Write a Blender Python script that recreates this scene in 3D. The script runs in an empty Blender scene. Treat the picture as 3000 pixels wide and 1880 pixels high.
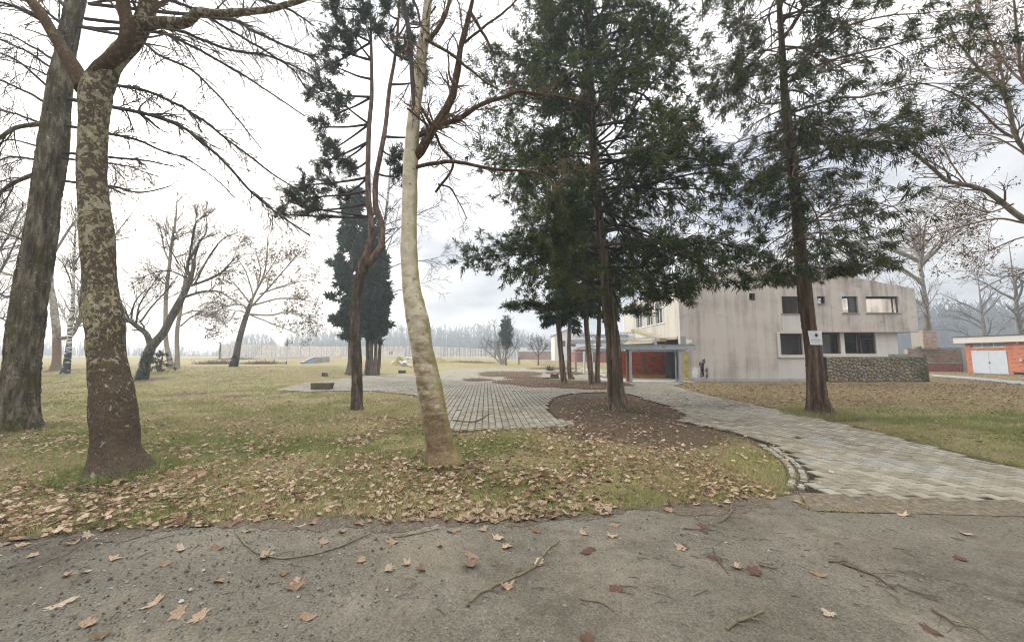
import bpy, bmesh, math, random
import numpy as np
from mathutils import Vector, geometry
random.seed(5)
rng = np.random.default_rng(11)
sc = bpy.context.scene
COL = sc.collection

# ------------------------------------------------------------------ camera
F = 1083.0; CX, CY_ = 1500.0, 940.0; CAMH = 1.7
PITCH = math.atan((1042 - 940) / F)
CP, SP = math.cos(PITCH), math.sin(PITCH)
cam = bpy.data.cameras.new('camera'); cam.sensor_width = 36.0; cam.lens = F / 3000 * 36
cam.clip_start = 0.05; cam.clip_end = 3000
camo = bpy.data.objects.new('camera', cam); COL.objects.link(camo)
camo.location = (0, 0, CAMH); camo.rotation_euler = (math.pi / 2 + PITCH, 0, 0)
sc.camera = camo

# ------------------------------------------------------------------ world, sun, exposure
SUN_AZ, SUN_EL = math.radians(-42.7), math.radians(21.3)
SUND = (math.sin(SUN_AZ) * math.cos(SUN_EL), math.cos(SUN_AZ) * math.cos(SUN_EL), math.sin(SUN_EL))
w = bpy.data.worlds.new('World'); sc.world = w; w.use_nodes = True
nt = w.node_tree; nt.nodes.clear()
def wn(t, **k):
    n = nt.nodes.new(t)
    for a, b in k.items(): setattr(n, a, b)
    return n
def wl(a, b): nt.links.new(a, b)
def wmath(op, a, b=None, clamp=False):
    n = wn('ShaderNodeMath', operation=op, use_clamp=clamp)
    for i, q in enumerate((a, b)):
        if q is None: continue
        if isinstance(q, (int, float)): n.inputs[i].default_value = q
        else: wl(q, n.inputs[i])
    return n.outputs[0]
tc = wn('ShaderNodeTexCoord')
sky = wn('ShaderNodeTexSky', sky_type='NISHITA', sun_disc=False)
sky.sun_elevation = SUN_EL; sky.sun_rotation = SUN_AZ; sky.air_density = 1.0; sky.dust_density = 2.5; sky.ozone_density = 1.0
nrm = wn('ShaderNodeVectorMath', operation='NORMALIZE'); wl(tc.outputs['Generated'], nrm.inputs[0])
sep = wn('ShaderNodeSeparateXYZ'); wl(nrm.outputs[0], sep.inputs[0])
zc = wmath('MAXIMUM', sep.outputs[2], 0.0)
den = wmath('ADD', zc, 0.22)
cx = wmath('DIVIDE', sep.outputs[0], den); cy = wmath('DIVIDE', sep.outputs[1], den)
cmb = wn('ShaderNodeCombineXYZ'); wl(cx, cmb.inputs[0]); wl(cy, cmb.inputs[1])
n1 = wn('ShaderNodeTexNoise'); n1.inputs['Scale'].default_value = 1.15; n1.inputs['Detail'].default_value = 7; n1.inputs['Roughness'].default_value = 0.52
wl(cmb.outputs[0], n1.inputs['Vector'])
cr = wn('ShaderNodeValToRGB'); wl(n1.outputs['Fac'], cr.inputs[0])
e = cr.color_ramp.elements
e[0].position = 0.36; e[0].color = (0.40, 0.435, 0.50, 1)
e[1].position = 0.62; e[1].color = (1.0, 0.98, 0.945, 1)
m = e.new(0.47); m.color = (0.73, 0.74, 0.765, 1)
dot = wn('ShaderNodeVectorMath', operation='DOT_PRODUCT'); wl(nrm.outputs[0], dot.inputs[0]); dot.inputs[1].default_value = SUND
dp = wmath('MAXIMUM', dot.outputs['Value'], 0.0)
glow = wmath('ADD', wmath('MULTIPLY', wmath('POWER', dp, 16.0), 0.24), wmath('MULTIPLY', wmath('POWER', dp, 160.0), 1.6))
core = wmath('MULTIPLY', wmath('POWER', dp, 1500.0), 4.0)
# an overcast sky is brighter overhead than at the horizon
gain = wmath('ADD', wmath('ADD', wmath('MULTIPLY', wmath('POWER', zc, 3.0), 1.7), wmath('MULTIPLY', zc, 0.30)), 0.31)
mulc = wn('ShaderNodeVectorMath', operation='SCALE'); wl(cr.outputs[0], mulc.inputs[0]); wl(gain, mulc.inputs['Scale'])
gl = wn('ShaderNodeVectorMath', operation='SCALE'); gl.inputs[0].default_value = (1.0, 0.955, 0.87); wl(wmath('ADD', glow, core), gl.inputs['Scale'])
add = wn('ShaderNodeVectorMath', operation='ADD'); wl(mulc.outputs[0], add.inputs[0]); wl(gl.outputs[0], add.inputs[1])
sc10 = wn('ShaderNodeVectorMath', operation='SCALE'); wl(add.outputs[0], sc10.inputs[0]); sc10.inputs['Scale'].default_value = 10.0
mx = wn('ShaderNodeMix', data_type='RGBA'); mx.inputs['Factor'].default_value = 0.93
wl(sky.outputs[0], mx.inputs['A']); wl(sc10.outputs[0], mx.inputs['B'])
bg = wn('ShaderNodeBackground'); bg.inputs['Strength'].default_value = 0.1
wl(mx.outputs['Result'], bg.inputs[0])
wo = wn('ShaderNodeOutputWorld'); wl(bg.outputs[0], wo.inputs[0])

sun = bpy.data.lights.new('sun', 'SUN'); sun.energy = 1.5; sun.angle = math.radians(14); sun.color = (1.0, 0.92, 0.80)
suno = bpy.data.objects.new('sun', sun); COL.objects.link(suno); suno.location = (-30, 30, 30)
suno.rotation_euler = Vector(SUND).to_track_quat('Z', 'Y').to_euler()
sc.view_settings.view_transform = 'Standard'; sc.view_settings.look = 'None'
sc.view_settings.exposure = 1.4; sc.view_settings.gamma = 1.0
sc.view_settings.use_curve_mapping = False
sc.render.engine = 'CYCLES'
cy_ = sc.cycles
cy_.use_denoising = True
try: cy_.denoiser = 'OPENIMAGEDENOISE'
except Exception: pass
cy_.max_bounces = 5; cy_.diffuse_bounces = 3; cy_.glossy_bounces = 2; cy_.transmission_bounces = 4; cy_.transparent_max_bounces = 6; cy_.volume_bounces = 0
cy_.caustics_reflective = False; cy_.caustics_refractive = False
cy_.use_adaptive_sampling = False
cy_.filter_width = 1.1

# ------------------------------------------------------------------ pixel helpers (photo pixels give directions only)
def ray(u, v):
    x = (u - CX) / F; y = (CY_ - v) / F
    return np.array([x, CP - SP * y, SP + CP * y])
def at(u, v, Y):
    r = ray(u, v); return r * (Y / r[1]) + np.array([0, 0, CAMH])
def sstep(a, b, x):
    t = np.clip((x - a) / (b - a), 0, 1); return t * t * (3 - 2 * t)
def terrain(x, y):
    x = np.asarray(x, float); y = np.asarray(y, float)
    back = sstep(50, 76, y) * (0.55 + 0.75 * sstep(4, -25, x)) * sstep(40, 12, x)
    left = 0.66 * sstep(17.5, 32, y) * sstep(-12, -19, x) * (1 - sstep(50, 76, y))
    return back + left
def _ss(a, b, x):
    t = min(1.0, max(0.0, (x - a) / (b - a))); return t * t * (3 - 2 * t)
def terr1(x, y):
    bk = _ss(50, 76, y)
    return bk * (0.55 + 0.75 * _ss(4, -25, x)) * _ss(40, 12, x) + 0.66 * _ss(17.5, 32, y) * _ss(-12, -19, x) * (1 - bk)
def gt(u, v):
    """where the ray through a photo pixel meets the ground"""
    rx, ry, rz = (float(q) for q in ray(u, v)); t = 0.5; prev = t
    while t < 400:
        if rz * t + CAMH < terr1(rx * t, ry * t):
            a, b = prev, t
            for _ in range(24):
                m_ = (a + b) / 2
                if rz * m_ + CAMH < terr1(rx * m_, ry * m_): b = m_
                else: a = m_
            return np.array([rx * b, ry * b, terr1(rx * b, ry * b)])
        prev = t; t *= 1.03
    t = CAMH / -rz if rz < 0 else 400
    return np.array([rx * t, ry * t, 0.0])
def ghost(u, Y):
    """a point on the ground in column u at depth Y"""
    x = (u - CX) / F * Y / 0.9956
    return np.array([x, Y, float(terrain(x, Y))])
def hwr(hw, p):
    """pixel half width -> radius in metres at point p"""
    return hw * p[1] / F / math.sqrt(1 + (p[0] / p[1]) ** 2)

# ------------------------------------------------------------------ noise (vectorised value noise)
_perm = np.random.default_rng(3).random((64, 64, 64))
def vnoise(p):
    p = np.asarray(p, float); i = np.floor(p).astype(int); f = p - i; f = f * f * (3 - 2 * f)
    r = 0
    for dx in (0, 1):
        wx = f[..., 0] if dx else 1 - f[..., 0]
        for dy in (0, 1):
            wy = f[..., 1] if dy else 1 - f[..., 1]
            for dz in (0, 1):
                wz = f[..., 2] if dz else 1 - f[..., 2]
                r = r + wx * wy * wz * _perm[(i[..., 0] + dx) % 64, (i[..., 1] + dy) % 64, (i[..., 2] + dz) % 64]
    return r * 2 - 1
def fbm(p, o=3):
    r = 0; a = 1.0; p = np.asarray(p, float)
    for k in range(o): r = r + a * vnoise(p * 2 ** k + 17.3 * k); a *= .5
    return r
def n2(x, y, s, seed=0.0, o=3):
    return fbm(np.stack([np.asarray(x) * s, np.asarray(y) * s, np.full(np.shape(x), seed)], -1), o)
def unit(v):
    return v / np.maximum(np.linalg.norm(v, axis=-1, keepdims=True), 1e-9)

# ------------------------------------------------------------------ geometry collector
class Geo:
    def __init__(s): s.V = []; s.T = []; s.Q = []; s.N = []; s.n = 0; s.A = []
    def add(s, V, T=None, Q=None, ng=None, tint=None):
        V = np.asarray(V, float).reshape(-1, 3)
        if T is not None and len(T): s.T.append(np.asarray(T, int).reshape(-1, 3) + s.n)
        if Q is not None and len(Q): s.Q.append(np.asarray(Q, int).reshape(-1, 4) + s.n)
        if ng is not None:
            for f in ng: s.N.append([i + s.n for i in f])
        s.V.append(V)
        s.A.append(np.broadcast_to(np.asarray(0.5 if tint is None else tint, float), (len(V),)))
        s.n += len(V); return s
    def box(s, c, d, R=None, tint=None):
        d = np.asarray(d, float) / 2
        v = np.array([[x, y, z] for z in (-1, 1) for y in (-1, 1) for x in (-1, 1)], float) * d
        if R is not None: v = v @ np.asarray(R).T
        return s.add(v + np.asarray(c), Q=[[0, 2, 3, 1], [4, 5, 7, 6], [0, 1, 5, 4], [2, 6, 7, 3], [0, 4, 6, 2], [1, 3, 7, 5]], tint=tint)
    def bb(s, x0, x1, y0, y1, z0, z1, tint=None):
        return s.box(((x0 + x1) / 2, (y0 + y1) / 2, (z0 + z1) / 2), (x1 - x0, y1 - y0, z1 - z0), tint=tint)
    def bar(s, a, b, wd, ht, tint=None):
        """a square bar from a to b"""
        a = np.asarray(a, float); b = np.asarray(b, float); d = b - a; L = np.linalg.norm(d); x = d / L
        ref = np.array([0, 0, 1.]) if abs(x[2]) < .95 else np.array([0, 1., 0])
        y = np.cross(ref, x); y /= np.linalg.norm(y); z = np.cross(x, y)
        return s.box((a + b) / 2, (L, wd, ht), np.stack([x, y, z], 1), tint)
    def tubes(s, P, R, n=5, cap=False, tint=None, disp=None):
        P = np.asarray(P, float); R = np.asarray(R, float)
        if P.ndim == 2: P = P[None]; R = R[None]
        N, k, _ = P.shape
        t = unit(np.gradient(P, axis=1))
        m_ = unit(P[:, -1] - P[:, 0])
        ref = np.where(np.abs(m_[:, 2:3]) > .8, np.array([[1., 0, 0]]), np.array([[0, 0, 1.]]))[:, None, :]
        a = unit(np.cross(t, np.broadcast_to(ref, t.shape))); b = np.cross(t, a)
        th = np.arange(n) * 2 * math.pi / n
        ring = a[:, :, None, :] * np.cos(th)[None, None, :, None] + b[:, :, None, :] * np.sin(th)[None, None, :, None]
        RR = R[:, :, None, None]
        if disp is not None: RR = RR * (1 + disp(P[:, :, None, :] + ring * RR, th)[..., None])
        V = P[:, :, None, :] + ring * RR
        i = np.arange(k - 1)[:, None] * n; j = np.arange(n)[None, :]; j2 = (j + 1) % n
        q = np.stack([i + j, i + j2, i + n + j2, i + n + j], -1).reshape(-1, 4)
        Q = (q[None] + (np.arange(N) * k * n)[:, None, None]).reshape(-1, 4)
        ng = None
        if cap:
            ng = []
            for z in range(N):
                o = z * k * n
                ng += [[o + x for x in range(n)][::-1], [o + (k - 1) * n + x for x in range(n)]]
        if tint is not None and np.ndim(tint) == 1: tint = np.repeat(tint, k * n)
        return s.add(V, Q=Q, ng=ng, tint=tint)
    def ribbons(s, P, R, tint=None):
        """flat strips for twigs too fine to show their roundness"""
        P = np.asarray(P, float); R = np.asarray(R, float); N, k, _ = P.shape
        t = unit(np.gradient(P, axis=1)); sd = unit(np.cross(t, np.broadcast_to(rng.normal(size=(N, 1, 3)), t.shape))) * R[:, :, None] * 1.25
        V = np.stack([P - sd, P + sd], 2); i = np.arange(k - 1) * 2
        q = np.stack([i, i + 1, i + 3, i + 2], -1); Q = (q[None] + (np.arange(N) * k * 2)[:, None, None]).reshape(-1, 4)
        return s.add(V, Q=Q, tint=tint)
    def poly(s, pts, z0, z1=None, tint=None):
        """flat polygon sheet (or prism down to z1) from 2D outline"""
        pts = [tuple(p[:2]) for p in pts]; n = len(pts)
        tr = geometry.tessellate_polygon([[Vector((x, y, 0)) for x, y in pts]])
        v = [(x, y, z0) for x, y in pts]
        tri = []
        for t in tr:
            a, b, c = t
            cr_ = (pts[b][0] - pts[a][0]) * (pts[c][1] - pts[a][1]) - (pts[b][1] - pts[a][1]) * (pts[c][0] - pts[a][0])
            tri.append((a, b, c) if cr_ > 0 else (a, c, b))
        if z1 is None: return s.add(v, T=tri, tint=tint)
        v2 = v + [(x, y, z1) for x, y in pts]
        q = [(i, (i + 1) % n, n + (i + 1) % n, n + i) for i in range(n)]
        return s.add(v2, T=tri, Q=q, tint=tint)
    def mesh(s, name, mat=None, org=(0, 0, 0), smooth=False, tint=True):
        V = np.concatenate(s.V) - np.asarray(org, float)
        T = np.concatenate(s.T) if s.T else np.zeros((0, 3), int)
        Q = np.concatenate(s.Q) if s.Q else np.zeros((0, 4), int)
        me = bpy.data.meshes.new(name)
        li = [T.ravel(), Q.ravel()] + [np.asarray(f) for f in s.N]
        sizes = np.concatenate([np.full(len(T), 3), np.full(len(Q), 4), np.array([len(f) for f in s.N], int)]).astype(int)
        loops = np.concatenate(li).astype(np.int32)
        starts = np.concatenate([[0], np.cumsum(sizes)[:-1]]).astype(np.int32)
        me.vertices.add(len(V)); me.vertices.foreach_set('co', V.astype(np.float32).ravel())
        me.loops.add(len(loops)); me.loops.foreach_set('vertex_index', loops)
        me.polygons.add(len(sizes)); me.polygons.foreach_set('loop_start', starts)
        try: me.polygons.foreach_set('loop_total', sizes.astype(np.int32))
        except Exception: pass
        me.polygons.foreach_set('use_smooth', np.full(len(sizes), bool(smooth)))
        if tint:
            a = me.attributes.new('tint', 'FLOAT', 'POINT'); a.data.foreach_set('value', np.concatenate(s.A).astype(np.float32))
        me.update(calc_edges=True); me.validate()
        if mat is not None: me.materials.append(mat)
        return me
    def build(s, name, mat, parent=None, smooth=False, org=None, kind=None):
        """one mesh object; coordinates are world coordinates, origin at the parent's"""
        if parent is not None and org is None: org = world_loc(parent)
        if org is None: org = (0, 0, 0)
        me = s.mesh(name, mat, org, smooth)
        o = bpy.data.objects.new(name, me); COL.objects.link(o)
        if parent is not None: o.parent = parent
        else: o.location = org
        if kind: o['kind'] = kind
        return o
WL = {}
def world_loc(o):
    p = np.array(o.location, float)
    while o.parent is not None: o = o.parent; p = p + np.array(o.location, float)
    return p
def thing(name, label, cat, loc, group=None):
    o = bpy.data.objects.new(name, None); COL.objects.link(o); o.location = tuple(float(q) for q in loc)
    o.empty_display_size = .2
    o['label'] = label; o['category'] = cat
    if group: o['group'] = group
    return o
def tag(o, label, cat, group=None):
    o['label'] = label; o['category'] = cat
    if group: o['group'] = group
    return o
def inst(name, me, parent=None, loc=(0, 0, 0), rot=(0, 0, 0), scale=(1, 1, 1)):
    o = bpy.data.objects.new(name, me); COL.objects.link(o)
    if parent is not None: o.parent = parent
    o.location = loc; o.rotation_euler = rot; o.scale = scale
    return o
def spline(P, n):
    """Catmull-Rom resampling of rows (any width)"""
    P = np.asarray(P, float); k = len(P)
    E = np.vstack([2 * P[0] - P[1], P, 2 * P[-1] - P[-2]])
    t = np.linspace(0, k - 1 - 1e-9, n); i = t.astype(int); f = (t - i)[:, None]
    a, b, c, d = E[i], E[i + 1], E[i + 2], E[i + 3]
    return .5 * (2 * b + (c - a) * f + (2 * a - 5 * b + 4 * c - d) * f ** 2 + (3 * b - a - 3 * c + d) * f ** 3)
def inpoly(x, y, poly):
    poly = np.asarray(poly)[:, :2]; c = np.zeros(np.shape(x), bool); j = len(poly) - 1
    for i in range(len(poly)):
        xi, yi = poly[i]; xj, yj = poly[j]
        c ^= ((yi > y) != (yj > y)) & (x < (xj - xi) * (y - yi) / (yj - yi + 1e-12) + xi); j = i
    return c
def polydist(x, y, poly, closed=True):
    poly = np.asarray(poly)[:, :2]; d = np.full(np.shape(x), 1e9)
    n = len(poly)
    for i in range(n if closed else n - 1):
        a = poly[i]; b = poly[(i + 1) % n]; ab = b - a
        t = np.clip(((x - a[0]) * ab[0] + (y - a[1]) * ab[1]) / (ab @ ab + 1e-12), 0, 1)
        d = np.minimum(d, np.hypot(x - a[0] - t * ab[0], y - a[1] - t * ab[1]))
    return d

# ------------------------------------------------------------------ material helpers
class Mat:
    def __init__(s, name, rough=.9, spec=.2):
        s.m = bpy.data.materials.new(name); s.m.use_nodes = True; s.nt = s.m.node_tree
        s.b = s.nt.nodes['Principled BSDF']; s.b.inputs['Roughness'].default_value = rough
        s.b.inputs['Specular IOR Level'].default_value = spec
        s.tc = s.nt.nodes.new('ShaderNodeTexCoord')
    def N(s, t, **k):
        n = s.nt.nodes.new(t)
        for a, b in k.items(): setattr(n, a, b)
        return n
    def L(s, a, b): s.nt.links.new(a, b)
    def set(s, sock, v):
        if isinstance(v, (int, float)): sock.default_value = v
        elif isinstance(v, tuple): sock.default_value = v if len(v) == 4 or sock.type == 'VECTOR' else (*v, 1)
        else: s.L(v, sock)
    def vec(s, scale=(1, 1, 1), src='Object', rot=(0, 0, 0)):
        mp = s.N('ShaderNodeMapping'); mp.inputs['Scale'].default_value = scale; mp.inputs['Rotation'].default_value = rot
        s.L(s.tc.outputs[src], mp.inputs[0]); return mp.outputs[0]
    def noise(s, scale, detail=4, rough=.55, vec=None, dist=0.0):
        n = s.N('ShaderNodeTexNoise'); n.inputs['Scale'].default_value = scale; n.inputs['Detail'].default_value = detail
        n.inputs['Roughness'].default_value = rough; n.inputs['Distortion'].default_value = dist
        s.L(vec if vec is not None else s.tc.outputs['Object'], n.inputs['Vector']); return n.outputs['Fac']
    def voro(s, scale, vec=None, feature='F1', out='Distance', rnd=1.0):
        n = s.N('ShaderNodeTexVoronoi', feature=feature); n.inputs['Scale'].default_value = scale; n.inputs['Randomness'].default_value = rnd
        s.L(vec if vec is not None else s.tc.outputs['Object'], n.inputs['Vector']); return n.outputs[out]
    def ramp(s, fac, stops, interp='LINEAR'):
        n = s.N('ShaderNodeValToRGB'); n.color_ramp.interpolation = interp; e = n.color_ramp.elements
        e[0].position = stops[0][0]; e[0].color = (*stops[0][1], 1); e[1].position = stops[-1][0]; e[1].color = (*stops[-1][1], 1)
        for p, c in stops[1:-1]: q = e.new(p); q.color = (*c, 1)
        s.L(fac, n.inputs[0]); return n.outputs[0]
    def val(s, fac, a, b):
        """smooth 0..1 between a and b"""
        n = s.N('ShaderNodeMapRange', interpolation_type='SMOOTHSTEP'); s.L(fac, n.inputs[0])
        n.inputs[1].default_value = a; n.inputs[2].default_value = b; return n.outputs[0]
    def mix(s, f, a, b, blend='MIX'):
        n = s.N('ShaderNodeMix', data_type='RGBA', blend_type=blend)
        s.set(n.inputs['Factor'], f); s.set(n.inputs['A'], a); s.set(n.inputs['B'], b); return n.outputs['Result']
    def math(s, op, a, b=0.0, clamp=False):
        n = s.N('ShaderNodeMath', operation=op, use_clamp=clamp); s.set(n.inputs[0], a); s.set(n.inputs[1], b); return n.outputs[0]
    def attr(s, name='tint'):
        n = s.N('ShaderNodeAttribute', attribute_name=name); return n.outputs['Fac']
    def orand(s): return s.N('ShaderNodeObjectInfo').outputs['Random']
    def xyz(s, src='Object'):
        n = s.N('ShaderNodeSeparateXYZ'); s.L(s.tc.outputs[src], n.inputs[0]); return n.outputs
    def color(s, c): s.set(s.b.inputs['Base Color'], c); return s
    def bump(s, h, strength=.5, dist=.02):
        n = s.N('ShaderNodeBump'); n.inputs['Strength'].default_value = strength; n.inputs['Distance'].default_value = dist
        s.L(h, n.inputs['Height']); s.L(n.outputs[0], s.b.inputs['Normal']); return s
    def translucent(s, fac, col):
        t = s.N('ShaderNodeBsdfTranslucent'); s.set(t.inputs[0], col); mxs = s.N('ShaderNodeMixShader'); mxs.inputs[0].default_value = fac
        s.L(s.b.outputs[0], mxs.inputs[1]); s.L(t.outputs[0], mxs.inputs[2])
        out = s.nt.nodes['Material Output']; s.L(mxs.outputs[0], out.inputs[0]); return s
def plain(name, col, rough=.8, var=.25, scale=6.0, bump=.2, spec=.2):
    M = Mat(name, rough, spec); n = M.noise(scale, 5)
    d = tuple(c * (1 - var) for c in col); l = tuple(min(1, c * (1 + var)) for c in col)
    M.color(M.ramp(n, [(.3, d), (.7, l)]))
    if bump: M.bump(M.noise(scale * 6, 4), bump, .01)
    return M.m
# ------------------------------------------------------------------ outlines on the ground
def gpoly(px): return np.array([gt(u, v)[:2] for u, v in px])
def smoothpoly(P, n):
    P = np.asarray(P); Q = np.vstack([P, P[:1]]); return spline(Q, n)[:-1]
front_edge = [(2362, 1442), (2372, 1405), (2350, 1365), (2310, 1335), (2270, 1310), (2200, 1285), (2130, 1265), (2040, 1245), (1985, 1233),
              (2003, 1219), (1985, 1204), (1940, 1186), (1890, 1172), (1860, 1160), (1800, 1151), (1700, 1152), (1640, 1162), (1614, 1180), (1612, 1205),
              (1640, 1226), (1691, 1243), (1600, 1255), (1450, 1259), (1324, 1261), (1270, 1215), (1222, 1164), (1186, 1156), (1124, 1149), (1072, 1146), (1000, 1146), (900, 1148)]
FE = spline(gpoly(front_edge), 150)
left_tip = gpoly([(800, 1143), (900, 1120), (1000, 1107), (1100, 1098), (1250, 1093), (1330, 1080), (1390, 1076)])
back = np.array([[1.0, 52.5], [8.0, 53.5], [11.5, 50], [11.6, 24.6]])
right_edge = spline(gpoly([(1975, 1131), (2030, 1146), (2100, 1163), (2200, 1184), (2320, 1209), (2450, 1239), (2600, 1275), (2800, 1328), (3000, 1378), (3200, 1440)]), 60)
ne = gt(3000, 1478); ne2 = gt(2370, 1452)
PAVE = np.vstack([FE, left_tip, back, right_edge, [[8.2, 4.15]], [ne[:2]], [ne2[:2]]])
road_edge = spline(gpoly([(-900, 1640), (-400, 1625), (0, 1590), (330, 1556), (700, 1541), (1000, 1522), (1300, 1537), (1600, 1522), (1850, 1490), (2100, 1481), (2250, 1463), (2340, 1449),
                   (2375, 1496), (2700, 1506), (3000, 1514), (3400, 1525), (4200, 1550)]), 300)
road_edge = road_edge + np.stack([n2(road_edge[:, 0], road_edge[:, 1], 2.2, 3.0), n2(road_edge[:, 0], road_edge[:, 1], 2.2, 9.0)], 1) * np.where(road_edge[:, :1] < 3.0, .07, .012)
ROAD = np.vstack([road_edge, [[30, 3.2]], [[30, -30]], [[-30, -30]], [[-30, 2.4]]])
FOOT = gpoly([(2728, 1096), (2860, 1105), (3000, 1117), (3200, 1140), (3200, 1158), (3000, 1127), (2860, 1112), (2728, 1102)])
def island(u, v, a, b, n=40, seed=1.0):
    c = gt(u, v)[:2]; th = np.linspace(0, 2 * math.pi, n, endpoint=False)
    p = np.stack([np.cos(th), np.sin(th)], 1)
    r = 1 + .22 * n2(p[:, 0], p[:, 1], 1.3, seed)
    l = gt(u - a, v); rr = gt(u + a, v); t = gt(u, v - b); bt = gt(u, v + b)
    return np.stack([c[0] + p[:, 0] * r * (rr[0] - l[0]) / 2, (t[1] + bt[1]) / 2 + p[:, 1] * r * (t[1] - bt[1]) / 2], 1)
ISL = [island(1497, 1096, 105, 7.5, seed=2), island(1570, 1121, 150, 13, seed=5), island(1715, 1133, 105, 8, seed=7),
       island(1395, 1114, 45, 3.5, seed=8), island(1530, 1107, 50, 3, seed=9), island(1650, 1093, 60, 4.5, seed=10), island(1620, 1080, 75, 3, seed=12), island(1800, 1127, 60, 6, seed=14)]
BEDLINE = FE[30:105]
GRASS_ON_PAVE = island(1080, 1120, 55, 3.5, seed=15)

# ------------------------------------------------------------------ ground material
def ground_material():
    M = Mat('lawn_ground', .95, .1)
    a = M.noise(1.1, 6, .6); b = M.noise(9, 5, .65); c = M.noise(34, 5, .75)
    grass = M.ramp(c, [(.30, (.045, .046, .018)), (.45, (.16, .155, .050)), (.58, (.29, .265, .10)), (.72, (.44, .385, .19))])
    dry = M.ramp(c, [(.30, (.07, .053, .03)), (.45, (.20, .155, .085)), (.58, (.36, .29, .17)), (.74, (.52, .43, .28))])
    g = M.mix(M.val(M.math('ADD', a, M.math('MULTIPLY', M.math('SUBTRACT', b, .5), .9)), .40, .60), grass, dry)
    soil = M.ramp(M.noise(46, 5, .8), [(.30, (.028, .019, .012)), (.45, (.088, .063, .042)), (.58, (.165, .122, .083)), (.74, (.33, .25, .175))])
    sm = M.val(M.math('ADD', M.attr('tint'), M.math('MULTIPLY', M.math('SUBTRACT', b, .5), 1.2)), .35, .65)
    col = M.mix(sm, g, soil)
    # trodden leaf litter, seen from afar
    vz = M.N('ShaderNodeTexVoronoi'); vz.inputs['Scale'].default_value = 11; vz.inputs['Randomness'].default_value = 1.0; M.L(M.tc.outputs['Object'], vz.inputs['Vector'])
    sc_ = M.N('ShaderNodeSeparateColor'); M.L(vz.outputs['Color'], sc_.inputs[0])
    lc = M.ramp(sc_.outputs[0], [(0, (.03, .015, .011)), (.3, (.085, .042, .028)), (.6, (.155, .083, .056)), (.85, (.25, .155, .11)), (1, (.37, .27, .20))])
    lm = M.math('MULTIPLY', M.val(M.math('ADD', M.attr('litter'), M.math('SUBTRACT', M.math('MULTIPLY', sc_.outputs[1], .9), .45)), .48, .54), M.val(vz.outputs['Distance'], .56, .46))
    col = M.mix(lm, col, lc)
    M.color(col); M.bump(M.math('ADD', c, M.noise(120, 3)), 1.0, .03)
    return M.m
def ramp_axis(lim, fine0, fine1, step):
    mid = np.arange(fine0, fine1, step)
    def ext(n): return np.cumsum(step * 1.11 ** np.arange(1, n))
    hi = mid[-1] + ext(95); lo = mid[0] - ext(95)
    hi = hi[hi < lim]; lo = lo[lo > -lim]
    return np.concatenate([lo[::-1], mid, hi])
gx = ramp_axis(400, -14, 16, .17); gy = ramp_axis(400, 2.2, 22, .17)
gy = gy[gy > -45]
GX, GY = np.meshgrid(gx, gy)
def soilmask(x, y):
    s = np.zeros_like(x)
    s = np.maximum(s, 1.0 * np.exp(-polydist(x, y, BEDLINE[::3], False) / .55) * 1.15)           # beds beside the paving
    s = np.maximum(s, .95 * np.exp(-polydist(x, y, FE[:34:3], False) / .35) * (y < 8))
    s = np.maximum(s, 1.05 * sstep(3.6, 2.2, np.hypot(x - 3.0, (y - 12.2) * .55)))                  # needles under the cypress
    s = np.maximum(s, .85 * np.exp(-polydist(x, y, right_edge[::6], False) / .35))
    s = np.maximum(s, .8 * np.exp(-polydist(x, y, road_edge[::8], False) / .12) * (x < 3.2))
    for (tx, ty, r) in TREE_RINGS: s = np.maximum(s, .8 * sstep(r * 1.6, r * .6, np.hypot(x - tx, y - ty)))
    return s
p_ = lambda u, v: tuple(gt(u, v)[:2])
TREE_RINGS = [(*p_(45, 1262), 1.0), (*p_(345, 1385), .7), (*p_(1295, 1352), .6), (*p_(2400, 1214), 1.2), (*p_(415, 1112), 1.4), (*p_(165, 1085), 2.0), (*p_(1085, 1098), 2.2), (*p_(540, 1155), .9), (*p_(690, 1160), .6)]
gz = terrain(GX, GY) + .018 * n2(GX, GY, 1.6, 1.0) * sstep(60, 20, GY) + .5 * n2(GX, GY, .02, 4.0) * sstep(120, 300, np.hypot(GX, GY))
covered = inpoly(GX, GY, PAVE) | inpoly(GX, GY, ROAD) | inpoly(GX, GY, FOOT)
gz = np.where(covered, np.minimum(gz, terrain(GX, GY) - .012), gz)
sel = (GY < 60) & (np.abs(GX) < 20)
near_edge = np.minimum(polydist(GX[sel], GY[sel], PAVE[::3]), polydist(GX[sel], GY[sel], ROAD[::6])) < .18
tmp = gz[sel]; gz[sel] = np.where(near_edge, terrain(GX, GY)[sel] - .010, tmp)
ny, nx = GX.shape
idx = np.arange(ny * nx).reshape(ny, nx)
g = Geo(); g.add(np.stack([GX, GY, gz], -1), Q=np.stack([idx[:-1, :-1], idx[:-1, 1:], idx[1:, 1:], idx[1:, :-1]], -1).reshape(-1, 4), tint=soilmask(GX, GY).ravel())
ground = g.build('ground', ground_material(), smooth=True, kind='structure')
def litter(x, y):
    """how thickly leaves lie on the lawn, 0..1"""
    l = np.where(x < 3, .16 + .42 * sstep(7.6, 5.4, y) + .30 * n2(x, y, .35, 25.0), 0)
    l = np.where(x < -14, .22 + .5 * n2(x, y, .12, 27.0), l)
    r = .80 * sstep(10.0, 14.5, y + .12 * (x - 10) + .8 * n2(x, y, .5, 31.0)) + .18 + .25 * n2(x, y, .6, 26.0)
    return np.clip(np.where(x > 4.5, r, l), 0, 1)
at_ = ground.data.attributes.new('litter', 'FLOAT', 'POINT'); at_.data.foreach_set('value', litter(GX, GY).ravel().astype(np.float32))

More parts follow.
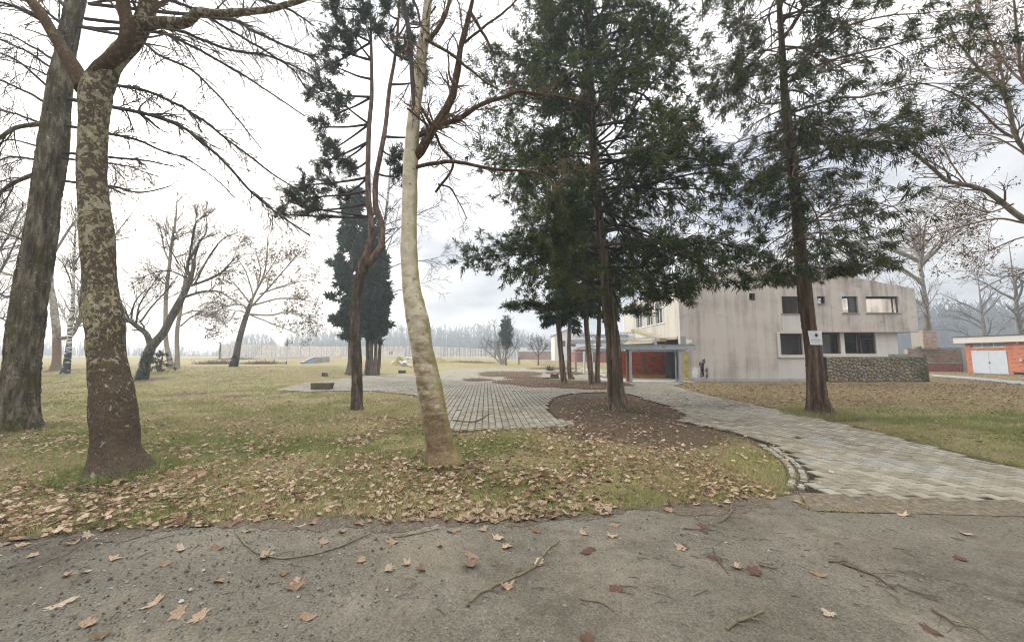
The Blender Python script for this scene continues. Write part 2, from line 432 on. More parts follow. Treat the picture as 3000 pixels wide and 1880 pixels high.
# ------------------------------------------------------------------ road
def road_material():
    M = Mat('asphalt', .92, .15)
    big = M.noise(.55, 5, .6); mid = M.noise(5, 6, .7); fine = M.noise(62, 4, .8); gr = M.noise(26, 5, .75)
    base = M.ramp(fine, [(.28, (.056, .049, .038)), (.42, (.126, .114, .091)), (.56, (.188, .172, .140)), (.68, (.265, .244, .203)), (.78, (.42, .39, .335))])
    dirt = M.ramp(M.noise(40, 5, .8), [(.3, (.022, .017, .012)), (.5, (.075, .060, .045)), (.7, (.17, .145, .115))])
    f = M.val(M.math('ADD', big, M.math('MULTIPLY', M.math('SUBTRACT', mid, .5), .8)), .50, .66)
    spots = M.val(M.math('ADD', gr, M.math('MULTIPLY', M.math('SUBTRACT', mid, .5), .35)), .62, .70)
    f2 = M.math('MAXIMUM', M.math('MULTIPLY', f, .5), M.math('MULTIPLY', spots, .8))
    tone = M.ramp(M.noise(1.4, 4), [(.3, (.84, .82, .77)), (.7, (1.12, 1.12, 1.10))])
    dust = M.ramp(fine, [(.3, (.17, .148, .112)), (.7, (.33, .295, .235))])
    base = M.mix(M.math('MULTIPLY', M.val(M.math('ADD', M.noise(.8, 5, .65, M.vec((1, 1, 1), rot=(0, 0, .7))), M.math('MULTIPLY', M.math('SUBTRACT', mid, .5), .5)), .46, .66), .75), base, dust)
    col = M.mix(1.0, M.mix(f2, base, dirt), tone, 'MULTIPLY')
    M.color(col); M.bump(M.math('ADD', fine, M.math('MULTIPLY', gr, .9)), 1.0, .02)
    return M.m
g = Geo(); g.poly(ROAD, .006)
road = g.build('road', road_material(), kind='structure')
# ragged band of dark soil washed over the road's edge
k_ = road_edge[:, 0] < 3.02; E_ = road_edge[k_]; tE = unit(np.gradient(E_, axis=0)); nE = np.stack([tE[:, 1], -tE[:, 0]], 1)
wE = .03 + .20 * np.abs(n2(E_[:, 0], E_[:, 1], 1.0, 41.0)) + .09 * n2(E_[:, 0], E_[:, 1], 5.0, 43.0) + .05 * n2(E_[:, 0], E_[:, 1], 15.0, 45.0)
sh = np.vstack([E_ - nE * .10, (E_ + nE * wE[:, None])[::-1]])
g = Geo(); g.poly(sh, .0095)
Mh = Mat('shoulder_soil', .95, .1); Mh.color(Mh.ramp(Mh.noise(40, 5, .8), [(.3, (.04, .031, .022)), (.45, (.105, .085, .063)), (.6, (.175, .148, .113)), (.75, (.30, .265, .21))])); Mh.bump(Mh.noise(60, 4, .7), 1.0, .02)
g.build('road_shoulder', Mh.m, kind='structure')
# dirt strip between the road and the path pavers
g = Geo(); strip = np.vstack([spline(gpoly([(2340, 1444), (2600, 1454), (3000, 1470), (3400, 1487)]), 30), spline(gpoly([(3400, 1526), (3000, 1515), (2700, 1507), (2375, 1497)]), 30)])
g.poly(strip, .0105)
Md = Mat('dirt_strip', .95, .1)
Md.color(Md.ramp(Md.noise(16, 6, .7), [(.3, (.065, .052, .036)), (.55, (.15, .125, .09)), (.75, (.26, .225, .165))])); Md.bump(Md.noise(90, 4), .6, .01)
g.build('dirt_strip', Md.m, kind='structure')
g = Geo(); g.poly(FOOT, .012)
g.build('footpath', plain('footpath_concrete', (.22, .215, .205), .9, .3, 3), kind='structure')

# ------------------------------------------------------------------ paving: behaton pavers
def paver_material():
    M = Mat('paver_concrete', .9, .15)
    t = M.attr('tint'); geo = M.N('ShaderNodeNewGeometry').outputs['Position']
    n = M.noise(55, 5, .7, geo); n_l = M.noise(2.6, 5, .6, geo)
    base = M.ramp(t, [(0, (.17, .15, .115)), (.3, (.22, .20, .156)), (.7, (.265, .243, .193)), (1, (.31, .287, .232))])
    dirt = M.mix(M.val(n, .35, .7), (.075, .062, .042), (.19, .165, .115))
    f = M.math('MULTIPLY', M.val(M.math('ADD', n_l, M.math('MULTIPLY', n, .35)), .68, .95), .45)
    blue = M.mix(M.math('MULTIPLY', M.val(M.noise(.9, 3, .5, geo), .56, .66), .22), base, (.30, .335, .37))
    col = M.mix(M.math('MULTIPLY', M.val(n, .5, .75), .35), M.mix(f, blue, dirt), (.12, .10, .075))
    M.color(col); M.bump(n, .35, .006)
    return M.m
PAVM = paver_material()
def paver_object_material():
    M = Mat('paver_concrete_single', .9, .15)
    t = M.orand(); geo = M.N('ShaderNodeNewGeometry').outputs['Position']
    n = M.noise(55, 5, .7, geo); n_l = M.noise(2.6, 5, .6, geo)
    base = M.ramp(t, [(0, (.165, .145, .108)), (.3, (.205, .184, .14)), (.7, (.24, .217, .168)), (1, (.28, .256, .20))])
    dirt = M.mix(M.val(n, .35, .7), (.075, .062, .042), (.19, .165, .115))
    f = M.math('MULTIPLY', M.val(M.math('ADD', n_l, M.math('MULTIPLY', n, .35)), .68, .95), .45)
    blue = M.mix(M.math('MULTIPLY', M.val(M.noise(.9, 3, .5, geo), .56, .66), .22), base, (.30, .335, .37))
    col = M.mix(M.math('MULTIPLY', M.val(n, .5, .75), .35), M.mix(f, blue, dirt), (.12, .10, .075))
    M.color(col); M.bump(n, .35, .006)
    return M.m
Mj = Mat('paving_joint', .95, .1)
gj = Mj.N('ShaderNodeNewGeometry').outputs['Position']
far = Mj.val(Mj.xyz()[1], 20, 26)
br = Mj.N('ShaderNodeTexBrick'); br.offset = .5; br.inputs['Scale'].default_value = 1.0
Mj.L(Mj.vec((1, 1, 1), rot=(0, 0, math.pi / 2)), br.inputs['Vector'])
br.inputs['Brick Width'].default_value = .205; br.inputs['Row Height'].default_value = .17; br.inputs['Mortar Size'].default_value = .018; br.inputs['Mortar Smooth'].default_value = .4
br.inputs['Color1'].default_value = (.34, .315, .26, 1); br.inputs['Color2'].default_value = (.24, .22, .175, 1); br.inputs['Mortar'].default_value = (.07, .058, .038, 1)
jd = Mj.ramp(Mj.noise(30, 5, .7), [(.3, (.012, .010, .007)), (.55, (.032, .027, .018)), (.75, (.07, .075, .026))])
fd = Mj.mix(Mj.val(Mj.noise(.9, 6, .65), .5, .66), br.outputs['Color'], (.15, .15, .07))
Mj.color(Mj.mix(far, jd, fd)); Mj.bump(Mj.noise(60, 4), .5, .01)
g = Geo(); g.poly(PAVE, .004)
paving = g.build('paving', Mj.m, kind='structure')

PL, PW, DZ = .20, .165, .007
def bone(gap):
    L, W = PL / 2 - gap, PW / 2
    a, b = W + DZ - gap, W - DZ - gap
    xs = [(-L, a), (-PL / 4 - .02, a), (-PL / 4 + .02, b), (PL / 4 - .02, b), (PL / 4 + .02, a), (L, a)]
    up = [(x, y) for x, y in xs]; dn = [(x, -y) for x, y in xs[::-1]]
    o = np.array(up + dn); o = np.stack([o[:, 1], o[:, 0]], 1)          # length along y
    area = np.sum(o[:, 0] * np.roll(o[:, 1], -1) - o[:, 1] * np.roll(o[:, 0], -1))
    return o if area > 0 else o[::-1]
A0 = math.radians(4); CA, SA = math.cos(A0), math.sin(A0)
ii, jj = np.meshgrid(np.arange(-120, 130), np.arange(0, 150))
lx = ii * PW; ly = 3.5 + jj * PL + (ii % 2) * PL / 2
px = lx * CA - ly * SA; py = lx * SA + ly * CA
px, py = px.ravel(), py.ravel()
inside = inpoly(px, py, PAVE) & (py < 25.5)
px, py = px[inside], py[inside]
keep = (polydist(px, py, PAVE) > .06)
for I in ISL: keep &= ~inpoly(px, py, I)
keep &= rng.random(len(px)) > .004
px, py = px[keep], py[keep]
vis = np.abs(px) < py * 1.47
px, py = px[vis], py[vis]
order = np.argsort(np.hypot(px, py)); px, py = px[order], py[order]
o1 = bone(.0085); o0 = bone(.016)
V1 = np.vstack([np.c_[o0, np.full(12, .024)], np.c_[o1, np.full(12, .017)], np.c_[o1, np.full(12, -.012)]])
qs = [(k + 12 * r, k + 12 * (r + 1), (k + 1) % 12 + 12 * (r + 1), (k + 1) % 12 + 12 * r) for r in (0, 1) for k in range(12)]
g = Geo(); g.add(V1, Q=qs, ng=[list(range(12))])
pav_me = g.mesh('paver', paver_object_material())
NP_ = 300
for k in range(NP_):
    inst('paver', pav_me, paving, (px[k], py[k], rng.normal(0, .0018)), (rng.normal(0, .006), rng.normal(0, .006), A0 + rng.normal(0, .008)))
n = len(px) - NP_
bx_, by_ = px[NP_:], py[NP_:]
V2 = np.vstack([np.c_[bone(.0135), np.full(12, .023)], np.c_[bone(.0090), np.full(12, -.01)]])
R0 = np.array([[CA, SA, 0], [-SA, CA, 0], [0, 0, 1]])
VV = (V2 @ R0)[None] + np.stack([bx_, by_, rng.normal(0, .002, n)], 1)[:, None]
tl = geometry.tessellate_polygon([[Vector((x, y, 0)) for x, y in bone(.0135)]])
T0 = []
ob = bone(.0135)
for a, b, c in tl:
    crs = (ob[b][0] - ob[a][0]) * (ob[c][1] - ob[a][1]) - (ob[b][1] - ob[a][1]) * (ob[c][0] - ob[a][0])
    T0.append((a, b, c) if crs > 0 else (a, c, b))
T0 = np.array(T0); Q0 = np.array([(k, 12 + k, 12 + (k + 1) % 12, (k + 1) % 12) for k in range(12)])
off = (np.arange(n) * 24)[:, None, None]
tn = np.clip(.56 + .30 * rng.normal(size=n) + .35 * n2(bx_, by_, .8, 2.0) + .10 * sstep(8, 16, by_), 0, 1)
sd_ = by_ < 12.5
g = Geo(); g.add(VV, T=(T0[None] + off).reshape(-1, 3), Q=(Q0[None] + off[sd_]).reshape(-1, 4), tint=np.repeat(tn, 24))
g.build('pavers_beyond', PAVM, paving, kind='stuff')
# litter beds inside the paving
Ms = Mat('bed_soil', .95, .1)
Ms.color(Ms.ramp(Ms.noise(28, 6, .75), [(.28, (.03, .021, .014)), (.5, (.085, .060, .040)), (.72, (.19, .142, .098))])); Ms.bump(Ms.noise(70, 4), 1.0, .02)
for I in ISL:
    c = I.mean(0); g = Geo(); k = len(I)
    rings = [(1.0, .006), (.9, .05), (.6, .09), (.3, .10)]
    V = np.vstack([np.c_[c + (I - c) * s, np.full(k, z)] for s, z in rings] + [np.array([[c[0], c[1], .105]])])
    Q = [(r * k + q, r * k + (q + 1) % k, (r + 1) * k + (q + 1) % k, (r + 1) * k + q) for r in range(3) for q in range(k)]
    T = [(3 * k + q, 3 * k + (q + 1) % k, 4 * k) for q in range(k)]
    g.add(V, Q=Q, T=T); g.build('planting_bed', Ms.m, org=(c[0], c[1], 0), smooth=True, kind='structure')
# cobble kerb along the bed, two rows
Mc = Mat('cobble_granite', .85, .25); Mc.color(Mc.mix(.5, Mc.ramp(Mc.orand(), [(0, (.20, .185, .155)), (1, (.42, .395, .34))]), Mc.ramp(Mc.noise(30, 4), [(.3, (.10, .095, .08)), (.7, (.36, .35, .32))])))
Mc.bump(Mc.noise(40, 4), .5, .01)
def lump(seed, sx, sy, sz, n=8):
    """rounded stone: superellipsoid rings"""
    g = Geo(); r_ = np.random.default_rng(seed); V = []
    for (s, z) in ((1.0, -.5), (1.0, .28), (.90, .45), (.62, .5)):
        th = np.linspace(0, 2 * math.pi, n, endpoint=False)
        c, s_ = np.cos(th), np.sin(th); k = 1 / np.maximum(np.abs(c), np.abs(s_)) ** .75
        V.append(np.stack([c * k * sx / 2 * s, s_ * k * sy / 2 * s, np.full(n, z * sz)], 1) + r_.normal(0, .05 * sx, (n, 3)) * [1, 1, .6])
    V.append(np.array([[0, 0, .52 * sz]])); V = np.vstack(V)
    Q = [(r * n + q, r * n + (q + 1) % n, (r + 1) * n + (q + 1) % n, (r + 1) * n + q) for r in range(3) for q in range(n)]
    T = [(3 * n + q, 3 * n + (q + 1) % n, 4 * n) for q in range(n)]
    g.add(V, Q=Q, T=T); return g
cob = [lump(s, .095, .085, .10).mesh('cobble', Mc.m, smooth=True) for s in range(5)]
kerbpath = FE[1:22]
seg = np.r_[0, np.cumsum(np.linalg.norm(np.diff(kerbpath, axis=0), axis=1))]
kerb_empty = Geo()
kw = kerbpath[np.linspace(0, len(kerbpath) - 1, 40).astype(int)]
tg = unit(np.gradient(kw, axis=0)); nr = np.stack([-tg[:, 1], tg[:, 0]], 1)
inside_side = 1 if not inpoly(np.array([kw[10][0] + nr[10][0] * .1]), np.array([kw[10][1] + nr[10][1] * .1]), PAVE)[0] else -1
outl = np.vstack([kw, (kw + nr * inside_side * .26)[::-1]])
g = Geo(); g.poly(outl, .0075); kerb = g.build('kerb', Ms.m, kind='structure')
for row, offd in enumerate((.06, .18)):
    s = .04
    while s < seg[-1] - .05:
        q = np.array([np.interp(s, seg, kerbpath[:, 0]), np.interp(s, seg, kerbpath[:, 1])]); q2 = np.array([np.interp(s + .02, seg, kerbpath[:, 0]), np.interp(s + .02, seg, kerbpath[:, 1])])
        t = unit(q2 - q); nn = np.array([-t[1], t[0]]) * inside_side
        pos = q + nn * offd
        if rng.random() > .08: inst('cobble', random.choice(cob), kerb, (pos[0], pos[1], -.026 + rng.normal(0, .006)), (rng.normal(0, .06), rng.normal(0, .06), math.atan2(t[1], t[0]) + rng.normal(0, .12)), tuple(rng.uniform(.85, 1.12, 3)))
        s += .107 + rng.random() * .012

# ------------------------------------------------------------------ grass
def blades(x, y, h, wd, tint):
    n = len(x); th = rng.uniform(0, 2 * math.pi, n); z = terrain(x, y) - .004
    s = np.stack([np.cos(th), np.sin(th), np.zeros(n)], 1) * wd[:, None]
    ln = rng.normal(0, .55, (n, 2)) * h[:, None]
    b = np.stack([x, y, z], 1)
    tip = b + np.c_[ln, h]
    return np.stack([b - s, b + s, tip], 1).reshape(-1, 3), np.arange(n * 3).reshape(-1, 3), np.repeat(tint, 3)
def sample_ground(n, ymin, ymax, power=1.6):
    """points spread over the visible ground, denser near the camera"""
    t = rng.random(n); y = (ymin ** (1 - power) + t * (ymax ** (1 - power) - ymin ** (1 - power))) ** (1 / (1 - power))
    x = rng.uniform(-1.5, 1.5, n) * y; return x, y
def on_lawn(x, y):
    m = ~inpoly(x, y, PAVE) & ~inpoly(x, y, ROAD) & ~inpoly(x, y, strip) & ~inpoly(x, y, FOOT) & ~((x > 10.6) & (x < 29) & (y > 22.5) & (y < 37)) & ~((x > 45) & (y > 26))
    return m
x, y = sample_ground(1100000, 3.4, 40, 1.9)
d = on_lawn(x, y)
x, y = x[d], y[d]
soil = soilmask(x, y) + .45 * n2(x, y, 5, 3.0)
clump = .5 + .5 * n2(x, y, 1.1, 6.0) + .35 * n2(x, y, 6, 8.0)
dens = np.where(x < 2.4, .34 + .66 * sstep(5.2, 7.5, y) * sstep(34, 26, y), .30)
rightg = (x > right_edge[:, 0].min()) & (x > 6)
strip_ = np.exp(-((y - (9.2 - .02 * x)) / 2.0) ** 2)
dens = np.where((x > 5.5) & (y > 5), .10 + .95 * strip_ * sstep(7.5, 10, x + (y < 8) * 3), dens)
k = (rng.random(len(x)) < dens * np.clip(clump * 1.15, 0, 1)) & (soil < .62)
x, y, cl = x[k], y[k], clump[k]
h = rng.uniform(.025, .075, len(x)) * (1 + .25 * cl) * np.where((x > 6), 1.25, 1)
wd = np.maximum(.0030, y * .00058)
green = np.clip(.42 + .42 * n2(x, y, .55, 12.0) + .2 * rng.normal(size=len(x)) + np.where((x > 6) & (y < 12), .35, 0), 0, 1)
g = Geo(); V, T, A = blades(x, y, h, wd, green); g.add(V, T=T, tint=A)
Mg = Mat('grass_blade', .8, .15)
gc = Mg.ramp(Mg.attr(), [(0, (.42, .355, .21)), (.3, (.33, .30, .15)), (.55, (.22, .235, .085)), (1, (.14, .205, .05))])
Mg.color(gc); Mg.translucent(.25, gc)
g.build('grass', Mg.m, kind='stuff')
print('grass', len(x))
# tufts round the trunks
def tuft_ring(cx_, cy_2, r0, r1, n, hmin, hmax, grn):
    a = rng.uniform(0, 2 * math.pi, n); r = rng.uniform(r0, r1, n)
    return cx_ + r * np.cos(a), cy_2 + r * np.sin(a), rng.uniform(hmin, hmax, n), np.clip(rng.normal(grn, .2, n), 0, 1)
gg = Geo()
for (u, v, r0, r1, n_, a, b, gr) in ((345, 1385, .36, .75, 2600, .05, .16, .75), (1295, 1352, .22, .5, 1200, .04, .12, .6), (2400, 1216, .42, .95, 2600, .08, .22, .5), (45, 1262, .5, .95, 1500, .05, .13, .6), (1820, 1199, .3, .8, 900, .03, .08, .9)):
    c = gt(u, v); x, y, h, t = tuft_ring(c[0], c[1], r0, r1, n_, a, b, gr)
    V, T, A = blades(x, y, h, np.full(len(x), .0045), t); gg.add(V, T=T, tint=A)
gg.build('grass_tufts', Mg.m, kind='stuff')

# ------------------------------------------------------------------ leaves
def leaf_outline():
    r = []
    lob = [(90, 1.0), (40, .92), (140, .92), (-5, .72), (185, .72)]
    pts = []
    for a, rr in sorted(lob): pts.append((a, rr))
    out = []
    for i, (a, rr) in enumerate(pts):
        out.append((a - 15, rr * .80)); out.append((a, rr)); out.append((a + 15, rr * .80))
        if i < len(pts) - 1: out.append(((a + pts[i + 1][0]) / 2, .58))
    out.append((235, .35)); out.append((270, .30)); out.append((305, .35))
    return np.array([(r_ * math.cos(math.radians(a)), r_ * math.sin(math.radians(a))) for a, r_ in out])
LO = leaf_outline()
def leaf_geo(seed, stem=True):
    r_ = np.random.default_rng(seed); n = len(LO)
    fold = r_.uniform(.2, 1.1); curl = r_.uniform(.1, .7); tw = r_.uniform(-.6, .6)
    def zf(p): return fold * np.abs(p[:, 0]) * .8 + curl * (p ** 2).sum(1) * .55 + tw * p[:, 0] * p[:, 1] + .16 * np.sin(p[:, 0] * 8 + p[:, 1] * 5 + seed) * np.hypot(p[:, 0], p[:, 1])
    o = LO * (1 + .20 * r_.normal(size=(n, 1))).clip(.45, 1.4) * r_.uniform(.75, 1.1, (1, 2)); mid = o * .5
    V = np.vstack([np.c_[o, zf(o)], np.c_[mid, zf(mid)], [[0, 0, 0]]])
    V[:, 2] -= V[:, 2].min()
    Q = [(i, (i + 1) % n, n + (i + 1) % n, n + i) for i in range(n)]; T = [(n + i, n + (i + 1) % n, 2 * n) for i in range(n)]
    g = Geo(); g.add(V, Q=Q, T=T, tint=np.r_[np.full(n, .62), np.full(n, .5), .45])
    if stem: g.tubes(np.array([[0, -.05, V[2 * n, 2]], [.02, -.4, V[2 * n, 2] * .6 + .05], [.08, -.85, .08]]), np.array([.016, .013, .012]), 4)
    return g
def leaf_mat(single):
    M = Mat('dry_leaf_single' if single else 'dry_leaf', .75, .25)
    t = M.orand() if single else M.attr()
    c = M.ramp(t, [(0, (.22, .14, .09)), (.12, (.33, .23, .15)), (.4, (.43, .32, .22)), (.7, (.51, .40, .285)), (1, (.60, .50, .38))]) if single else M.ramp(t, [(0, (.07, .036, .025)), (.18, (.17, .088, .058)), (.4, (.31, .19, .12)), (.65, (.46, .33, .22)), (1, (.64, .53, .40))])
    n = M.noise(7 if single else 40, 4, .7)
    c2 = M.mix(M.val(n, .35, .75), M.mix(1.0, c, (.62, .55, .5), 'MULTIPLY'), c)
    M.color(c2); M.translucent(.18, c2)
    if single: M.bump(n, .4, .05)
    return M.m
LM1, LM2 = leaf_mat(True), leaf_mat(False)
LMD = plain('wet_brown_leaf', (.085, .045, .032), .6, .4, 9)
leaf_me = [leaf_geo(s).mesh('leaf', LM1, smooth=True) for s in range(8)]
dark_me = [leaf_geo(s).mesh('leaf', LMD, smooth=True) for s in range(3)]
# the leaves that lie on the bare asphalt, by their place
spots = [(180, 1770), (245, 1680), (255, 1835), (300, 1865), (455, 1770), (530, 1800), (590, 1810), (635, 1705), (645, 1605), (770, 1635), (835, 1680), (860, 1710), (865, 1728), (945, 1592), (1050, 1535), (1155, 1590),
         (1135, 1672), (1240, 1672), (1380, 1658), (1387, 1632), (1478, 1605), (1485, 1728), (1455, 1580), (1575, 1650), (1575, 1560), (1055, 1645), (1195, 1655), (1290, 1600), (915, 1535), (880, 1545), (670, 1545), (535, 1610), (100, 1630), (25, 1595), (215, 1595), (265, 1570), (440, 1550),
         (1795, 1572), (1800, 1538), (2000, 1607), (2155, 1663), (2395, 1687), (2430, 1800), (2305, 1448), (2475, 1450), (2645, 1512), (2830, 1565), (900, 1815), (1705, 1565), (2160, 1665), (330, 1640), (480, 1660), (190, 1690), (60, 1600), (2260, 1462), (2330, 1470), (2110, 1483), (1960, 1500), (720, 1560), (1000, 1560), (1330, 1560), (1420, 1555)]
dark_spots = [(1725, 1620), (1735, 1610), (2010, 1605), (2055, 1545), (2065, 1560), (2200, 1675), (1805, 1730), (2735, 1850), (1715, 1870), (2820, 1640), (2090, 1640)]
LEAFG = 'fallen plane leaves lying near the road edge'
def put_leaf(p, size, lab, dk=False):
    o = inst('leaf', random.choice(dark_me if dk else leaf_me), None, (p[0], p[1], p[2]), (rng.normal(0, .12), rng.normal(0, .12), rng.uniform(0, 6.28)), (size, size * rng.uniform(.8, 1.05), size * (.2 if dk else rng.uniform(.25, .75))))
    tag(o, lab, 'leaf', LEAFG if lab.startswith('dry curled plane leaf in') else ('wet dark leaves on the bare asphalt' if dk else 'fallen leaves scattered on the bare asphalt'))
for (u, v) in spots + dark_spots:
    p = gt(u, v); s = .062 + .03 * rng.random()
    dk = (u, v) in dark_spots
    put_leaf((p[0], p[1], .008), s, 'wet dark brown leaf stuck to the bare asphalt road' if dk else 'dry curled plane leaf lying on the bare asphalt road', dk)
nleft = 300 - len(spots) - len(dark_spots)
# leaf litter, the nearest as objects, the rest as one stuff mesh
strip_at = lambda y: np.exp(-((y - 9.2) / 1.8) ** 2)
xs, ys = [], []
def scatter(n, x0, x1, y0, y1, dens):
    x = rng.uniform(x0, x1, n); y = rng.uniform(y0, y1, n)
    k = (rng.random(n) < dens(x, y)) & (np.abs(x) < y * 1.5); xs.append(x[k]); ys.append(y[k])
lawnfilter = lambda x, y: on_lawn(x, y)
scatter(50000, -14, 3.3, 3.0, 10.5, lambda x, y: on_lawn(x, y) * np.clip(.46 + .5 * n2(x, y, 1.3, 21.0) - .06 * (y - 4), .05, 1) * np.where(x > 1.8, np.clip(1 - .6 * soilmask(x, y), .35, 1), 1) * np.where(inpoly(x, y, ROAD), 0, 1))
scatter(2600, -9, -3.2, 3.2, 5.6, lambda x, y: on_lawn(x, y) * .8)
scatter(24000, -22, 3, 6.5, 18, lambda x, y: on_lawn(x, y) * np.clip(.30 + .5 * n2(x, y, .5, 22.0) + .3 * sstep(9, 6.5, y), .05, 1))
scatter(7000, -50, -4, 17, 36, lambda x, y: on_lawn(x, y) * np.clip(.10 + .75 * n2(x, y, .22, 25.0), .02, 1))
scatter(4200, 1, 6.5, 5.5, 15, lambda x, y: on_lawn(x, y) * .5)
scatter(26000, 6, 36, 6.0, 25, lambda x, y: on_lawn(x, y) * np.clip(litter(x, y) * 1.1, .04, 1))
scatter(9000, 20, 46, 20, 38, lambda x, y: on_lawn(x, y) * .8)
scatter(2500, -14, 12, 9, 40, lambda x, y: inpoly(x, y, PAVE) * np.clip(.25 + .5 * n2(x, y, .4, 29.0), .02, 1))
scatter(500, 2, 11, 4, 22, lambda x, y: inpoly(x, y, PAVE) * .5)
for I in ISL:
    a, b = I.min(0), I.max(0); nI = int(min(2600, (b - a).prod() * 110))
    scatter(nI, a[0], b[0], a[1], b[1], lambda x, y: inpoly(x, y, I) * 1.0)
lx_, ly_ = np.concatenate(xs), np.concatenate(ys)
dist = np.hypot(lx_, ly_); o_ = np.argsort(dist); lx_, ly_ = lx_[o_], ly_[o_]
for k in range(nleft):
    put_leaf((lx_[k], ly_[k], .012 + .012 * rng.random()), .045 + .035 * rng.random(), 'dry curled plane leaf in the litter between grass and asphalt')
lx_, ly_ = lx_[nleft:], ly_[nleft:]; n = len(lx_)
z0 = terrain(lx_, ly_) + .01 + .02 * rng.random(n)
for I in ISL: z0 = np.where(inpoly(lx_, ly_, I), z0 + .085, z0)
def tri_leaves(g, x, y, z, size, tint, seed, step=1):
    tpl = leaf_geo(seed, False); V0 = np.vstack(tpl.V); n_o = len(LO)
    sel = np.arange(0, n_o, step)                 # outline fan round the centre keeps it cheap
    Vt = np.vstack([V0[sel], V0[2 * n_o:2 * n_o + 1]]); k = len(Vt); m2 = k - 1
    Tt = np.array([(i, (i + 1) % m2, m2) for i in range(m2)])
    th = rng.uniform(0, 6.28, len(x)); c, s = np.cos(th), np.sin(th); pit = rng.normal(0, .2, len(x)); rol = rng.normal(0, .2, len(x))
    X = Vt[:, 0][None] * size[:, None]; Y = Vt[:, 1][None] * size[:, None]; Z = Vt[:, 2][None] * size[:, None] * rng.uniform(.25, .85, (len(x), 1))
    Z = Z + X * np.sin(rol)[:, None] + Y * np.sin(pit)[:, None]
    W = np.stack([X * c[:, None] - Y * s[:, None] + x[:, None], X * s[:, None] + Y * c[:, None] + y[:, None], Z + z[:, None] + (np.abs(rol) + np.abs(pit))[:, None] * size[:, None] * .5], -1)
    T = (Tt[None] + (np.arange(len(x)) * k)[:, None, None]).reshape(-1, 3)
    g.add(W, T=T, tint=np.repeat(tint, k))
size = rng.gamma(7.0, .0056, n).clip(.016, .075) * np.where(ly_ > 14, 1.15, 1)
tint = np.clip(.60 + .30 * rng.normal(size=n), 0, 1)
tint = np.where((lx_ > 6) & (ly_ > 6), np.clip(.33 + .22 * rng.normal(size=n), 0, 1), tint)
isI = np.zeros(n, bool)
for I in ISL: isI |= inpoly(lx_, ly_, I)
tint = np.where(isI, np.clip(tint - .12, 0, 1), tint); size = np.where(isI, size * .8, size)
g = Geo()
for s in range(6):
    for far_, st_ in ((0, 2), (1, 2), (2, 3)):
        m_ = (np.arange(n) % 6 == s) & (((ly_ > 6).astype(int) + (ly_ > 10)) == far_); tri_leaves(g, lx_[m_], ly_[m_], z0[m_], size[m_], tint[m_], s + 20, st_)
g.build('leaf_litter', LM2, kind='stuff'); print('leaves', n)

# ------------------------------------------------------------------ twigs, sticks and gravel on the road
Mtw = plain('dead_twig', (.10, .075, .055), .9, .5, 20)
Mstick = plain('lichened_stick', (.14, .12, .075), .9, .45, 25)
sticks = [([(690, 1560), (720, 1600), (760, 1625), (830, 1640), (930, 1625), (1010, 1600), (1085, 1565)], 5, Mstick, 'long thin curved greenish stick lying along the leafy road edge'),
          ([(1140, 1580), (1200, 1570), (1290, 1552)], 4, Mstick, 'short thin greenish stick at the leafy road edge'),
          ([(1375, 1770), (1420, 1740), (1500, 1700), (1560, 1670), (1600, 1620), (1640, 1590)], 6, Mstick, 'forked greenish stick lying diagonally across the asphalt'),
          ([(2125, 1850), (2160, 1825), (2200, 1818), (2240, 1795)], 9, Mstick, 'thick short mossy stick with a bend on the bare asphalt'),
          ([(2105, 1535), (2135, 1510), (2148, 1480), (2150, 1445)], 5, Mstick, 'branched pale stick lying beside the path end'),
          ([(2090, 1610), (2100, 1640), (2140, 1690)], 5, Mtw, 'dark thin twig beside a brown leaf on asphalt'),
          ([(2470, 1655), (2560, 1690), (2620, 1730)], 8, Mtw, 'dark thick broken twig lying straight on asphalt'),
          ([(2430, 1650), (2485, 1645)], 7, Mtw, 'short dark twig touching the broken twig on asphalt'),
          ([(2630, 1715), (2700, 1745), (2765, 1757)], 5, Mtw, 'thin dark twig trailing off the broken twig'),
          ([(2730, 1790), (2790, 1830), (2820, 1855)], 7, Mtw, 'straight dark stick near the pale grass stem'),
          ([(2780, 1795), (2850, 1840), (2920, 1890)], 3, Mstick, 'pale dry grass stem lying on asphalt'),
          ([(2000, 1552), (2090, 1558)], 4, Mtw, 'thin dark twig by the crumpled leaf on asphalt'),
          ([(2225, 1660), (2280, 1670)], 6, Mtw, 'stubby dark twig near the pale curled leaf'),
          ([(1700, 1760), (1760, 1770), (1800, 1795)], 3, Mtw, 'very thin curved dark twig on asphalt'),
          ([(90, 1425), (180, 1428), (260, 1438), (340, 1450)], 12, Mtw, 'dark fallen branch in leaves beside the plane tree'),
          ([(1325, 1235), (1370, 1240), (1400, 1236), (1435, 1215)], 4, Mstick, 'thin curved stick lying on the paving by the white trunk')]
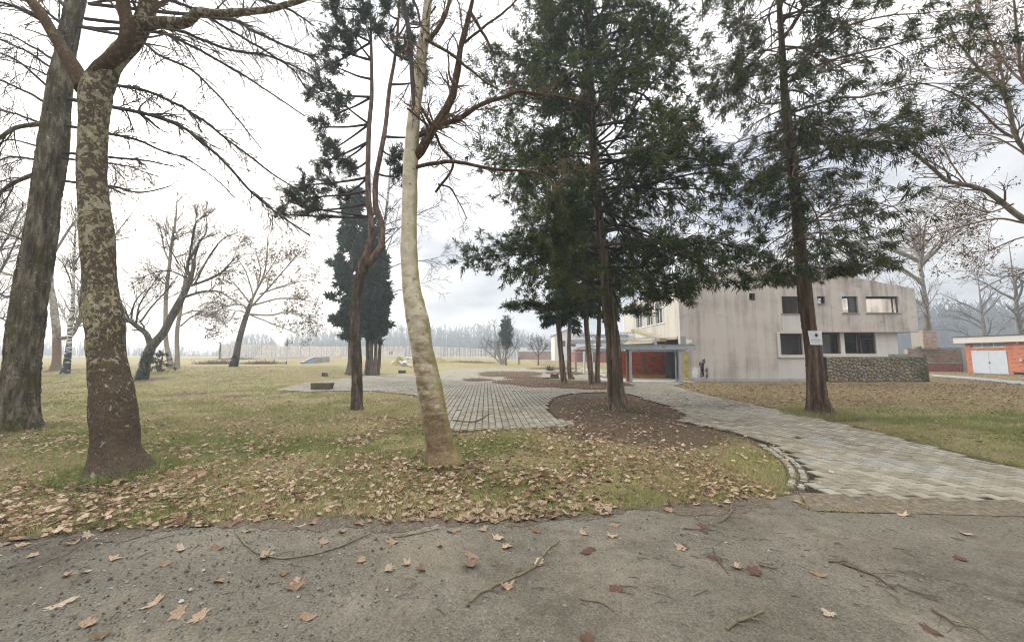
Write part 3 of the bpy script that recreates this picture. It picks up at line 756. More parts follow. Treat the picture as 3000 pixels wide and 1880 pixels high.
for pts, hw, mt, lab in sticks:
    P = np.array([gt(u, v) for u, v in pts]); rad = np.array([max(.003, hwr(hw * .5, p)) for p in P]); rad[-1] *= .5
    S = spline(np.c_[P, rad], 26); base = S[0, :3].copy()
    S[:, 2] += S[:, 3] * .8 + .008 + .012 * np.abs(vnoise(S[:, :3] * 9)); S[:, 0] += .012 * vnoise(S[:, :3] * 6 + 5)
    if 'paving' in lab: S[:, 2] += .02
    g = Geo(); g.tubes(S[:, :3], S[:, 3] * (1 + .25 * vnoise(S[:, :3] * 40)), 6, cap=True)
    if hw >= 5:
        CP_, CR_ = [], []
        for q in range(4):
            i = 6 + 5 * q; t = unit(S[i + 1, :3] - S[i, :3]); sd = np.array([-t[1], t[0], .15]) * (1 if q % 2 else -1); L = .09 + .12 * rng.random()
            CP_.append(np.array([S[i, :3] + (t * .6 + sd * .7) * L * f + [0, 0, .01 * f] for f in (0, .4, .7, 1)])); CR_.append(S[i, 3] * np.array([.5, .4, .3, .2]))
        g.tubes(np.array(CP_), np.array(CR_), 4)
    tag(g.build('stick', mt, org=base), lab, 'stick')
# crumbs of bark and twig scattered on the asphalt
n = 4200; x = rng.uniform(-7, 7, n); y = rng.uniform(2.1, 4.6, n) ** 1.0
k = inpoly(x, y, ROAD) & (np.abs(x) < y * 1.5) & (rng.random(n) < .35 + .8 * np.clip(n2(x, y, .9, 33.0), -.2, 1)); x, y = x[k], y[k]; n = len(x)
th = rng.normal(-.5, .9, n); L = rng.gamma(1.5, .017, n)
dv = np.stack([np.cos(th), np.sin(th), np.zeros(n)], 1) * L[:, None]; c0 = np.stack([x, y, np.full(n, .011)], 1)
P = np.stack([c0 - dv, c0 + np.c_[rng.normal(0, .004, (n, 2)), np.full(n, .003)], c0 + dv], 1); r = rng.uniform(.0012, .0034, n)
g = Geo(); g.tubes(P, np.stack([r * .8, r, r * .6], 1), 4); g.build('twig_crumbs', Mtw, kind='stuff')
n = 15000; x = rng.uniform(-6.5, 6.5, n); y = rng.uniform(2.1, 4.4, n)
k = inpoly(x, y, ROAD) & (np.abs(x) < y * 1.5) & (rng.random(n) < .12 + .75 * sstep(.8, -2.2, x) + .3 * n2(x, y, 1.1, 35.0)); x, y = x[k], y[k]; n = len(x)
s = rng.gamma(2.0, .0022, n) + .002
oc = np.array([[1, 0, 0], [0, 1, 0], [-1, 0, 0], [0, -1, 0], [0, 0, .7], [0, 0, -.5]], float)
V = oc[None] * s[:, None, None] * rng.uniform(.7, 1.3, (n, 6, 1)) + np.stack([x, y, np.full(n, .0075) + s * .3], 1)[:, None]
To = np.array([(0, 1, 4), (1, 2, 4), (2, 3, 4), (3, 0, 4), (1, 0, 5), (2, 1, 5), (3, 2, 5), (0, 3, 5)])
g = Geo(); g.add(V, T=(To[None] + (np.arange(n) * 6)[:, None, None]).reshape(-1, 3), tint=np.repeat(rng.random(n), 6))
Mgv = Mat('gravel', .85, .2); Mgv.color(Mgv.ramp(Mgv.attr(), [(0, (.04, .04, .038)), (.5, (.12, .112, .098)), (.9, (.22, .205, .18)), (1, (.42, .41, .38))]))
g.build('gravel', Mgv.m, kind='stuff')
# ------------------------------------------------------------------ building materials
def plaster_mat(name, col, dirt=(.16, .14, .125), amt=.55, moss=0.0):
    M = Mat(name, .92, .1)
    streak = M.noise(1.0, 6, .65, M.vec((2.6, 2.6, .16))); blot = M.noise(.5, 6, .6); fine = M.noise(22, 5, .7)
    stk2 = M.noise(1.0, 5, .75, M.vec((13, 13, .55)))
    c = M.ramp(fine, [(.3, tuple(q * .86 for q in col)), (.7, col)])
    f = M.math('MULTIPLY', M.val(M.math('ADD', M.math('MULTIPLY', streak, .6), M.math('MULTIPLY', blot, .6)), .52, .78), amt)
    f = M.math('ADD', f, M.math('MULTIPLY', M.val(stk2, .55, .8), amt * .45), True)
    c = M.mix(f, c, dirt)
    if moss: c = M.mix(M.math('MULTIPLY', M.val(M.noise(.9, 5, .7, M.vec((1, 1, 2.2))), .56, .70), moss), c, (.16, .15, .055))
    c = M.mix(M.math('MULTIPLY', M.val(M.voro(3.3), .10, .0), .9), c, (.05, .045, .04))
    M.color(c); M.bump(M.math('ADD', fine, M.noise(120, 3)), .35, .01)
    return M.m
PLAST = plaster_mat('weathered_plaster', (.60, .55, .505), (.25, .21, .18), .6, moss=.2)
PLASTU = plaster_mat('dirty_plaster', (.57, .52, .475), (.20, .165, .145), .95, moss=.55)
PLCLEAN = plaster_mat('pale_plaster', (.62, .59, .555), amt=.12)
INTW = plaster_mat('interior_plaster', (.68, .68, .68), (.35, .34, .32), .35)
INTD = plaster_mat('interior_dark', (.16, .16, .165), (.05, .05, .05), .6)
ROUGHP = plaster_mat('rough_render', (.38, .33, .25), (.20, .14, .09), .7)
CONC = plaster_mat('raw_concrete', (.36, .34, .31), (.12, .11, .10), .7)
ROTC = plaster_mat('peeling_concrete', (.46, .40, .28), (.14, .12, .09), .7)
YELC = plaster_mat('stripped_yellow_render', (.55, .47, .22), (.20, .17, .09), .55)
DARKF = plain('dark_window_frame', (.045, .04, .036), .7, .4, 12)
WHITEF = plain('white_window_frame', (.72, .72, .71), .5, .08, 6, .05)
STEELG = Mat('painted_steel', .55, .4)
STEELG.color(STEELG.mix(STEELG.val(STEELG.noise(4, 6, .7), .60, .68), STEELG.ramp(STEELG.noise(1.5, 4), [(.3, (.30, .33, .38)), (.7, (.40, .43, .48))]), (.16, .07, .035))); STEELG = STEELG.m
STEELW = Mat('white_steel', .6, .3)
STEELW.color(STEELW.mix(STEELW.val(STEELW.noise(3, 6, .7), .62, .70), (.60, .61, .62), (.20, .10, .06))); STEELW = STEELW.m
RUST = plain('rusty_steel', (.22, .085, .05), .8, .35, 8)
GLASSD = Mat('window_glass', .08, .5); GLASSD.color((.05, .06, .07)); GLASSD = GLASSD.m
CURT = plain('curtain', (.42, .44, .45), .9, .2, 5, 0)
BLACK = plain('dark_opening', (.012, .012, .012), .95, .3, 5, 0)
def brick_mat(name, stops, mossy=0.0, single=True):
    M = Mat(name, .9, .12); t = M.orand() if single else M.attr()
    c = M.mix(M.math('MULTIPLY', M.val(M.noise(18, 4, .7), .45, .75), .5), M.ramp(t, stops), tuple(q * .45 for q in stops[0][1]))
    if mossy: c = M.mix(M.math('MULTIPLY', M.val(M.noise(.8, 5, .65, M.N('ShaderNodeNewGeometry').outputs['Position']), .48, .62), mossy), c, (.055, .055, .03))
    M.color(c); M.bump(M.noise(50, 4), .5, .008); return M.m
RED = [(0, (.22, .045, .022)), (.4, (.36, .075, .034)), (.8, (.46, .115, .052)), (1, (.30, .13, .10))]
ORA = [(0, (.34, .10, .05)), (.4, (.48, .16, .08)), (.8, (.58, .21, .11)), (1, (.42, .22, .16))]
TAN = [(0, (.16, .11, .075)), (.35, (.27, .19, .13)), (.7, (.36, .27, .19)), (1, (.24, .10, .06))]
MORT = plain('mortar', (.30, .27, .24), .95, .3, 10)
MORTR = plain('mortar_red', (.16, .07, .05), .95, .35, 10)

def bricks_on(parent, org, ux, un, W, H, bl, bh, joint, mstops, name, holes=(), limit=300, mossy=0.0, depth=.02, keep=None, prio=None):
    """running-bond bricks standing proud of a wall face. org = lower corner (world), ux along the wall, un outwards"""
    ux = np.asarray(ux, float); un = np.asarray(un, float); uz = np.array([0, 0, 1.])
    pl = world_loc(parent); items = []
    nrow = int(H / (bh + joint)); ncol = int(W / (bl + joint)) + 2
    for r in range(nrow):
        zc = (r + .5) * (bh + joint)
        for c in range(ncol):
            x0 = c * (bl + joint) - (r % 2) * (bl + joint) / 2; x1 = x0 + bl
            x0 = max(x0, .004); x1 = min(x1, W - .004)
            if x1 - x0 < .05: continue
            segs = [(x0, x1)]
            for (hx0, hx1, hz0, hz1) in holes:
                if zc + bh / 2 > hz0 and zc - bh / 2 < hz1:
                    ns = []
                    for a, b in segs:
                        if b <= hx0 or a >= hx1: ns.append((a, b)); continue
                        if a < hx0: ns.append((a, hx0))
                        if b > hx1: ns.append((hx1, b))
                    segs = ns
            for a, b in segs:
                if b - a > .03 and (keep is None or keep((a + b) / 2, zc)): items.append((a, b, zc))
    if prio: items.sort(key=lambda t: prio((t[0] + t[1]) / 2, t[2]))
    M1 = brick_mat(name + '_brick', mstops, mossy); M2 = brick_mat(name + '_bricks', mstops, mossy, False)
    g0 = Geo()
    d = depth; V = np.array([[x, y, z] for z in (-.5, .5) for y in (-.5, .5) for x in (-.5, .5)], float)
    inn = V.copy(); 
    g0.add(np.vstack([V * [1, 1, 1]]), Q=[[0, 2, 3, 1], [4, 5, 7, 6], [0, 1, 5, 4], [2, 6, 7, 3], [0, 4, 6, 2], [1, 3, 7, 5]])
    me = g0.mesh('brick', M1); ang = math.atan2(ux[1], ux[0])
    rest = Geo()
    Rm = np.stack([ux, un, uz], 1)
    for k, (a, b, zc) in enumerate(items):
        pr = rng.normal(0, .0025); c = np.asarray(org) + ux * (a + b) / 2 + un * (d / 2 - .004 + pr) + uz * zc
        if k < limit: inst('brick', me, parent, tuple(c - pl), (0, 0, ang), (b - a, d, bh))
        else: rest.box(c, (b - a, d, bh), Rm, tint=rng.random())
    if len(items) > limit: rest.build('bricks_beyond', M2, parent, kind='stuff')

# ------------------------------------------------------------------ the abandoned house
YF = 24.75
def fx(u, v=1000): return at(u, v, YF)[0]
def fz(v, u=2300): return at(u, v, YF)[2]
XL, XR = fx(1998, 1115), fx(2692, 970)
ZO = fz(972)                                    # underside of the overhanging upper storey
house = thing('house', 'abandoned two storey grey plaster house with empty windows', 'house', (XL, YF, 0))
roofline = [(XL, fz(829)), (fx(2043), fz(815)), (fx(2285), fz(760)), (fx(2441), fz(798)), (XR, fz(846))]
def rl(x): return float(np.interp(x, [p[0] for p in roofline], [p[1] for p in roofline]))
def hole(u0, u1, v0, v1): return (fx(u0, (v0 + v1) / 2), fx(u1, (v0 + v1) / 2), fz(v1), fz(v0))
H_UP = [hole(2195, 2213, 859, 880), hole(2291, 2346, 868, 919), hole(2398, 2417, 868, 889), hole(2468, 2514, 868, 917), hole(2538, 2634, 868, 917)]
H_LW = hole(2284, 2352, 977, 1039)
H_DMG = hole(2052, 2063, 1062, 1104)
H_RIGHT = hole(2408, 2579, 975, 1036)
def wall_holes(g, x0, x1, y0, y1, z0, top, holes):
    """a wall slab in the xz plane with real openings; top is a number or function of x"""
    tf = top if callable(top) else (lambda x: top)
    xs_ = sorted(set([x0, x1] + [h for hh in holes for h in hh[:2] if x0 < h < x1] + [p[0] for p in roofline if callable(top) and x0 < p[0] < x1]))
    for a, b in zip(xs_[:-1], xs_[1:]):
        m_ = (a + b) / 2; hs = sorted([(h[2], h[3]) for h in holes if h[0] <= m_ <= h[1]]); lo = z0; spans = []
        for h0, h1 in hs:
            if h0 > lo: spans.append((lo, h0, None))
            lo = max(lo, h1)
        spans.append((lo, None, True))
        for s0, s1, tp in spans:
            za, zb = (tf(a), tf(b)) if tp else (s1, s1)
            v = [(a, y0, s0), (b, y0, s0), (b, y1, s0), (a, y1, s0), (a, y0, za), (b, y0, zb), (b, y1, zb), (a, y1, za)]
            g.add(v, Q=[[0, 3, 2, 1], [4, 5, 6, 7], [0, 1, 5, 4], [2, 3, 7, 6], [1, 2, 6, 5], [0, 4, 7, 3]])
XM = fx(2404, 1000)
g = Geo(); wall_holes(g, XL, XM, YF, YF + .34, .18, rl, H_UP[:2] + [H_LW, H_DMG]); g.build('front_wall', PLAST, house)
g = Geo(); wall_holes(g, XM, XR, YF, YF + .34, ZO, rl, [h for h in H_UP[2:]] + [(XM - .3, H_UP[2][1], H_UP[2][2], H_UP[2][3])]); g.build('overhang_wall', PLASTU, house)
g = Geo(); g.bb(XL + .1, XM, YF - .015, YF + .3, 0, .185); g.build('plinth', plaster_mat('plinth_concrete', (.44, .43, .42), amt=.5), house)
# lower right storey, set back under the overhang
XB = fx(2643, 1000)
LR = [(fx(2408), fx(2474), .98, ZO - .02), (fx(2486), fx(2579), .98, ZO - .02)]
g = Geo(); wall_holes(g, XM, XB, YF + .30, YF + .55, 0, ZO, [(a, b, fz(1036), ZO - .03) for a, b, _, _ in LR]); g.build('recessed_wall', PLCLEAN, house)
# patch of cleaner plaster under the window
a, b = fx(2291, 945), fx(2380, 945)
g = Geo(); g.bb(a, b, YF - .012, YF + .005, fz(970), fz(922)); g.build('patch_panel', PLCLEAN, house)
g = Geo(); g.bb(fx(2281, 1080), fx(2405, 1080), YF - .012, YF + .005, .19, fz(1050)); g.build('patch_panel', PLCLEAN, house)
# west side wall (upper storey), rear wall, east wall, slab, partition walls
YB = YF + 12.5
ZS0, ZS1 = 4.15, 5.75
zpan = fz(985, 2000)
def side_wall(x0, x1):
    g = Geo()
    win = [(YF + 2.4, YF + 4.1), (YF + 4.35, YF + 6.0), (YF + 6.7, YF + 8.6)]
    ys_ = [YF + .34] + [q for w_ in win for q in w_] + [YB - .3]
    for k in range(len(ys_) - 1):
        a, b = ys_[k], ys_[k + 1]
        if k % 2: g.bb(x0, x1, a, b, zpan, ZS0); g.bb(x0, x1, a, b, ZS1, rl(XL))
        else: g.bb(x0, x1, a, b, zpan, rl(XL))
    return g, win
g, win = side_wall(XL, XL + .3); g.build('side_wall', plaster_mat('side_plaster', (.60, .58, .53), amt=.4), house)
for a, b in win:
    wdw = Geo(); x0 = XL + .10
    for z0_, z1_ in ((ZS0, ZS0 + .06), (ZS1 - .06, ZS1), (ZS1 - .42, ZS1 - .35)): wdw.bb(x0, x0 + .07, a, b, z0_, z1_)
    for q in (a, a + (b - a) * .33, a + (b - a) * .66, b - .06): wdw.bb(x0 - .003, x0 + .073, q, q + .06, ZS0 + .002, ZS1 - .002)
    o = wdw.build('window', WHITEF, house)
    for k in range(3):
        q = Geo(); s0 = a + (b - a) * k / 3 + .06; s1 = a + (b - a) * (k + 1) / 3 - .003; q.bb(x0 + .03, x0 + .04, s0, s1, ZS0 + .06, ZS1 - .42)
        q.build('pane', GLASSD if k != 0 else CURT, o)
    q = Geo(); q.bb(x0 + .03, x0 + .04, a + .06, b - .06, ZS1 - .35, ZS1 - .06); q.build('pane', GLASSD, o)
    s = Geo(); s.bb(XL - .06, XL + .02, a - .05, b + .05, ZS0 - .05, ZS0 - .003); s.build('sill', WHITEF, o)
g = Geo(); g.bb(XL, XR, YB - .3, YB, 0, fz(829)); g2 = Geo()
RW = [(fx(2430), XR - 2.2, .9, 2.85), (XL + 4, XL + 7, 1.0, 2.6), (XL + 9, XL + 12, 4.0, 5.5)]
g = Geo(); wall_holes(g, XL, XR, YB - .3, YB, 0, fz(846), RW); g.build('rear_wall', INTW, house)
g = Geo(); g.bb(XR - .3, XR, YF + .34, YB - .3, ZO, fz(846)); g.bb(XB - .25, XB, YF + .55, YB - .3, 0, ZO - .001); g.build('east_wall', PLASTU, house)
g = Geo(); g.bb(XL + .31, XR - .31, YF + .34, YB - .3, ZO - .03, ZO + .17); g.bb(XM, XR - .001, YF + .004, YF + .335, ZO - .0315, ZO - .001); g.build('floor_slab', CONC, house)
g = Geo(); g.bb(XL + 1.4, XB - .25, YF + .34, YB - .3, .0, .14); g.build('ground_slab', CONC, house)
g = Geo()
g.bb(fx(2462), fx(2462) + .15, YF + 1.6, YF + 3.4, .14, ZO - .04); g.build('partition', INTW, house)
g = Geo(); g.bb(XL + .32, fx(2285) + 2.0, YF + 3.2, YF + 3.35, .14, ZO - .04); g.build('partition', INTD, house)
g = Geo(); wall_holes(g, fx(2285) + 2.0, fx(2462), YF + 3.4, YF + 3.55, .14, ZO - .04, [(fx(2425), fx(2425) + .85, .14, 2.2)]); g.build('partition', INTW, house)
g = Geo(); g.bb(fx(2462), fx(2530), YF + 2.6, YF + 2.75, .14, ZO - .04); g.build('partition', INTW, house)
ZU = ZO + .17
g = Geo(); g.bb(fx(2515), fx(2690), YF + 4.2, YF + 4.35, ZU, fz(846) - .9); g.build('upper_partition', INTW, house)
g = Geo(); g.bb(fx(2425), fx(2530), YF + 2.6, YF + 2.75, ZU, fz(846) - .5); g.build('upper_partition', INTW, house)
g = Geo(); g.bb(fx(2180), fx(2425), YF + 2.0, YF + 2.15, ZU, fz(846) - .3); g.build('upper_partition', ROUGHP, house)
pb = Geo(); pb.bb(fx(2530), fx(2575), YF + 2.8, YF + 2.95, ZU, fz(846) - 1.3); pbo = pb.build('broken_brick_wall', MORT, house)
g = Geo()
for k in range(9): g.bb(fx(2430) + k * .0, XR - .3, YF + .6 + k * .55, YF + .72 + k * .55, fz(861) - .02, fz(861) + .14) if k < 3 else None
g.build('ceiling_beams', DARKF, house)
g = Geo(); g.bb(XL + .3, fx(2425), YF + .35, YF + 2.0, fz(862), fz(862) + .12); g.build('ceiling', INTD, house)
# roof: tiles left only at the front edge
ROOFT = plain('roof_tile', (.34, .12, .07), .85, .4, 9)
g = Geo()
xs_ = [p[0] for p in roofline]
for (xa, xb) in ((XL - .1, fx(2120)), (fx(2225), fx(2285))):
    for q in np.arange(xa, xb, .24):
        z = rl(max(q, XL)) - .02; z2 = rl(max(q + .24, XL)) - .02
        for k in range(3):
            y0 = YF + .02 + k * .42
            dz = .05 + .03 * rng.random()
            g.add([(q, y0, z + .0), (q + .23, y0, z2), (q + .23, y0 + .46, z2 + .0), (q, y0 + .46, z), (q, y0, z + dz), (q + .23, y0, z2 + dz), (q + .23, y0 + .46, z2 + dz), (q, y0 + .46, z + dz)],
                  Q=[[0, 3, 2, 1], [4, 5, 6, 7], [0, 1, 5, 4], [2, 3, 7, 6], [1, 2, 6, 5], [0, 4, 7, 3]], tint=rng.random())
ro = g.build('roof_tiles', ROOFT, house, kind='stuff')
g = Geo(); g.tubes(np.array([[fx(2233), YF + .1, fz(813)], [fx(2233), YF + .1, fz(783)], [fx(2232), YF + .1, fz(765)]]), np.array([.03, .03, .03]), 8, cap=True); g.build('vent_pipe', plain('vent_orange', (.45, .22, .06)), house)
# frames and sills of the front windows
def opening_frame(h, name, t=.05, sill=True, mull=(), lintel=0.0, mat=DARKF, dy=.12, lab=None):
    a, b, z0_, z1_ = h; g = Geo()
    g.bb(a + .002, a + t, YF + dy, YF + dy + .07, z0_ + .002, z1_ - .002); g.bb(b - t, b - .002, YF + dy, YF + dy + .07, z0_ + .002, z1_ - .002)
    g.bb(a + t, b - t, YF + dy + .002, YF + dy + .068, z1_ - t - lintel, z1_ - .003); g.bb(a + t, b - t, YF + dy + .002, YF + dy + .068, z0_ + .003, z0_ + t)
    for q in mull:
        x_ = a + (b - a) * q; g.bb(x_ - .03, x_ + .03, YF + dy + .004, YF + dy + .064, z0_ + t, z1_ - t - lintel)
    o = g.build('window_frame', mat, house)
    if sill: s = Geo(); s.bb(a - .08, b + .08, YF - .06, YF + .11, z0_ - .05, z0_ + .006); s.build('sill', CONC, o)
    return o
opening_frame(H_UP[0], 'w', .03, False); opening_frame(H_UP[1], 'w', .05, True, (), .18)
opening_frame((H_UP[2][0], H_UP[2][1], H_UP[2][2], H_UP[2][3]), 'w', .03, True)
opening_frame(H_UP[3], 'w', .06, True, (.52,), .0); o5 = opening_frame(H_UP[4], 'w', .05, True, (.86,), .10)
g = Geo(); a, b, z0_, z1_ = H_UP[3]; g.bb(a + (b - a) * .56, b - .07, YF + .14, YF + .15, z0_ + .06, z1_ - .06); g.build('pane', GLASSD, house)
g = Geo(); a, b, z0_, z1_ = H_LW
for q in ((a - .2, b + .1, YF - .10, YF + .12, z1_ + .002, z1_ + .11), (a - .2, b + .1, YF - .10, YF + .12, z0_ - .2, z0_ - .002), (a - .2, a - .002, YF - .10, YF + .12, z0_ - .002, z1_ + .002)): g.bb(*q)
g.build('window_surround', PLCLEAN, house)
opening_frame(H_LW, 'w', .05, False, (), .0)
g = Geo(); g.bb(a + 1.05, a + 1.45, YF + 2.0, YF + 2.35, 1.2, 2.2); g.build('wall_cabinet', plain('cabinet_grey', (.32, .32, .33)), house)
g = Geo(); g.bb(a + .3, a + .42, YF + 1.2, YF + 1.3, .14, 2.0); g.build('loose_board', plain('board', (.25, .22, .18)), house)
# broken frames of the long lower opening
zA = fz(1036)
for (u0, u1, mulls) in ((2408, 2474, (.16, .93)), (2486, 2579, (.42, .55, .97))):
    a, b = fx(u0), fx(u1); g = Geo(); y0 = YF + .38
    g.bb(a, b, y0, y0 + .08, zA + .005, zA + .06); g.bb(a, b, y0, y0 + .08, ZO - .10, ZO - .035)
    for q in mulls: x_ = a + (b - a) * q; g.bb(x_ - .045, x_ + .045, y0 - .002, y0 + .082, zA + .06, ZO - .10)
    if u0 == 2486:
        zt = zA + (ZO - zA) * .70; g.bb(a + (b - a) * .58, b - .08, y0 + .002, y0 + .078, zt - .035, zt + .035)
        x_ = a + (b - a) * .77; g.bb(x_ - .03, x_ + .03, y0 + .004, y0 + .074, zt + .035, ZO - .10)
    g.build('window_frame', plain('brown_frame', (.075, .05, .036), .8, .4, 14), house)
g = Geo(); g.bb(XM - .05, fx(2590, 1040), YF - .28, YF + .32, fz(1045), fz(1037)); g.build('terrace_coping', PLCLEAN, house)
g = Geo(); g.bb(fx(2590, 1040) + .003, fx(2722, 1040), YF - .28, YF + .32, fz(1045), fz(1037)); g.build('terrace_coping', plaster_mat('mossy_coping', (.30, .28, .24), (.07, .065, .045), .95, .8), house)
# damaged plaster spots
g = Geo(); a, b, z0_, z1_ = H_DMG; g.bb(a, b, YF + .12, YF + .2, z0_, z1_); dmg = g.build('damage_back', INTD, house)
bm_me = Geo().box((0, 0, 0), (1, 1, 1)).mesh('brick', brick_mat('damage_brick', [(0, (.06, .03, .022)), (.5, (.11, .055, .04)), (.8, (.17, .12, .09)), (1, (.05, .045, .04))]))
pl = world_loc(house)
for r in range(9):
    for c in range(2):
        if rng.random() < .75:
            p = np.array([a + .07 + c * .13 + (r % 2) * .05, YF + .09, z0_ + .06 + r * .1]); inst('brick', bm_me, dmg, tuple(p - pl), (rng.normal(0, .2), rng.normal(0, .15), rng.normal(0, .2)), (.11, .1, .065))
def ragged(u0, u1, v0, v1, seed, n=22):
    r_ = np.random.default_rng(seed); th = np.linspace(0, 2 * math.pi, n, endpoint=False); rr = r_.uniform(.55, 1.05, n)
    cx_, cz_ = (fx(u0) + fx(u1)) / 2, (fz(v0) + fz(v1)) / 2
    return np.stack([cx_ + np.cos(th) * rr * (fx(u1) - fx(u0)) / 2 * 1.2, cz_ + np.sin(th) * rr * (fz(v0) - fz(v1)) / 2 * 1.2], 1)
def chip(P, t, mat, name):
    g = Geo(); n = len(P); c = P.mean(0)
    V = np.vstack([np.c_[P[:, 0], np.full(n, YF - t), P[:, 1]], np.c_[P[:, 0], np.full(n, YF + .004), P[:, 1]], [[c[0], YF - t * 1.3, c[1]]]])
    g.add(V, T=[(i, (i + 1) % n, 2 * n) for i in range(n)], Q=[(i, n + i, n + (i + 1) % n, (i + 1) % n) for i in range(n)]); return g.build(name, mat, house)
chip(ragged(2022, 2042, 1074, 1106, 3), .012, WHITEF, 'bare_patch'); chip(ragged(2004, 2026, 993, 1006, 4), .012, WHITEF, 'bare_patch')
for s, (u, v) in enumerate(((2049, 1068), (2066, 1084), (2050, 1098), (2066, 1100), (2059, 1058))): chip(ragged(u - 4, u + 4, v - 8, v + 8, 9 + s, 12), .02, INTD, 'loose_plaster')
# stripped corner pier in front of the plaster
g = Geo()
def lumpy_box(x0, x1, y0, y1, z0, z1, amp, nz=14, nx_=6):
    """box with a rough hacked surface"""
    g = Geo(); per = [(x0 + (x1 - x0) * t, y0) for t in np.linspace(0, 1, nx_)[:-1]] + [(x1, y0 + (y1 - y0) * t) for t in np.linspace(0, 1, nx_)[:-1]] + [(x1 - (x1 - x0) * t, y1) for t in np.linspace(0, 1, nx_)[:-1]] + [(x0, y1 - (y1 - y0) * t) for t in np.linspace(0, 1, nx_)[:-1]]
    m_ = len(per); zs = np.linspace(z0, z1, nz); V = np.array([(x, y, z) for z in zs for x, y in per])
    V[:, :2] += amp * np.stack([vnoise(V * 7), vnoise(V * 7 + 31)], 1)
    g.add(V, Q=[(r * m_ + i, r * m_ + (i + 1) % m_, (r + 1) * m_ + (i + 1) % m_, (r + 1) * m_ + i) for r in range(nz - 1) for i in range(m_)], ng=[list(range(m_))[::-1], [(nz - 1) * m_ + i for i in range(m_)]])
    return g
lumpy_box(XL + .02, XL + .50, YF - .05, YF + .4, 0, fz(1031), .035).build('stripped_pier', YELC, house)
YP = YF + 3.6; xp = at(1955, 1100, YP)[0]
lumpy_box(xp, xp + .75, YP - .1, YP + .7, 0, 1.95, .035).build('stripped_pier', YELC, house)
g = Geo(); g.bb(XL + .02, XL + .36, YF - .02, YF + .34, fz(1031), zpan); g.build('corner_column', CONC, house)
# edge of the upper slab on the west side with the dark storey gap below
g = Geo(); g.bb(XL - .04, XL + .5, YF + .34, YB - 3.0, zpan - .16, zpan - .003); g.build('slab_edge', ROTC, house)
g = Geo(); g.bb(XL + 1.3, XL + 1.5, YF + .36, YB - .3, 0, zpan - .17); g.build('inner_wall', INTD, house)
# torn canopy slab
A_, B_ = at(1857, 968, YF + 5.2), at(1942, 995, YF + .8)
g = Geo(); d = B_ - A_
for k in range(8):
    a_ = A_ + d * k / 8; b_ = A_ + d * (k + 1) / 8 + d / 8 * .02
    g.bar(a_, b_, .5, .22 + .05 * rng.random())
g.build('torn_canopy', ROTC, house)

# stone terrace wall: every stone a piece of its own
SX0, SX1 = fx(2413, 1080), at(2731, 1080, YF - .5)[0]; SZ = fz(1045); SY = YF - .32
swall = thing('stone_wall', 'rubble stone terrace wall in front of the grey house', 'wall', (SX0, SY, 0))
g = Geo(); g.bb(SX0, SX1, SY + .05, SY + .5, -.05, SZ - .003); g.build('mortar_core', plain('stone_mortar', (.055, .05, .042), .95, .4, 8), swall)
Mst = Mat('field_stone', .85, .2)
sc_ = Mst.ramp(Mst.orand(), [(0, (.13, .11, .075)), (.2, (.30, .245, .155)), (.4, (.19, .163, .118)), (.58, (.37, .255, .12)), (.78, (.31, .275, .21)), (1, (.16, .15, .13))])
wp = Mst.N('ShaderNodeNewGeometry').outputs['Position']
sx_ = Mst.N('ShaderNodeSeparateXYZ'); Mst.L(wp, sx_.inputs[0])
moss = Mst.math('MULTIPLY', Mst.val(sx_.outputs[0], SX0 + 3.5, SX1), Mst.val(Mst.noise(.9, 5, .6, wp), .35, .6))
Mst.color(Mst.mix(Mst.math('MULTIPLY', moss, .75), Mst.mix(.35, sc_, Mst.ramp(Mst.noise(9, 5, .7), [(.3, (.07, .06, .045)), (.7, (.30, .26, .20))])), (.045, .05, .018))); Mst.bump(Mst.noise(14, 5, .7), .6, .03)
W_, H_ = SX1 - SX0, SZ
cell = .225; pts = []
for r in range(int(H_ / cell) + 1):
    for c in range(int(W_ / cell) + 1):
        pts.append(((c + .5 + (r % 2) * .5 + rng.uniform(-.62, .62)) * cell, (r + .5 + rng.uniform(-.55, .55)) * cell))
pts = np.array(pts)
def clip_half(poly, a, n_):
    out = []
    for i in range(len(poly)):
        p, q = poly[i], poly[(i + 1) % len(poly)]; dp, dq = (p - a) @ n_, (q - a) @ n_
        if dp <= 0: out.append(p)
        if dp * dq < 0: out.append(p + (q - p) * dp / (dp - dq))
    return out
cnt = 0
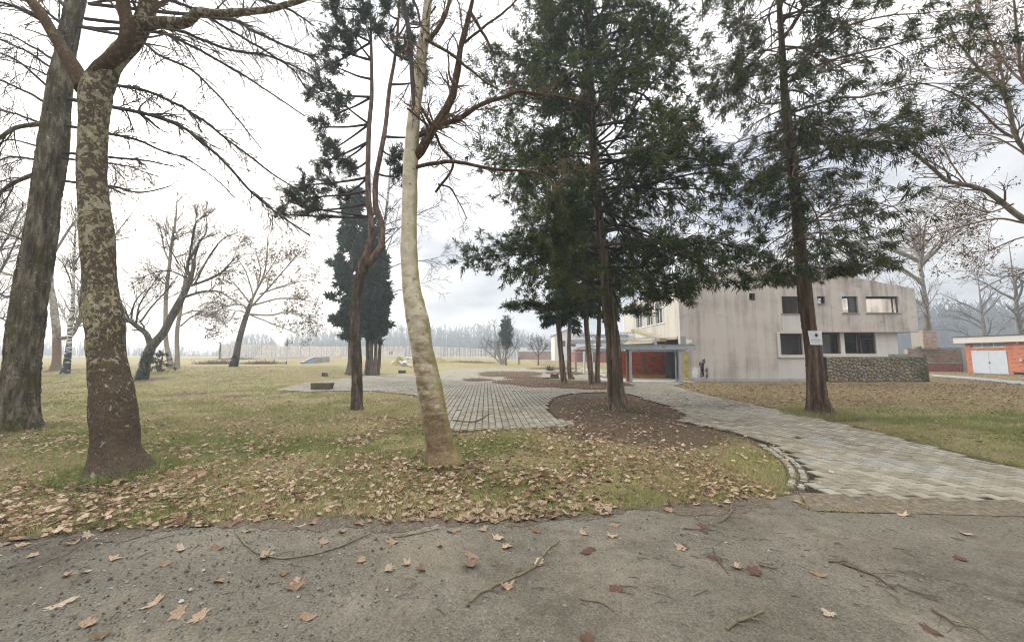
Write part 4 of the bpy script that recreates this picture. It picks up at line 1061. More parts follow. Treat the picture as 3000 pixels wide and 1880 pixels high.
for i, p in enumerate(pts):
    poly = [np.array(q, float) for q in ((0, .02), (W_, .02), (W_, H_ - .01), (0, H_ - .01))]
    dd = np.hypot(*(pts - p).T); nb = np.argsort(dd)[1:14]
    for j in nb:
        n_ = pts[j] - p; L_ = np.linalg.norm(n_)
        poly = clip_half(poly, p + n_ * .5 - n_ / L_ * .017, n_ / L_)
        if len(poly) < 3: break
    if len(poly) < 3: continue
    P = np.array(poly); c = P.mean(0)
    if np.abs(P - c).max() < .04: continue
    # round the corners, bulge the face
    Q_ = []
    for k in range(len(P)):
        a_, b_, c_ = P[k - 1], P[k], P[(k + 1) % len(P)]; Q_ += [b_ + (a_ - b_) * .22, b_ + (c_ - b_) * .22]
    P = np.array(Q_); n = len(P); bulge = .015 + .035 * rng.random()
    rings = [(1.0, .06), (1.0, 0.0), (.90, -bulge * .8), (.5, -bulge)]
    V = np.vstack([np.c_[c[0] + (P[:, 0] - c[0]) * s, np.full(n, y) + rng.normal(0, .006, n), c[1] + (P[:, 1] - c[1]) * s] for s, y in rings] + [[[c[0], -bulge * 1.02, c[1]]]])
    g = Geo(); g.add(V - [c[0], 0, c[1]], Q=[(r * n + q, r * n + (q + 1) % n, (r + 1) * n + (q + 1) % n, (r + 1) * n + q) for r in range(3) for q in range(n)], T=[(3 * n + q, 3 * n + (q + 1) % n, 4 * n) for q in range(n)])
    inst('stone', g.mesh('stone', Mst.m, smooth=True), swall, (c[0], .05, c[1])); cnt += 1
print('stones', cnt)

# ------------------------------------------------------------------ entrance porch: steel frame and red brick wall
YPO = 23.9
porch = thing('entrance_porch', 'grey steel entrance porch frame beside the grey house', 'porch', at(1847, 1119, YPO) * [1, 1, 0])
x0, x1 = at(1775, 1016, YPO)[0], at(2035, 1016, YPO)[0]; zt, zb = at(1900, 1010, YPO)[2], at(1900, 1023, YPO)[2]
g = Geo(); g.bb(x0, x1, YPO - .10, YPO - .09, zb, zt); g.bb(x0 - .02, x1 + .06, YPO - .14, YPO + .1, zt + .001, zt + .025); g.bb(x0, x1 + .03, YPO - .13, YPO + .08, zb - .02, zb - .001)
g.build('front_beam', STEELG, porch)
def ibeam_post(x, y, z, nm):
    g = Geo(); g.bb(x - .09, x + .09, y - .09, y - .075, 0, z); g.bb(x - .09, x + .09, y + .075, y + .09, 0, z); g.bb(x - .01, x + .01, y - .074, y + .074, 0, z); return g.build(nm, STEELG, porch)
xa, xb = at(1847, 1100, YPO)[0], at(1994, 1100, YPO)[0]
ibeam_post(xa, YPO, zb - .021, 'post'); ibeam_post(xb, YPO + .05, zb - .021, 'post')
g = Geo(); g.bb(xb - .2, xb - .12, YPO + .2, YPO + .28, 0, zb - .02); g.build('post', CONC, porch)
for k in range(6):
    xx = x0 + .3 + k * (x1 - x0 - .6) / 5; g = Geo(); g.bar((xx, YPO - .05, zt - .12), (xx, YPO + 3.4, zt - .12), .06, .14); g.build('rafter', STEELW if k % 2 else STEELG, porch)
def truss(parent, a, b, h, mat, nm, n=14, r=.018):
    a = np.asarray(a, float); b = np.asarray(b, float); g = Geo(); up = np.array([0, 0, h])
    g.bar(a, b, r * 2, r * 2); g.bar(a + up, b + up, r * 2, r * 2)
    for k in range(n):
        p, q = a + (b - a) * k / n, a + (b - a) * (k + 1) / n; m_ = (p + q) / 2 + up
        g.bar(p, m_, r, r); g.bar(m_, q, r, r)
    return g.build(nm, mat, parent)
truss(porch, (x0 + .2, YPO + 1.2, zb - .12), (x1 - .2, YPO + 1.2, zb - .12), .14, STEELW, 'truss', 22, .012)
truss(porch, at(1815, 1005, YPO + 2) , at(1918, 998, YPO + 2), .25, STEELW, 'truss', 9, .02)
truss(porch, at(1815, 986, YPO + 3.5), at(1860, 986, YPO + 3.5), .3, STEELG, 'truss', 5, .03)
truss(porch, at(1815, 994, YPO + 2.6), at(1905, 991, YPO + 2.6), .05, STEELW, 'truss', 3, .025)
g = Geo(); g.bb(at(1919, 1000, YPO + 1.5)[0] - .08, at(1919, 1000, YPO + 1.5)[0] + .1, YPO + 1.4, YPO + 1.55, zt, at(1919, 992, YPO + 1.5)[2]); g.build('stub_post', STEELG, porch)
# slumped sheet of roofing felt
P = np.array([at(1825, 1008, YPO + 1.2), at(1850, 992, YPO + 3), at(1912, 998, YPO + 3), at(1912, 1004, YPO + 1.2)])
g = Geo(); g.add(np.vstack([P, P - [0, 0, .05]]), Q=[(0, 1, 2, 3), (7, 6, 5, 4), (0, 3, 7, 4), (1, 0, 4, 5), (2, 1, 5, 6), (3, 2, 6, 7)]); g.build('roof_sheet', ROTC, porch)
g = Geo(); g.bb(x0 - .3, xb + .9, YPO - .15, YPO + 4.0, .012, .05); g.build('porch_floor', plaster_mat('porch_concrete', (.45, .44, .41), (.10, .085, .07), .8), porch)

YW = YF + 3.35
bw0, bw1 = at(1800, 1060, YW)[0], at(1955, 1060, YW)[0]; bz0, bz1 = .28, at(1900, 1027, YW)[2]
bwall = thing('brick_wall', 'red brick wall under the steel porch with a metal frame', 'wall', (bw0, YW, 0))
g = Geo(); g.bb(bw0, bw1, YW, YW + .25, 0, bz1); g.build('wall_core', MORTR, bwall)
bricks_on(bwall, (bw0, YW, bz0), (1, 0, 0), (0, -1, 0), bw1 - bw0, bz1 - bz0, .235, .063, .011, RED, 'entrance', limit=300, prio=lambda a, z: -a)
g = Geo(); g.bb(bw0, bw1, YW - .045, YW - .001, .05, .27); g.build('base_strip', plain('ochre_paint', (.42, .24, .05), .8, .35, 6), bwall)
FX0, FX1 = at(1886, 1060, YW)[0], at(1943, 1060, YW)[0]; FZ0, FZ1 = at(1900, 1090, YW)[2], at(1900, 1044, YW)[2]
g = Geo()
for q in ((FX0, FX1, FZ1 - .05, FZ1), (FX0, FX1, FZ0, FZ0 + .05)): g.bb(q[0], q[1], YW - .07, YW - .02, q[2], q[3])
for q in (FX0, FX1 - .05): g.bb(q, q + .05, YW - .068, YW - .022, FZ0 + .05, FZ1 - .05)
g.build('metal_frame', plain('dark_metal', (.10, .10, .105), .6, .3, 9), bwall)
pier = thing('brick_pier', 'narrow red brick pier beside the steel porch post', 'pier', (xa - .2, YPO + .1, 0))
g = Geo(); g.bb(xa - .205, xa - .10, YPO + .02, YPO + .24, 0, zb - .03); g.build('pier_core', MORTR, pier)
bricks_on(pier, (xa - .21, YPO + .02, .02), (1, 0, 0), (0, -1, 0), .115, zb - .06, .105, .063, .011, ORA, 'pier', limit=60)
g = Geo()

# ------------------------------------------------------------------ steel frame ruin left of the porch
ruin = thing('steel_frame', 'stripped white steel roof frame standing behind the thin trunks', 'frame', at(1700, 1075, 36) * [1, 1, 0])
YR = 36.0
def sp(u, v, y=YR): return at(u, v, y)
for nm, a, b, wd, ht, mt in (('beam', sp(1668, 1001), sp(1860, 1001), .25, .38, STEELG), ('beam', sp(1672, 967), sp(1702, 967), .2, .35, STEELG), ('beam', sp(1690, 983), sp(1860, 983), .15, .25, STEELG),
                             ('brace', sp(1679, 972), sp(1697, 1006), .14, .18, STEELW), ('brace', sp(1715, 985), sp(1699, 1008), .14, .18, STEELW), ('brace', sp(1756, 976), sp(1727, 1012), .14, .18, STEELW), ('brace', sp(1730, 978), sp(1762, 1000), .14, .2, STEELW),
                             ('beam', sp(1690, 1020), sp(1765, 1011), .2, .18, STEELG), ('purlin', sp(1688, 1028, 34), sp(1745, 1023, 34), .2, .18, RUST), ('beam', sp(1720, 1030, 30), sp(1790, 1018, 30), .18, .3, STEELG), ('beam', sp(1660, 1030), sp(1700, 1029), .12, .15, STEELW),
                             ('purlin', sp(1715, 997), sp(1860, 1012), .08, .1, STEELW), ('purlin', sp(1720, 990), sp(1860, 990), .06, .06, STEELW), ('purlin', sp(1735, 1005), sp(1850, 1005), .05, .05, STEELW)):
    g = Geo(); g.bar(a, b, wd, ht); g.build(nm, mt, ruin)
for u, mt in ((1686, CONC), (1711, STEELW), (1733, STEELW), (1664, STEELG)):
    p = sp(u, 1030); g = Geo(); g.bb(p[0] - .09, p[0] + .09, YR - .09, YR + .09, -.02, p[2] + .15); g.build('post', mt, ruin)
truss(ruin, sp(1745, 1000), sp(1850, 1000), .4, STEELW, 'truss', 10, .03)
# ------------------------------------------------------------------ timber boards lying on the plaza
TIM = plain('weathered_board', (.42, .37, .31), .85, .3, 7)
bg_ = 'loose boards lying on the paving'
for k, (u0, v0, u1, v1, lab) in enumerate(((1678, 1072, 1768, 1092, 'long pale board lying on the paving beyond the thin trunks'), (1682, 1078, 1775, 1101, 'weathered pale board lying alongside the long board'), (1720, 1085, 1775, 1107, 'short board end on the heap by the cypress'), (1752, 1100, 1776, 1106, 'stubby timber piece lying on bricks by the cypress'))):
    a, b = gt(u0, v0), gt(u1, v1); g = Geo(); z = .04 + .035 * k
    c = (a + b) / 2; g.bar(a + [0, 0, z], b + [0, 0, z * 1.05], .18 + .04 * (k == 0), .045); tag(g.build('timber_board', TIM, org=(c[0], c[1], 0)), lab, 'board', bg_)

# ------------------------------------------------------------------ garage
XG = 45.4
def gy_(u, v): # point on the garage front plane x = XG
    r = ray(u, v); t = XG / r[0]; return r * t + np.array([0, 0, CAMH])
yl = gy_(2832, 1050)[1]; garage = thing('garage', 'low red brick garage with grey double metal doors', 'garage', (XG, yl, 0))
yr = yl - 10.5
zt = gy_(2835, 1005)[2]; zf = gy_(2832, 988)[2]
yd0, yd1 = gy_(2849, 1060)[1], gy_(2953, 1060)[1]; zd0, zd1 = gy_(2900, 1094)[2], gy_(2900, 1026)[2]
yw1 = gy_(2945, 1010)[1]; zw0, zw1 = gy_(2900, 1018)[2], zt
g = Geo(); g.bb(XG, XG + .25, yr, yl, 0, zd0 - .003)
g.bb(XG, XG + .25, yd0, yl, zd0, zt); g.bb(XG, XG + .25, yr, yd1, zd0, zt); g.bb(XG, XG + .25, yd1, yd0, zd1, zw0)
g.bb(XG + .25, XG + 6, yl - .25, yl, 0, zt); g.bb(XG + 5.75, XG + 6, yr, yl - .25, 0, zt); g.build('wall_core', MORT, garage)
def gk(a, z): return True
bricks_on(garage, (XG, yl, zd0), (0, -1, 0), (-1, 0, 0), yl - yr, zt - zd0, .245, .068, .014, ORA, 'garage', holes=((yl - yd0, yl - yd1, -1, zd1 - zd0), (yl - yd0 + .02, yl - yw1, zw0 - zd0, 9)), limit=300, prio=lambda a, z: abs(a - 3.0))
g = Geo(); g.bb(XG - .012, XG + .02, yr, yl, 0, zd0 - .004); g.build('plinth', CONC, garage)
ym = (yd0 + yd1) / 2
DOORM = plain('grey_door_paint', (.40, .44, .50), .45, .06, 2.5, .05, .4)
for a, b in ((yd1 + .01, ym - .008), (ym + .008, yd0 - .01)):
    g = Geo(); g.bb(XG - .03, XG + .02, a, b, zd0 + .01, zd1 - .01); o = g.build('door_leaf', DOORM, garage)
    for z in (zd0 + .25, zd1 - .25): q = Geo(); yy = a + .03 if a < ym - .1 else b - .03; q.bb(XG - .045, XG - .028, yy - .02, yy + .02, z - .07, z + .07); q.build('hinge', STEELG, o)
g = Geo(); g.bb(XG - .055, XG - .028, ym - .03, ym + .03, zd0 + .95, zd0 + 1.12); g.bar((XG - .06, ym - .02, zd0 + 1.02), (XG - .06, ym - .17, zd0 + 1.02), .02, .025); g.build('handle', DARKF, garage)
for k in range(3):
    a = yw1 + (yd0 - .02 - yw1) * k / 3; b = yw1 + (yd0 - .02 - yw1) * (k + 1) / 3
    g = Geo(); g.bb(XG + .06, XG + .1, a, b, zw0, zw0 + .05); g.bb(XG + .06, XG + .1, a, b, zt - .05, zt); g.bb(XG + .058, XG + .102, a, a + .05, zw0 + .05, zt - .05); o = g.build('window', STEELW, garage)
    q = Geo(); q.bb(XG + .075, XG + .085, a + .05, b, zw0 + .05, zt - .05); q.build('pane', plain('dusty_glass', (.20, .19, .16), .4, .35, 3, 0, .4), o)
g = Geo(); g.bb(XG - .55, XG + 6.3, yr, yl + .5, zt + .002, zf); g.build('fascia', plaster_mat('white_fascia', (.52, .505, .48), (.4, .38, .34), .35), garage)
g = Geo(); g.bb(XG - .62, XG + 6.4, yr - .1, yl + .6, zf + .002, zf + .06); g.build('roof', plain('roof_felt', (.06, .05, .045)), garage)
for u, v in ((2984, 1004), (2994, 1055)):
    p = gy_(u, v); g = lump(3, .16, .12, .2); 
    o = g.build('lamp_housing', STEELW, garage, org=(0, 0, 0)); o.location = (-.06, p[1] - yl, p[2])
g = Geo(); p = gy_(2985, 1103); g.bb(XG - .03, XG - .013, p[1] - .5, p[1] + .3, .04, .24); g.build('vent_opening', BLACK, garage)

# ------------------------------------------------------------------ brick wall ruin with a chimney
YT = 40.5
rw = thing('ruined_brick_wall', 'mossy tan brick wall ruin with square chimney beside the garage', 'wall', at(2740, 1088, YT) * [1, 1, 0])
tx0, tx1 = at(2661, 1050, YT)[0], at(2828, 1050, YT)[0]; tz = at(2780, 1022, YT)[2]
zmid = at(2780, 1064, YT)[2]
g = Geo(); g.bb(tx0, tx1, YT, YT + .38, 0, tz); g.bb(tx1 - .45, tx1 + .05, YT - .12, YT - .001, 0, tz - .12)
cx0, cx1 = at(2695, 990, YT)[0], at(2735, 990, YT)[0]; cz1 = at(2715, 969, YT)[2]; cz0 = at(2715, 1014, YT)[2]
g.bb(cx0, cx1, YT - .3, YT + .9, tz - .05 + .05, cz1); g.build('wall_core', MORT, rw)
g = Geo(); # sloped shoulders of the chimney
g.add([(cx0 - .8, YT - .02, tz), (cx1 + .8, YT - .02, tz), (cx1 + .05, YT - .02, cz0), (cx0 - .05, YT - .02, cz0), (cx0 - .8, YT + .5, tz), (cx1 + .8, YT + .5, tz), (cx1 + .05, YT + .5, cz0), (cx0 - .05, YT + .5, cz0)],
      Q=[(0, 1, 2, 3), (5, 4, 7, 6), (1, 5, 6, 2), (4, 0, 3, 7), (3, 2, 6, 7), (0, 4, 5, 1)]); g.build('shoulder', plain('mossy_brick', (.13, .115, .06), .95, .5, 5), rw)
bricks_on(rw, (tx0, YT, zmid + .12), (1, 0, 0), (0, -1, 0), tx1 - .47 - tx0, tz - zmid - .12, .245, .066, .016, TAN, 'ruin', limit=200, mossy=.7, prio=lambda a, z: -a)
bricks_on(rw, (cx0, YT - .3, tz), (1, 0, 0), (0, -1, 0), cx1 - cx0, cz1 - tz, .245, .066, .016, [(0, (.30, .16, .11)), (.5, (.42, .30, .22)), (1, (.5, .42, .34))], 'chimney', limit=100)
g = Geo(); g.bb(tx0, tx1 - .47, YT - .05, YT - .001, .02, zmid); g.build('red_base', plain('red_wash', (.24, .07, .04), .9, .35, 3), rw)
g = Geo(); g.bb(tx0, tx1 - .47, YT - .08, YT - .002, zmid + .002, zmid + .11); g.build('ledge', CONC, rw)
_top_me = Geo().box((0, 0, 0), (1, 1, 1)).mesh('brick', plain('mossy_top', (.10, .09, .055), .95, .4, 5))
for k in range(16):
    xx = tx0 + .3 + (tx1 - tx0 - .6) * k / 15
    if cx0 - .9 < xx < cx1 + .9: continue
    pw = world_loc(rw); inst('brick', _top_me, rw, (xx - pw[0], YT + .16 - pw[1], tz + .02), (0, 0, rng.normal(0, .05)), (.34, .27, .10 + .1 * rng.random()))
# ------------------------------------------------------------------ tree tools
def grow(P, R, n, length, ang=(.5, 1.0), tr=(.15, 1.0), seg=5, jit=.18, droop=0.0, up=0.0, rf=.45, rmin=.003, tip=.25, bias=None, taper=.5, lenvar=.5, flat=0.0):
    """n children spread over the polylines P[N,k,3], R[N,k]; returns child polylines"""
    N, k, _ = P.shape
    L = np.linalg.norm(np.diff(P, axis=1), axis=2).sum(1); i = rng.choice(N, n, p=L / L.sum())
    t = rng.uniform(tr[0], tr[1], n); f = t * (k - 1); j = np.minimum(f.astype(int), k - 2); fr = (f - j)[:, None]
    p = P[i, j] * (1 - fr) + P[i, j + 1] * fr; tg = unit(P[i, j + 1] - P[i, j]); rp = R[i, j] * (1 - fr[:, 0]) + R[i, j + 1] * fr[:, 0]
    rv = unit(rng.normal(size=(n, 3))); 
    if flat: rv[:, 2] *= (1 - flat)
    perp = unit(rv - (rv * tg).sum(1, keepdims=True) * tg)
    a = rng.uniform(ang[0], ang[1], n)[:, None]
    d = unit(np.cos(a) * tg + np.sin(a) * perp + np.array([0, 0, up]))
    if bias is not None: d = unit(d + np.asarray(bias))
    ln = length * rng.uniform(1 - lenvar, 1 + lenvar * .6, n) * (1 - taper * t)
    pts = [p]; 
    for s in range(seg - 1):
        p = p + d * (ln / (seg - 1))[:, None]; pts.append(p)
        d = unit(d + jit * rng.normal(size=(n, 3)) + np.array([0, 0, -droop]))
    r0 = np.maximum(rp * rf, rmin); rr = r0[:, None] * np.linspace(1, tip, seg)[None]
    return np.stack(pts, 1), np.maximum(rr, rmin * .6)
def polyl(S, k):
    """resample one traced limb to k points, as batch of one"""
    Q = spline(S, k); return Q[None, :, :3], Q[None, :, 3]
def traced(pts, Y0, Y1=None):
    """pixel polyline (u, v, half width) at depth Y0..Y1 -> rows of x, y, z, r"""
    Y1 = Y0 if Y1 is None else Y1; out = []
    for q, (u, v, hw) in enumerate(pts):
        Y = Y0 + (Y1 - Y0) * q / max(1, len(pts) - 1); p = at(u, v, Y); out.append([*p, hwr(hw, p)])
    return np.array(out)
def trunk_geo(S, rings, sides, lumps=.06, furrow=0.0, ffreq=9.0, root=0.0, lump_f=1.6, zroot=.5):
    Q = spline(S, rings); g = Geo(); z0 = S[0, 2]
    def disp(p, th):
        d = lumps * fbm(p * lump_f, 3)
        if furrow:
            q = np.stack([np.broadcast_to(np.cos(th) * ffreq / 2, p.shape[:-1]), np.broadcast_to(np.sin(th) * ffreq / 2, p.shape[:-1]), p[..., 2] * 1.3], -1)
            d = d - furrow * np.abs(fbm(q, 2)) + furrow * .3 * vnoise(p * 30)
        if root:
            h = np.clip(1 - (p[..., 2] - z0) / zroot, 0, 1) ** 2
            d = d + root * h * (.35 + .65 * np.abs(np.sin(th * 2.5 + 1.3 * vnoise(np.broadcast_to(np.array([z0, 1, 2.]), (1, 3)))[0])))
        return d
    g.tubes(Q[:, :3], Q[:, 3], sides, cap=True, disp=disp); return g, Q
def leaves_at(g, P, n, size, tint=(.3, .25), hang=.3):
    """n small dead leaves hanging at random points of the twigs P"""
    N, k, _ = P.shape; i = rng.integers(0, N, n); j = rng.integers(max(1, k // 2), k, n); p = P[i, j] + rng.normal(0, size * .4, (n, 3))
    a = unit(rng.normal(size=(n, 3)) + [0, 0, -hang * 2]); b = unit(np.cross(a, rng.normal(size=(n, 3)))); s = size * rng.uniform(.6, 1.3, n)[:, None]
    V = np.stack([p, p + a * s * .5 + b * s * .42, p + a * s, p + a * s * .5 - b * s * .42], 1)
    g.add(V.reshape(-1, 3), Q=np.arange(n * 4).reshape(-1, 4), tint=np.repeat(np.clip(rng.normal(tint[0], tint[1], n), 0, 1), 4))
def sprays(g, p, d, n_each, ln, wd, spread=.55, droop=.25, tint=None):
    """needle/scale sprays: fans of thin pointed blades from points p along d"""
    n = len(p); p = np.repeat(p, n_each, 0); d = np.repeat(d, n_each, 0)
    dd = unit(d + spread * rng.normal(size=d.shape) + np.array([0, 0, -droop])); L = ln * rng.uniform(.5, 1.25, (len(p), 1))
    side = unit(np.cross(dd, rng.normal(size=d.shape))) * wd
    o = p + dd * L * rng.uniform(-.15, .45, (len(p), 1))
    V = np.stack([o, o + dd * L * .45 + side, o + dd * L, o + dd * L * .45 - side], 1)
    t = rng.uniform(0, 1, n) if tint is None else tint
    t = np.clip(np.repeat(t, n_each) + rng.normal(0, .10, n * n_each), 0, 1)
    g.add(V.reshape(-1, 3), Q=np.arange(len(p) * 4).reshape(-1, 4), tint=np.repeat(t, 4))
def along(P, n, t0=.25, t1=1.0):
    N, k, _ = P.shape; i = rng.integers(0, N, n); f = rng.uniform(t0, t1, n) * (k - 1); j = np.minimum(f.astype(int), k - 2); fr = (f - j)[:, None]
    return P[i, j] * (1 - fr) + P[i, j + 1] * fr, unit(P[i, j + 1] - P[i, j])

# ------------------------------------------------------------------ barks and leaves
def bark_furrow(name, lo, mid, hi, spots=None, moss=0.0, vscale=1.2, hscale=11):
    M = Mat(name, .95, .1)
    f = M.noise(1.0, 6, .7, M.vec((hscale, hscale, vscale))); b = M.noise(1.3, 5, .6); fi = M.noise(45, 4, .7)
    c = M.ramp(M.math('ADD', M.math('MULTIPLY', f, .75), M.math('MULTIPLY', fi, .25)), [(.36, lo), (.5, mid), (.63, hi)])
    if spots: c = M.mix(M.val(M.noise(17, 4, .7), .63, .67), c, spots)
    if moss: c = M.mix(M.math('MULTIPLY', M.val(M.noise(2.2, 5, .65), .52, .62), moss), c, (.075, .07, .02))
    M.color(c); M.bump(M.math('ADD', f, M.math('MULTIPLY', fi, .35)), 1.0, .05); return M.m
def bark_plane(name, dark, patches, cover=.5, scale=7.0, low_dark=None):
    """flaking bark: layers of ragged patches over a dark rough base"""
    M = Mat(name, .88, .15); fine = M.noise(60, 4, .7); big = M.noise(.9, 4, .55)
    c = M.ramp(fine, [(.3, tuple(q * .35 for q in dark)), (.5, dark), (.7, tuple(q * 2.0 for q in dark))]); tot = None
    c = M.mix(M.math('MULTIPLY', M.val(M.noise(9, 5, .7, M.vec((1, 1, 2.0))), .45, .65), .55), c, tuple(min(1, q * w_) for q, w_ in zip(dark, (1.95, 1.78, 1.55))))
    z = M.xyz()[2]
    for k, p in enumerate(patches):
        n = M.noise(scale * (1.5 + .35 * k), 4, .58, M.vec((1, 1, .8), rot=(.3 * k, .5 * k, 1.1 * k)), .6)
        n = M.math('ADD', n, M.math('MULTIPLY', M.math('SUBTRACT', big, .5), .25))
        if low_dark is not None: n = M.math('ADD', n, M.math('MULTIPLY', M.math('SUBTRACT', M.val(z, low_dark[0], low_dark[1]), .75), low_dark[2] * .28))
        th = .60 - (cover - .5) * .3 + .018 * k; m_ = M.val(n, th - .03, th + .03)
        pc = M.mix(M.math('MULTIPLY', M.val(fine, .45, .7), .4), p, tuple(q * 1.3 for q in dark)); c = M.mix(m_, c, pc); tot = m_ if tot is None else M.math('MAXIMUM', tot, m_)
    M.color(c); M.bump(M.math('ADD', M.math('MULTIPLY', tot, -.5), fine), .8, .02); return M
BK_LIND = bark_furrow('linden_bark', (.024, .019, .013), (.115, .096, .07), (.28, .245, .18), (.46, .445, .35), .9, 1.8, 9)
BKP = bark_plane('plane_bark', (.082, .062, .043), [(.33, .305, .215), (.25, .24, .135), (.40, .365, .27), (.20, .20, .115), (.38, .28, .11)], .52, 7.0, (.1, 2.2, .40)); BK_PLANE = BKP.m
BKL = bark_plane('plane_limb_bark', (.070, .046, .026), [(.16, .115, .062), (.115, .085, .048), (.21, .155, .085)], .45, 11); BK_LIMB = BKL.m
BK_PINE = bark_furrow('pine_bark', (.022, .017, .014), (.085, .064, .05), (.21, .165, .135), (.27, .24, .205), .3, 2.0, 8)
BK_PINEU = bark_furrow('pine_upper_bark', (.055, .035, .027), (.155, .105, .08), (.29, .21, .165), None, 0, 3, 8)
BK_CY = bark_furrow('cypress_bark', (.028, .020, .014), (.13, .096, .072), (.30, .235, .185), None, .3, .8, 10)
BK_RC = bark_furrow('redwood_bark', (.022, .014, .011), (.10, .064, .048), (.24, .17, .13), None, .4, .7, 9)
BK_GREY = bark_furrow('grey_bark', (.045, .039, .033), (.13, .115, .098), (.25, .225, .195), None, .5, 1.3, 10)
BK_TWIG = plain('bare_twig', (.095, .072, .055), .9, .4, 4, 0)
BK_TWIGD = plain('dark_twig', (.050, .041, .035), .9, .4, 4, 0)
BK_TWIGR = plain('brown_twig', (.15, .105, .068), .9, .4, 4, 0)
BK_TANG = bark_furrow('tan_grey_bark', (.09, .08, .06), (.20, .18, .14), (.32, .295, .24), None, .3, 1.5, 5)
BK_TWIGW = plain('pale_twig', (.30, .26, .205), .9, .3, 4, 0)
def bark_white():
    """pale young plane stem: cream above, brown and scaly towards the foot, algae along the east flank"""
    M = Mat('pale_plane_bark', .8, .2)
    z = M.xyz()[2]; fine = M.noise(30, 5, .7); sc1 = M.noise(1.0, 5, .6, M.vec((3.2, 3.2, 6.5)))
    cream = M.ramp(M.noise(6, 5, .6), [(.3, (.38, .33, .22)), (.55, (.56, .50, .37)), (.75, (.66, .61, .48))])
    cream = M.mix(M.math('MULTIPLY', M.val(sc1, .60, .70), .75), cream, (.17, .135, .085))
    cream = M.mix(M.val(M.voro(6.0, M.vec((1, 1, 1.4))), .16, .05), cream, (.13, .10, .065))
    brown = M.ramp(M.math('ADD', M.math('MULTIPLY', fine, .5), M.math('MULTIPLY', M.noise(4.5, 5, .65), .5)), [(.35, (.075, .05, .028)), (.5, (.18, .125, .07)), (.62, (.27, .20, .115)), (.72, (.40, .36, .27))])
    orange = M.mix(M.val(M.noise(9, 4, .65), .64, .68), brown, (.42, .21, .075))
    f = M.val(M.math('ADD', M.math('ADD', M.math('MULTIPLY', z, -.42), 1.0), M.math('MULTIPLY', M.math('SUBTRACT', M.noise(4.2, 5, .65, M.vec((1, 1, 2.2))), .5), 3.0)), -.35, .95)
    c = M.mix(f, cream, orange)
    nr_ = M.N('ShaderNodeNewGeometry').outputs['Normal']; sx = M.N('ShaderNodeSeparateXYZ'); M.L(nr_, sx.inputs[0])
    al = M.math('MULTIPLY', M.val(M.math('ADD', sx.outputs[0], M.math('MULTIPLY', M.noise(3.5, 5, .6), .9)), 1.0, 1.5), .6)
    c = M.mix(al, c, (.23, .20, .055)); M.color(c); M.bump(M.math('ADD', fine, M.math('MULTIPLY', sc1, 1.2)), .6, .03); return M.m
BK_WHITE = bark_white()
def bark_birch():
    M = Mat('birch_bark', .8, .2); f = M.noise(1.0, 5, .65, M.vec((2.5, 2.5, 11))); z = M.xyz()[2]
    c = M.mix(M.val(M.math('SUBTRACT', f, M.math('MULTIPLY', M.val(z, 3.0, .0), .12)), .46, .50), (.045, .04, .036), (.62, .60, .56)); M.color(c); M.bump(f, .5, .02); return M.m
BK_BIRCH = bark_birch()
def foliage(name, stops, tr=.34):
    M = Mat(name, .7, .2); c = M.ramp(M.attr(), stops); M.color(c); M.translucent(tr, c); return M.m
FO_CY = foliage('cypress_foliage', [(0, (.018, .032, .011)), (.45, (.050, .076, .022)), (.8, (.095, .122, .034)), (1, (.17, .125, .05))])
FO_RC = foliage('redcedar_foliage', [(0, (.024, .038, .013)), (.4, (.060, .080, .025)), (.75, (.115, .118, .04)), (1, (.20, .14, .07))])
FO_PN = foliage('pine_needles', [(0, (.022, .036, .020)), (.5, (.045, .066, .032)), (1, (.085, .10, .05))])
FO_DK = foliage('thuja_foliage', [(0, (.014, .032, .020)), (.5, (.032, .062, .034)), (1, (.065, .095, .045))])
FO_DEAD = foliage('hanging_dead_leaf', [(0, (.05, .03, .022)), (.4, (.13, .075, .05)), (.8, (.25, .15, .10)), (1, (.36, .26, .18))])
SEED = plain('seed_catkin', (.045, .036, .028), .9, .3, 5, 0)
GIVY = foliage('ivy_leaf', [(0, (.012, .03, .012)), (.6, (.03, .06, .022)), (1, (.06, .09, .03))])

def ivy(parent, S, n, zmax, name='ivy', size=.09):
    Q = spline(S, 60); k = Q[Q[:, 2] < zmax + Q[0, 2]]; i = rng.integers(0, len(k), n); th = rng.uniform(0, 6.28, n)
    d = np.stack([np.cos(th), np.sin(th), rng.normal(0, .2, n)], 1); p = k[i, :3] + d * (k[i, 3:4] * 1.02 + rng.uniform(0, .05, (n, 1)))
    a = unit(rng.normal(size=(n, 3))); b = unit(np.cross(a, d)); s = size * rng.uniform(.6, 1.2, n)[:, None]; a = unit(np.cross(d, b)) * s
    V = np.stack([p, p + a * .5 + b * s * .5, p + a, p + a * .5 - b * s * .5], 1); g = Geo()
    g.add(V.reshape(-1, 3), Q=np.arange(n * 4).reshape(-1, 4), tint=np.repeat(rng.random(n), 4)); g.build(name, GIVY, parent, kind='stuff')

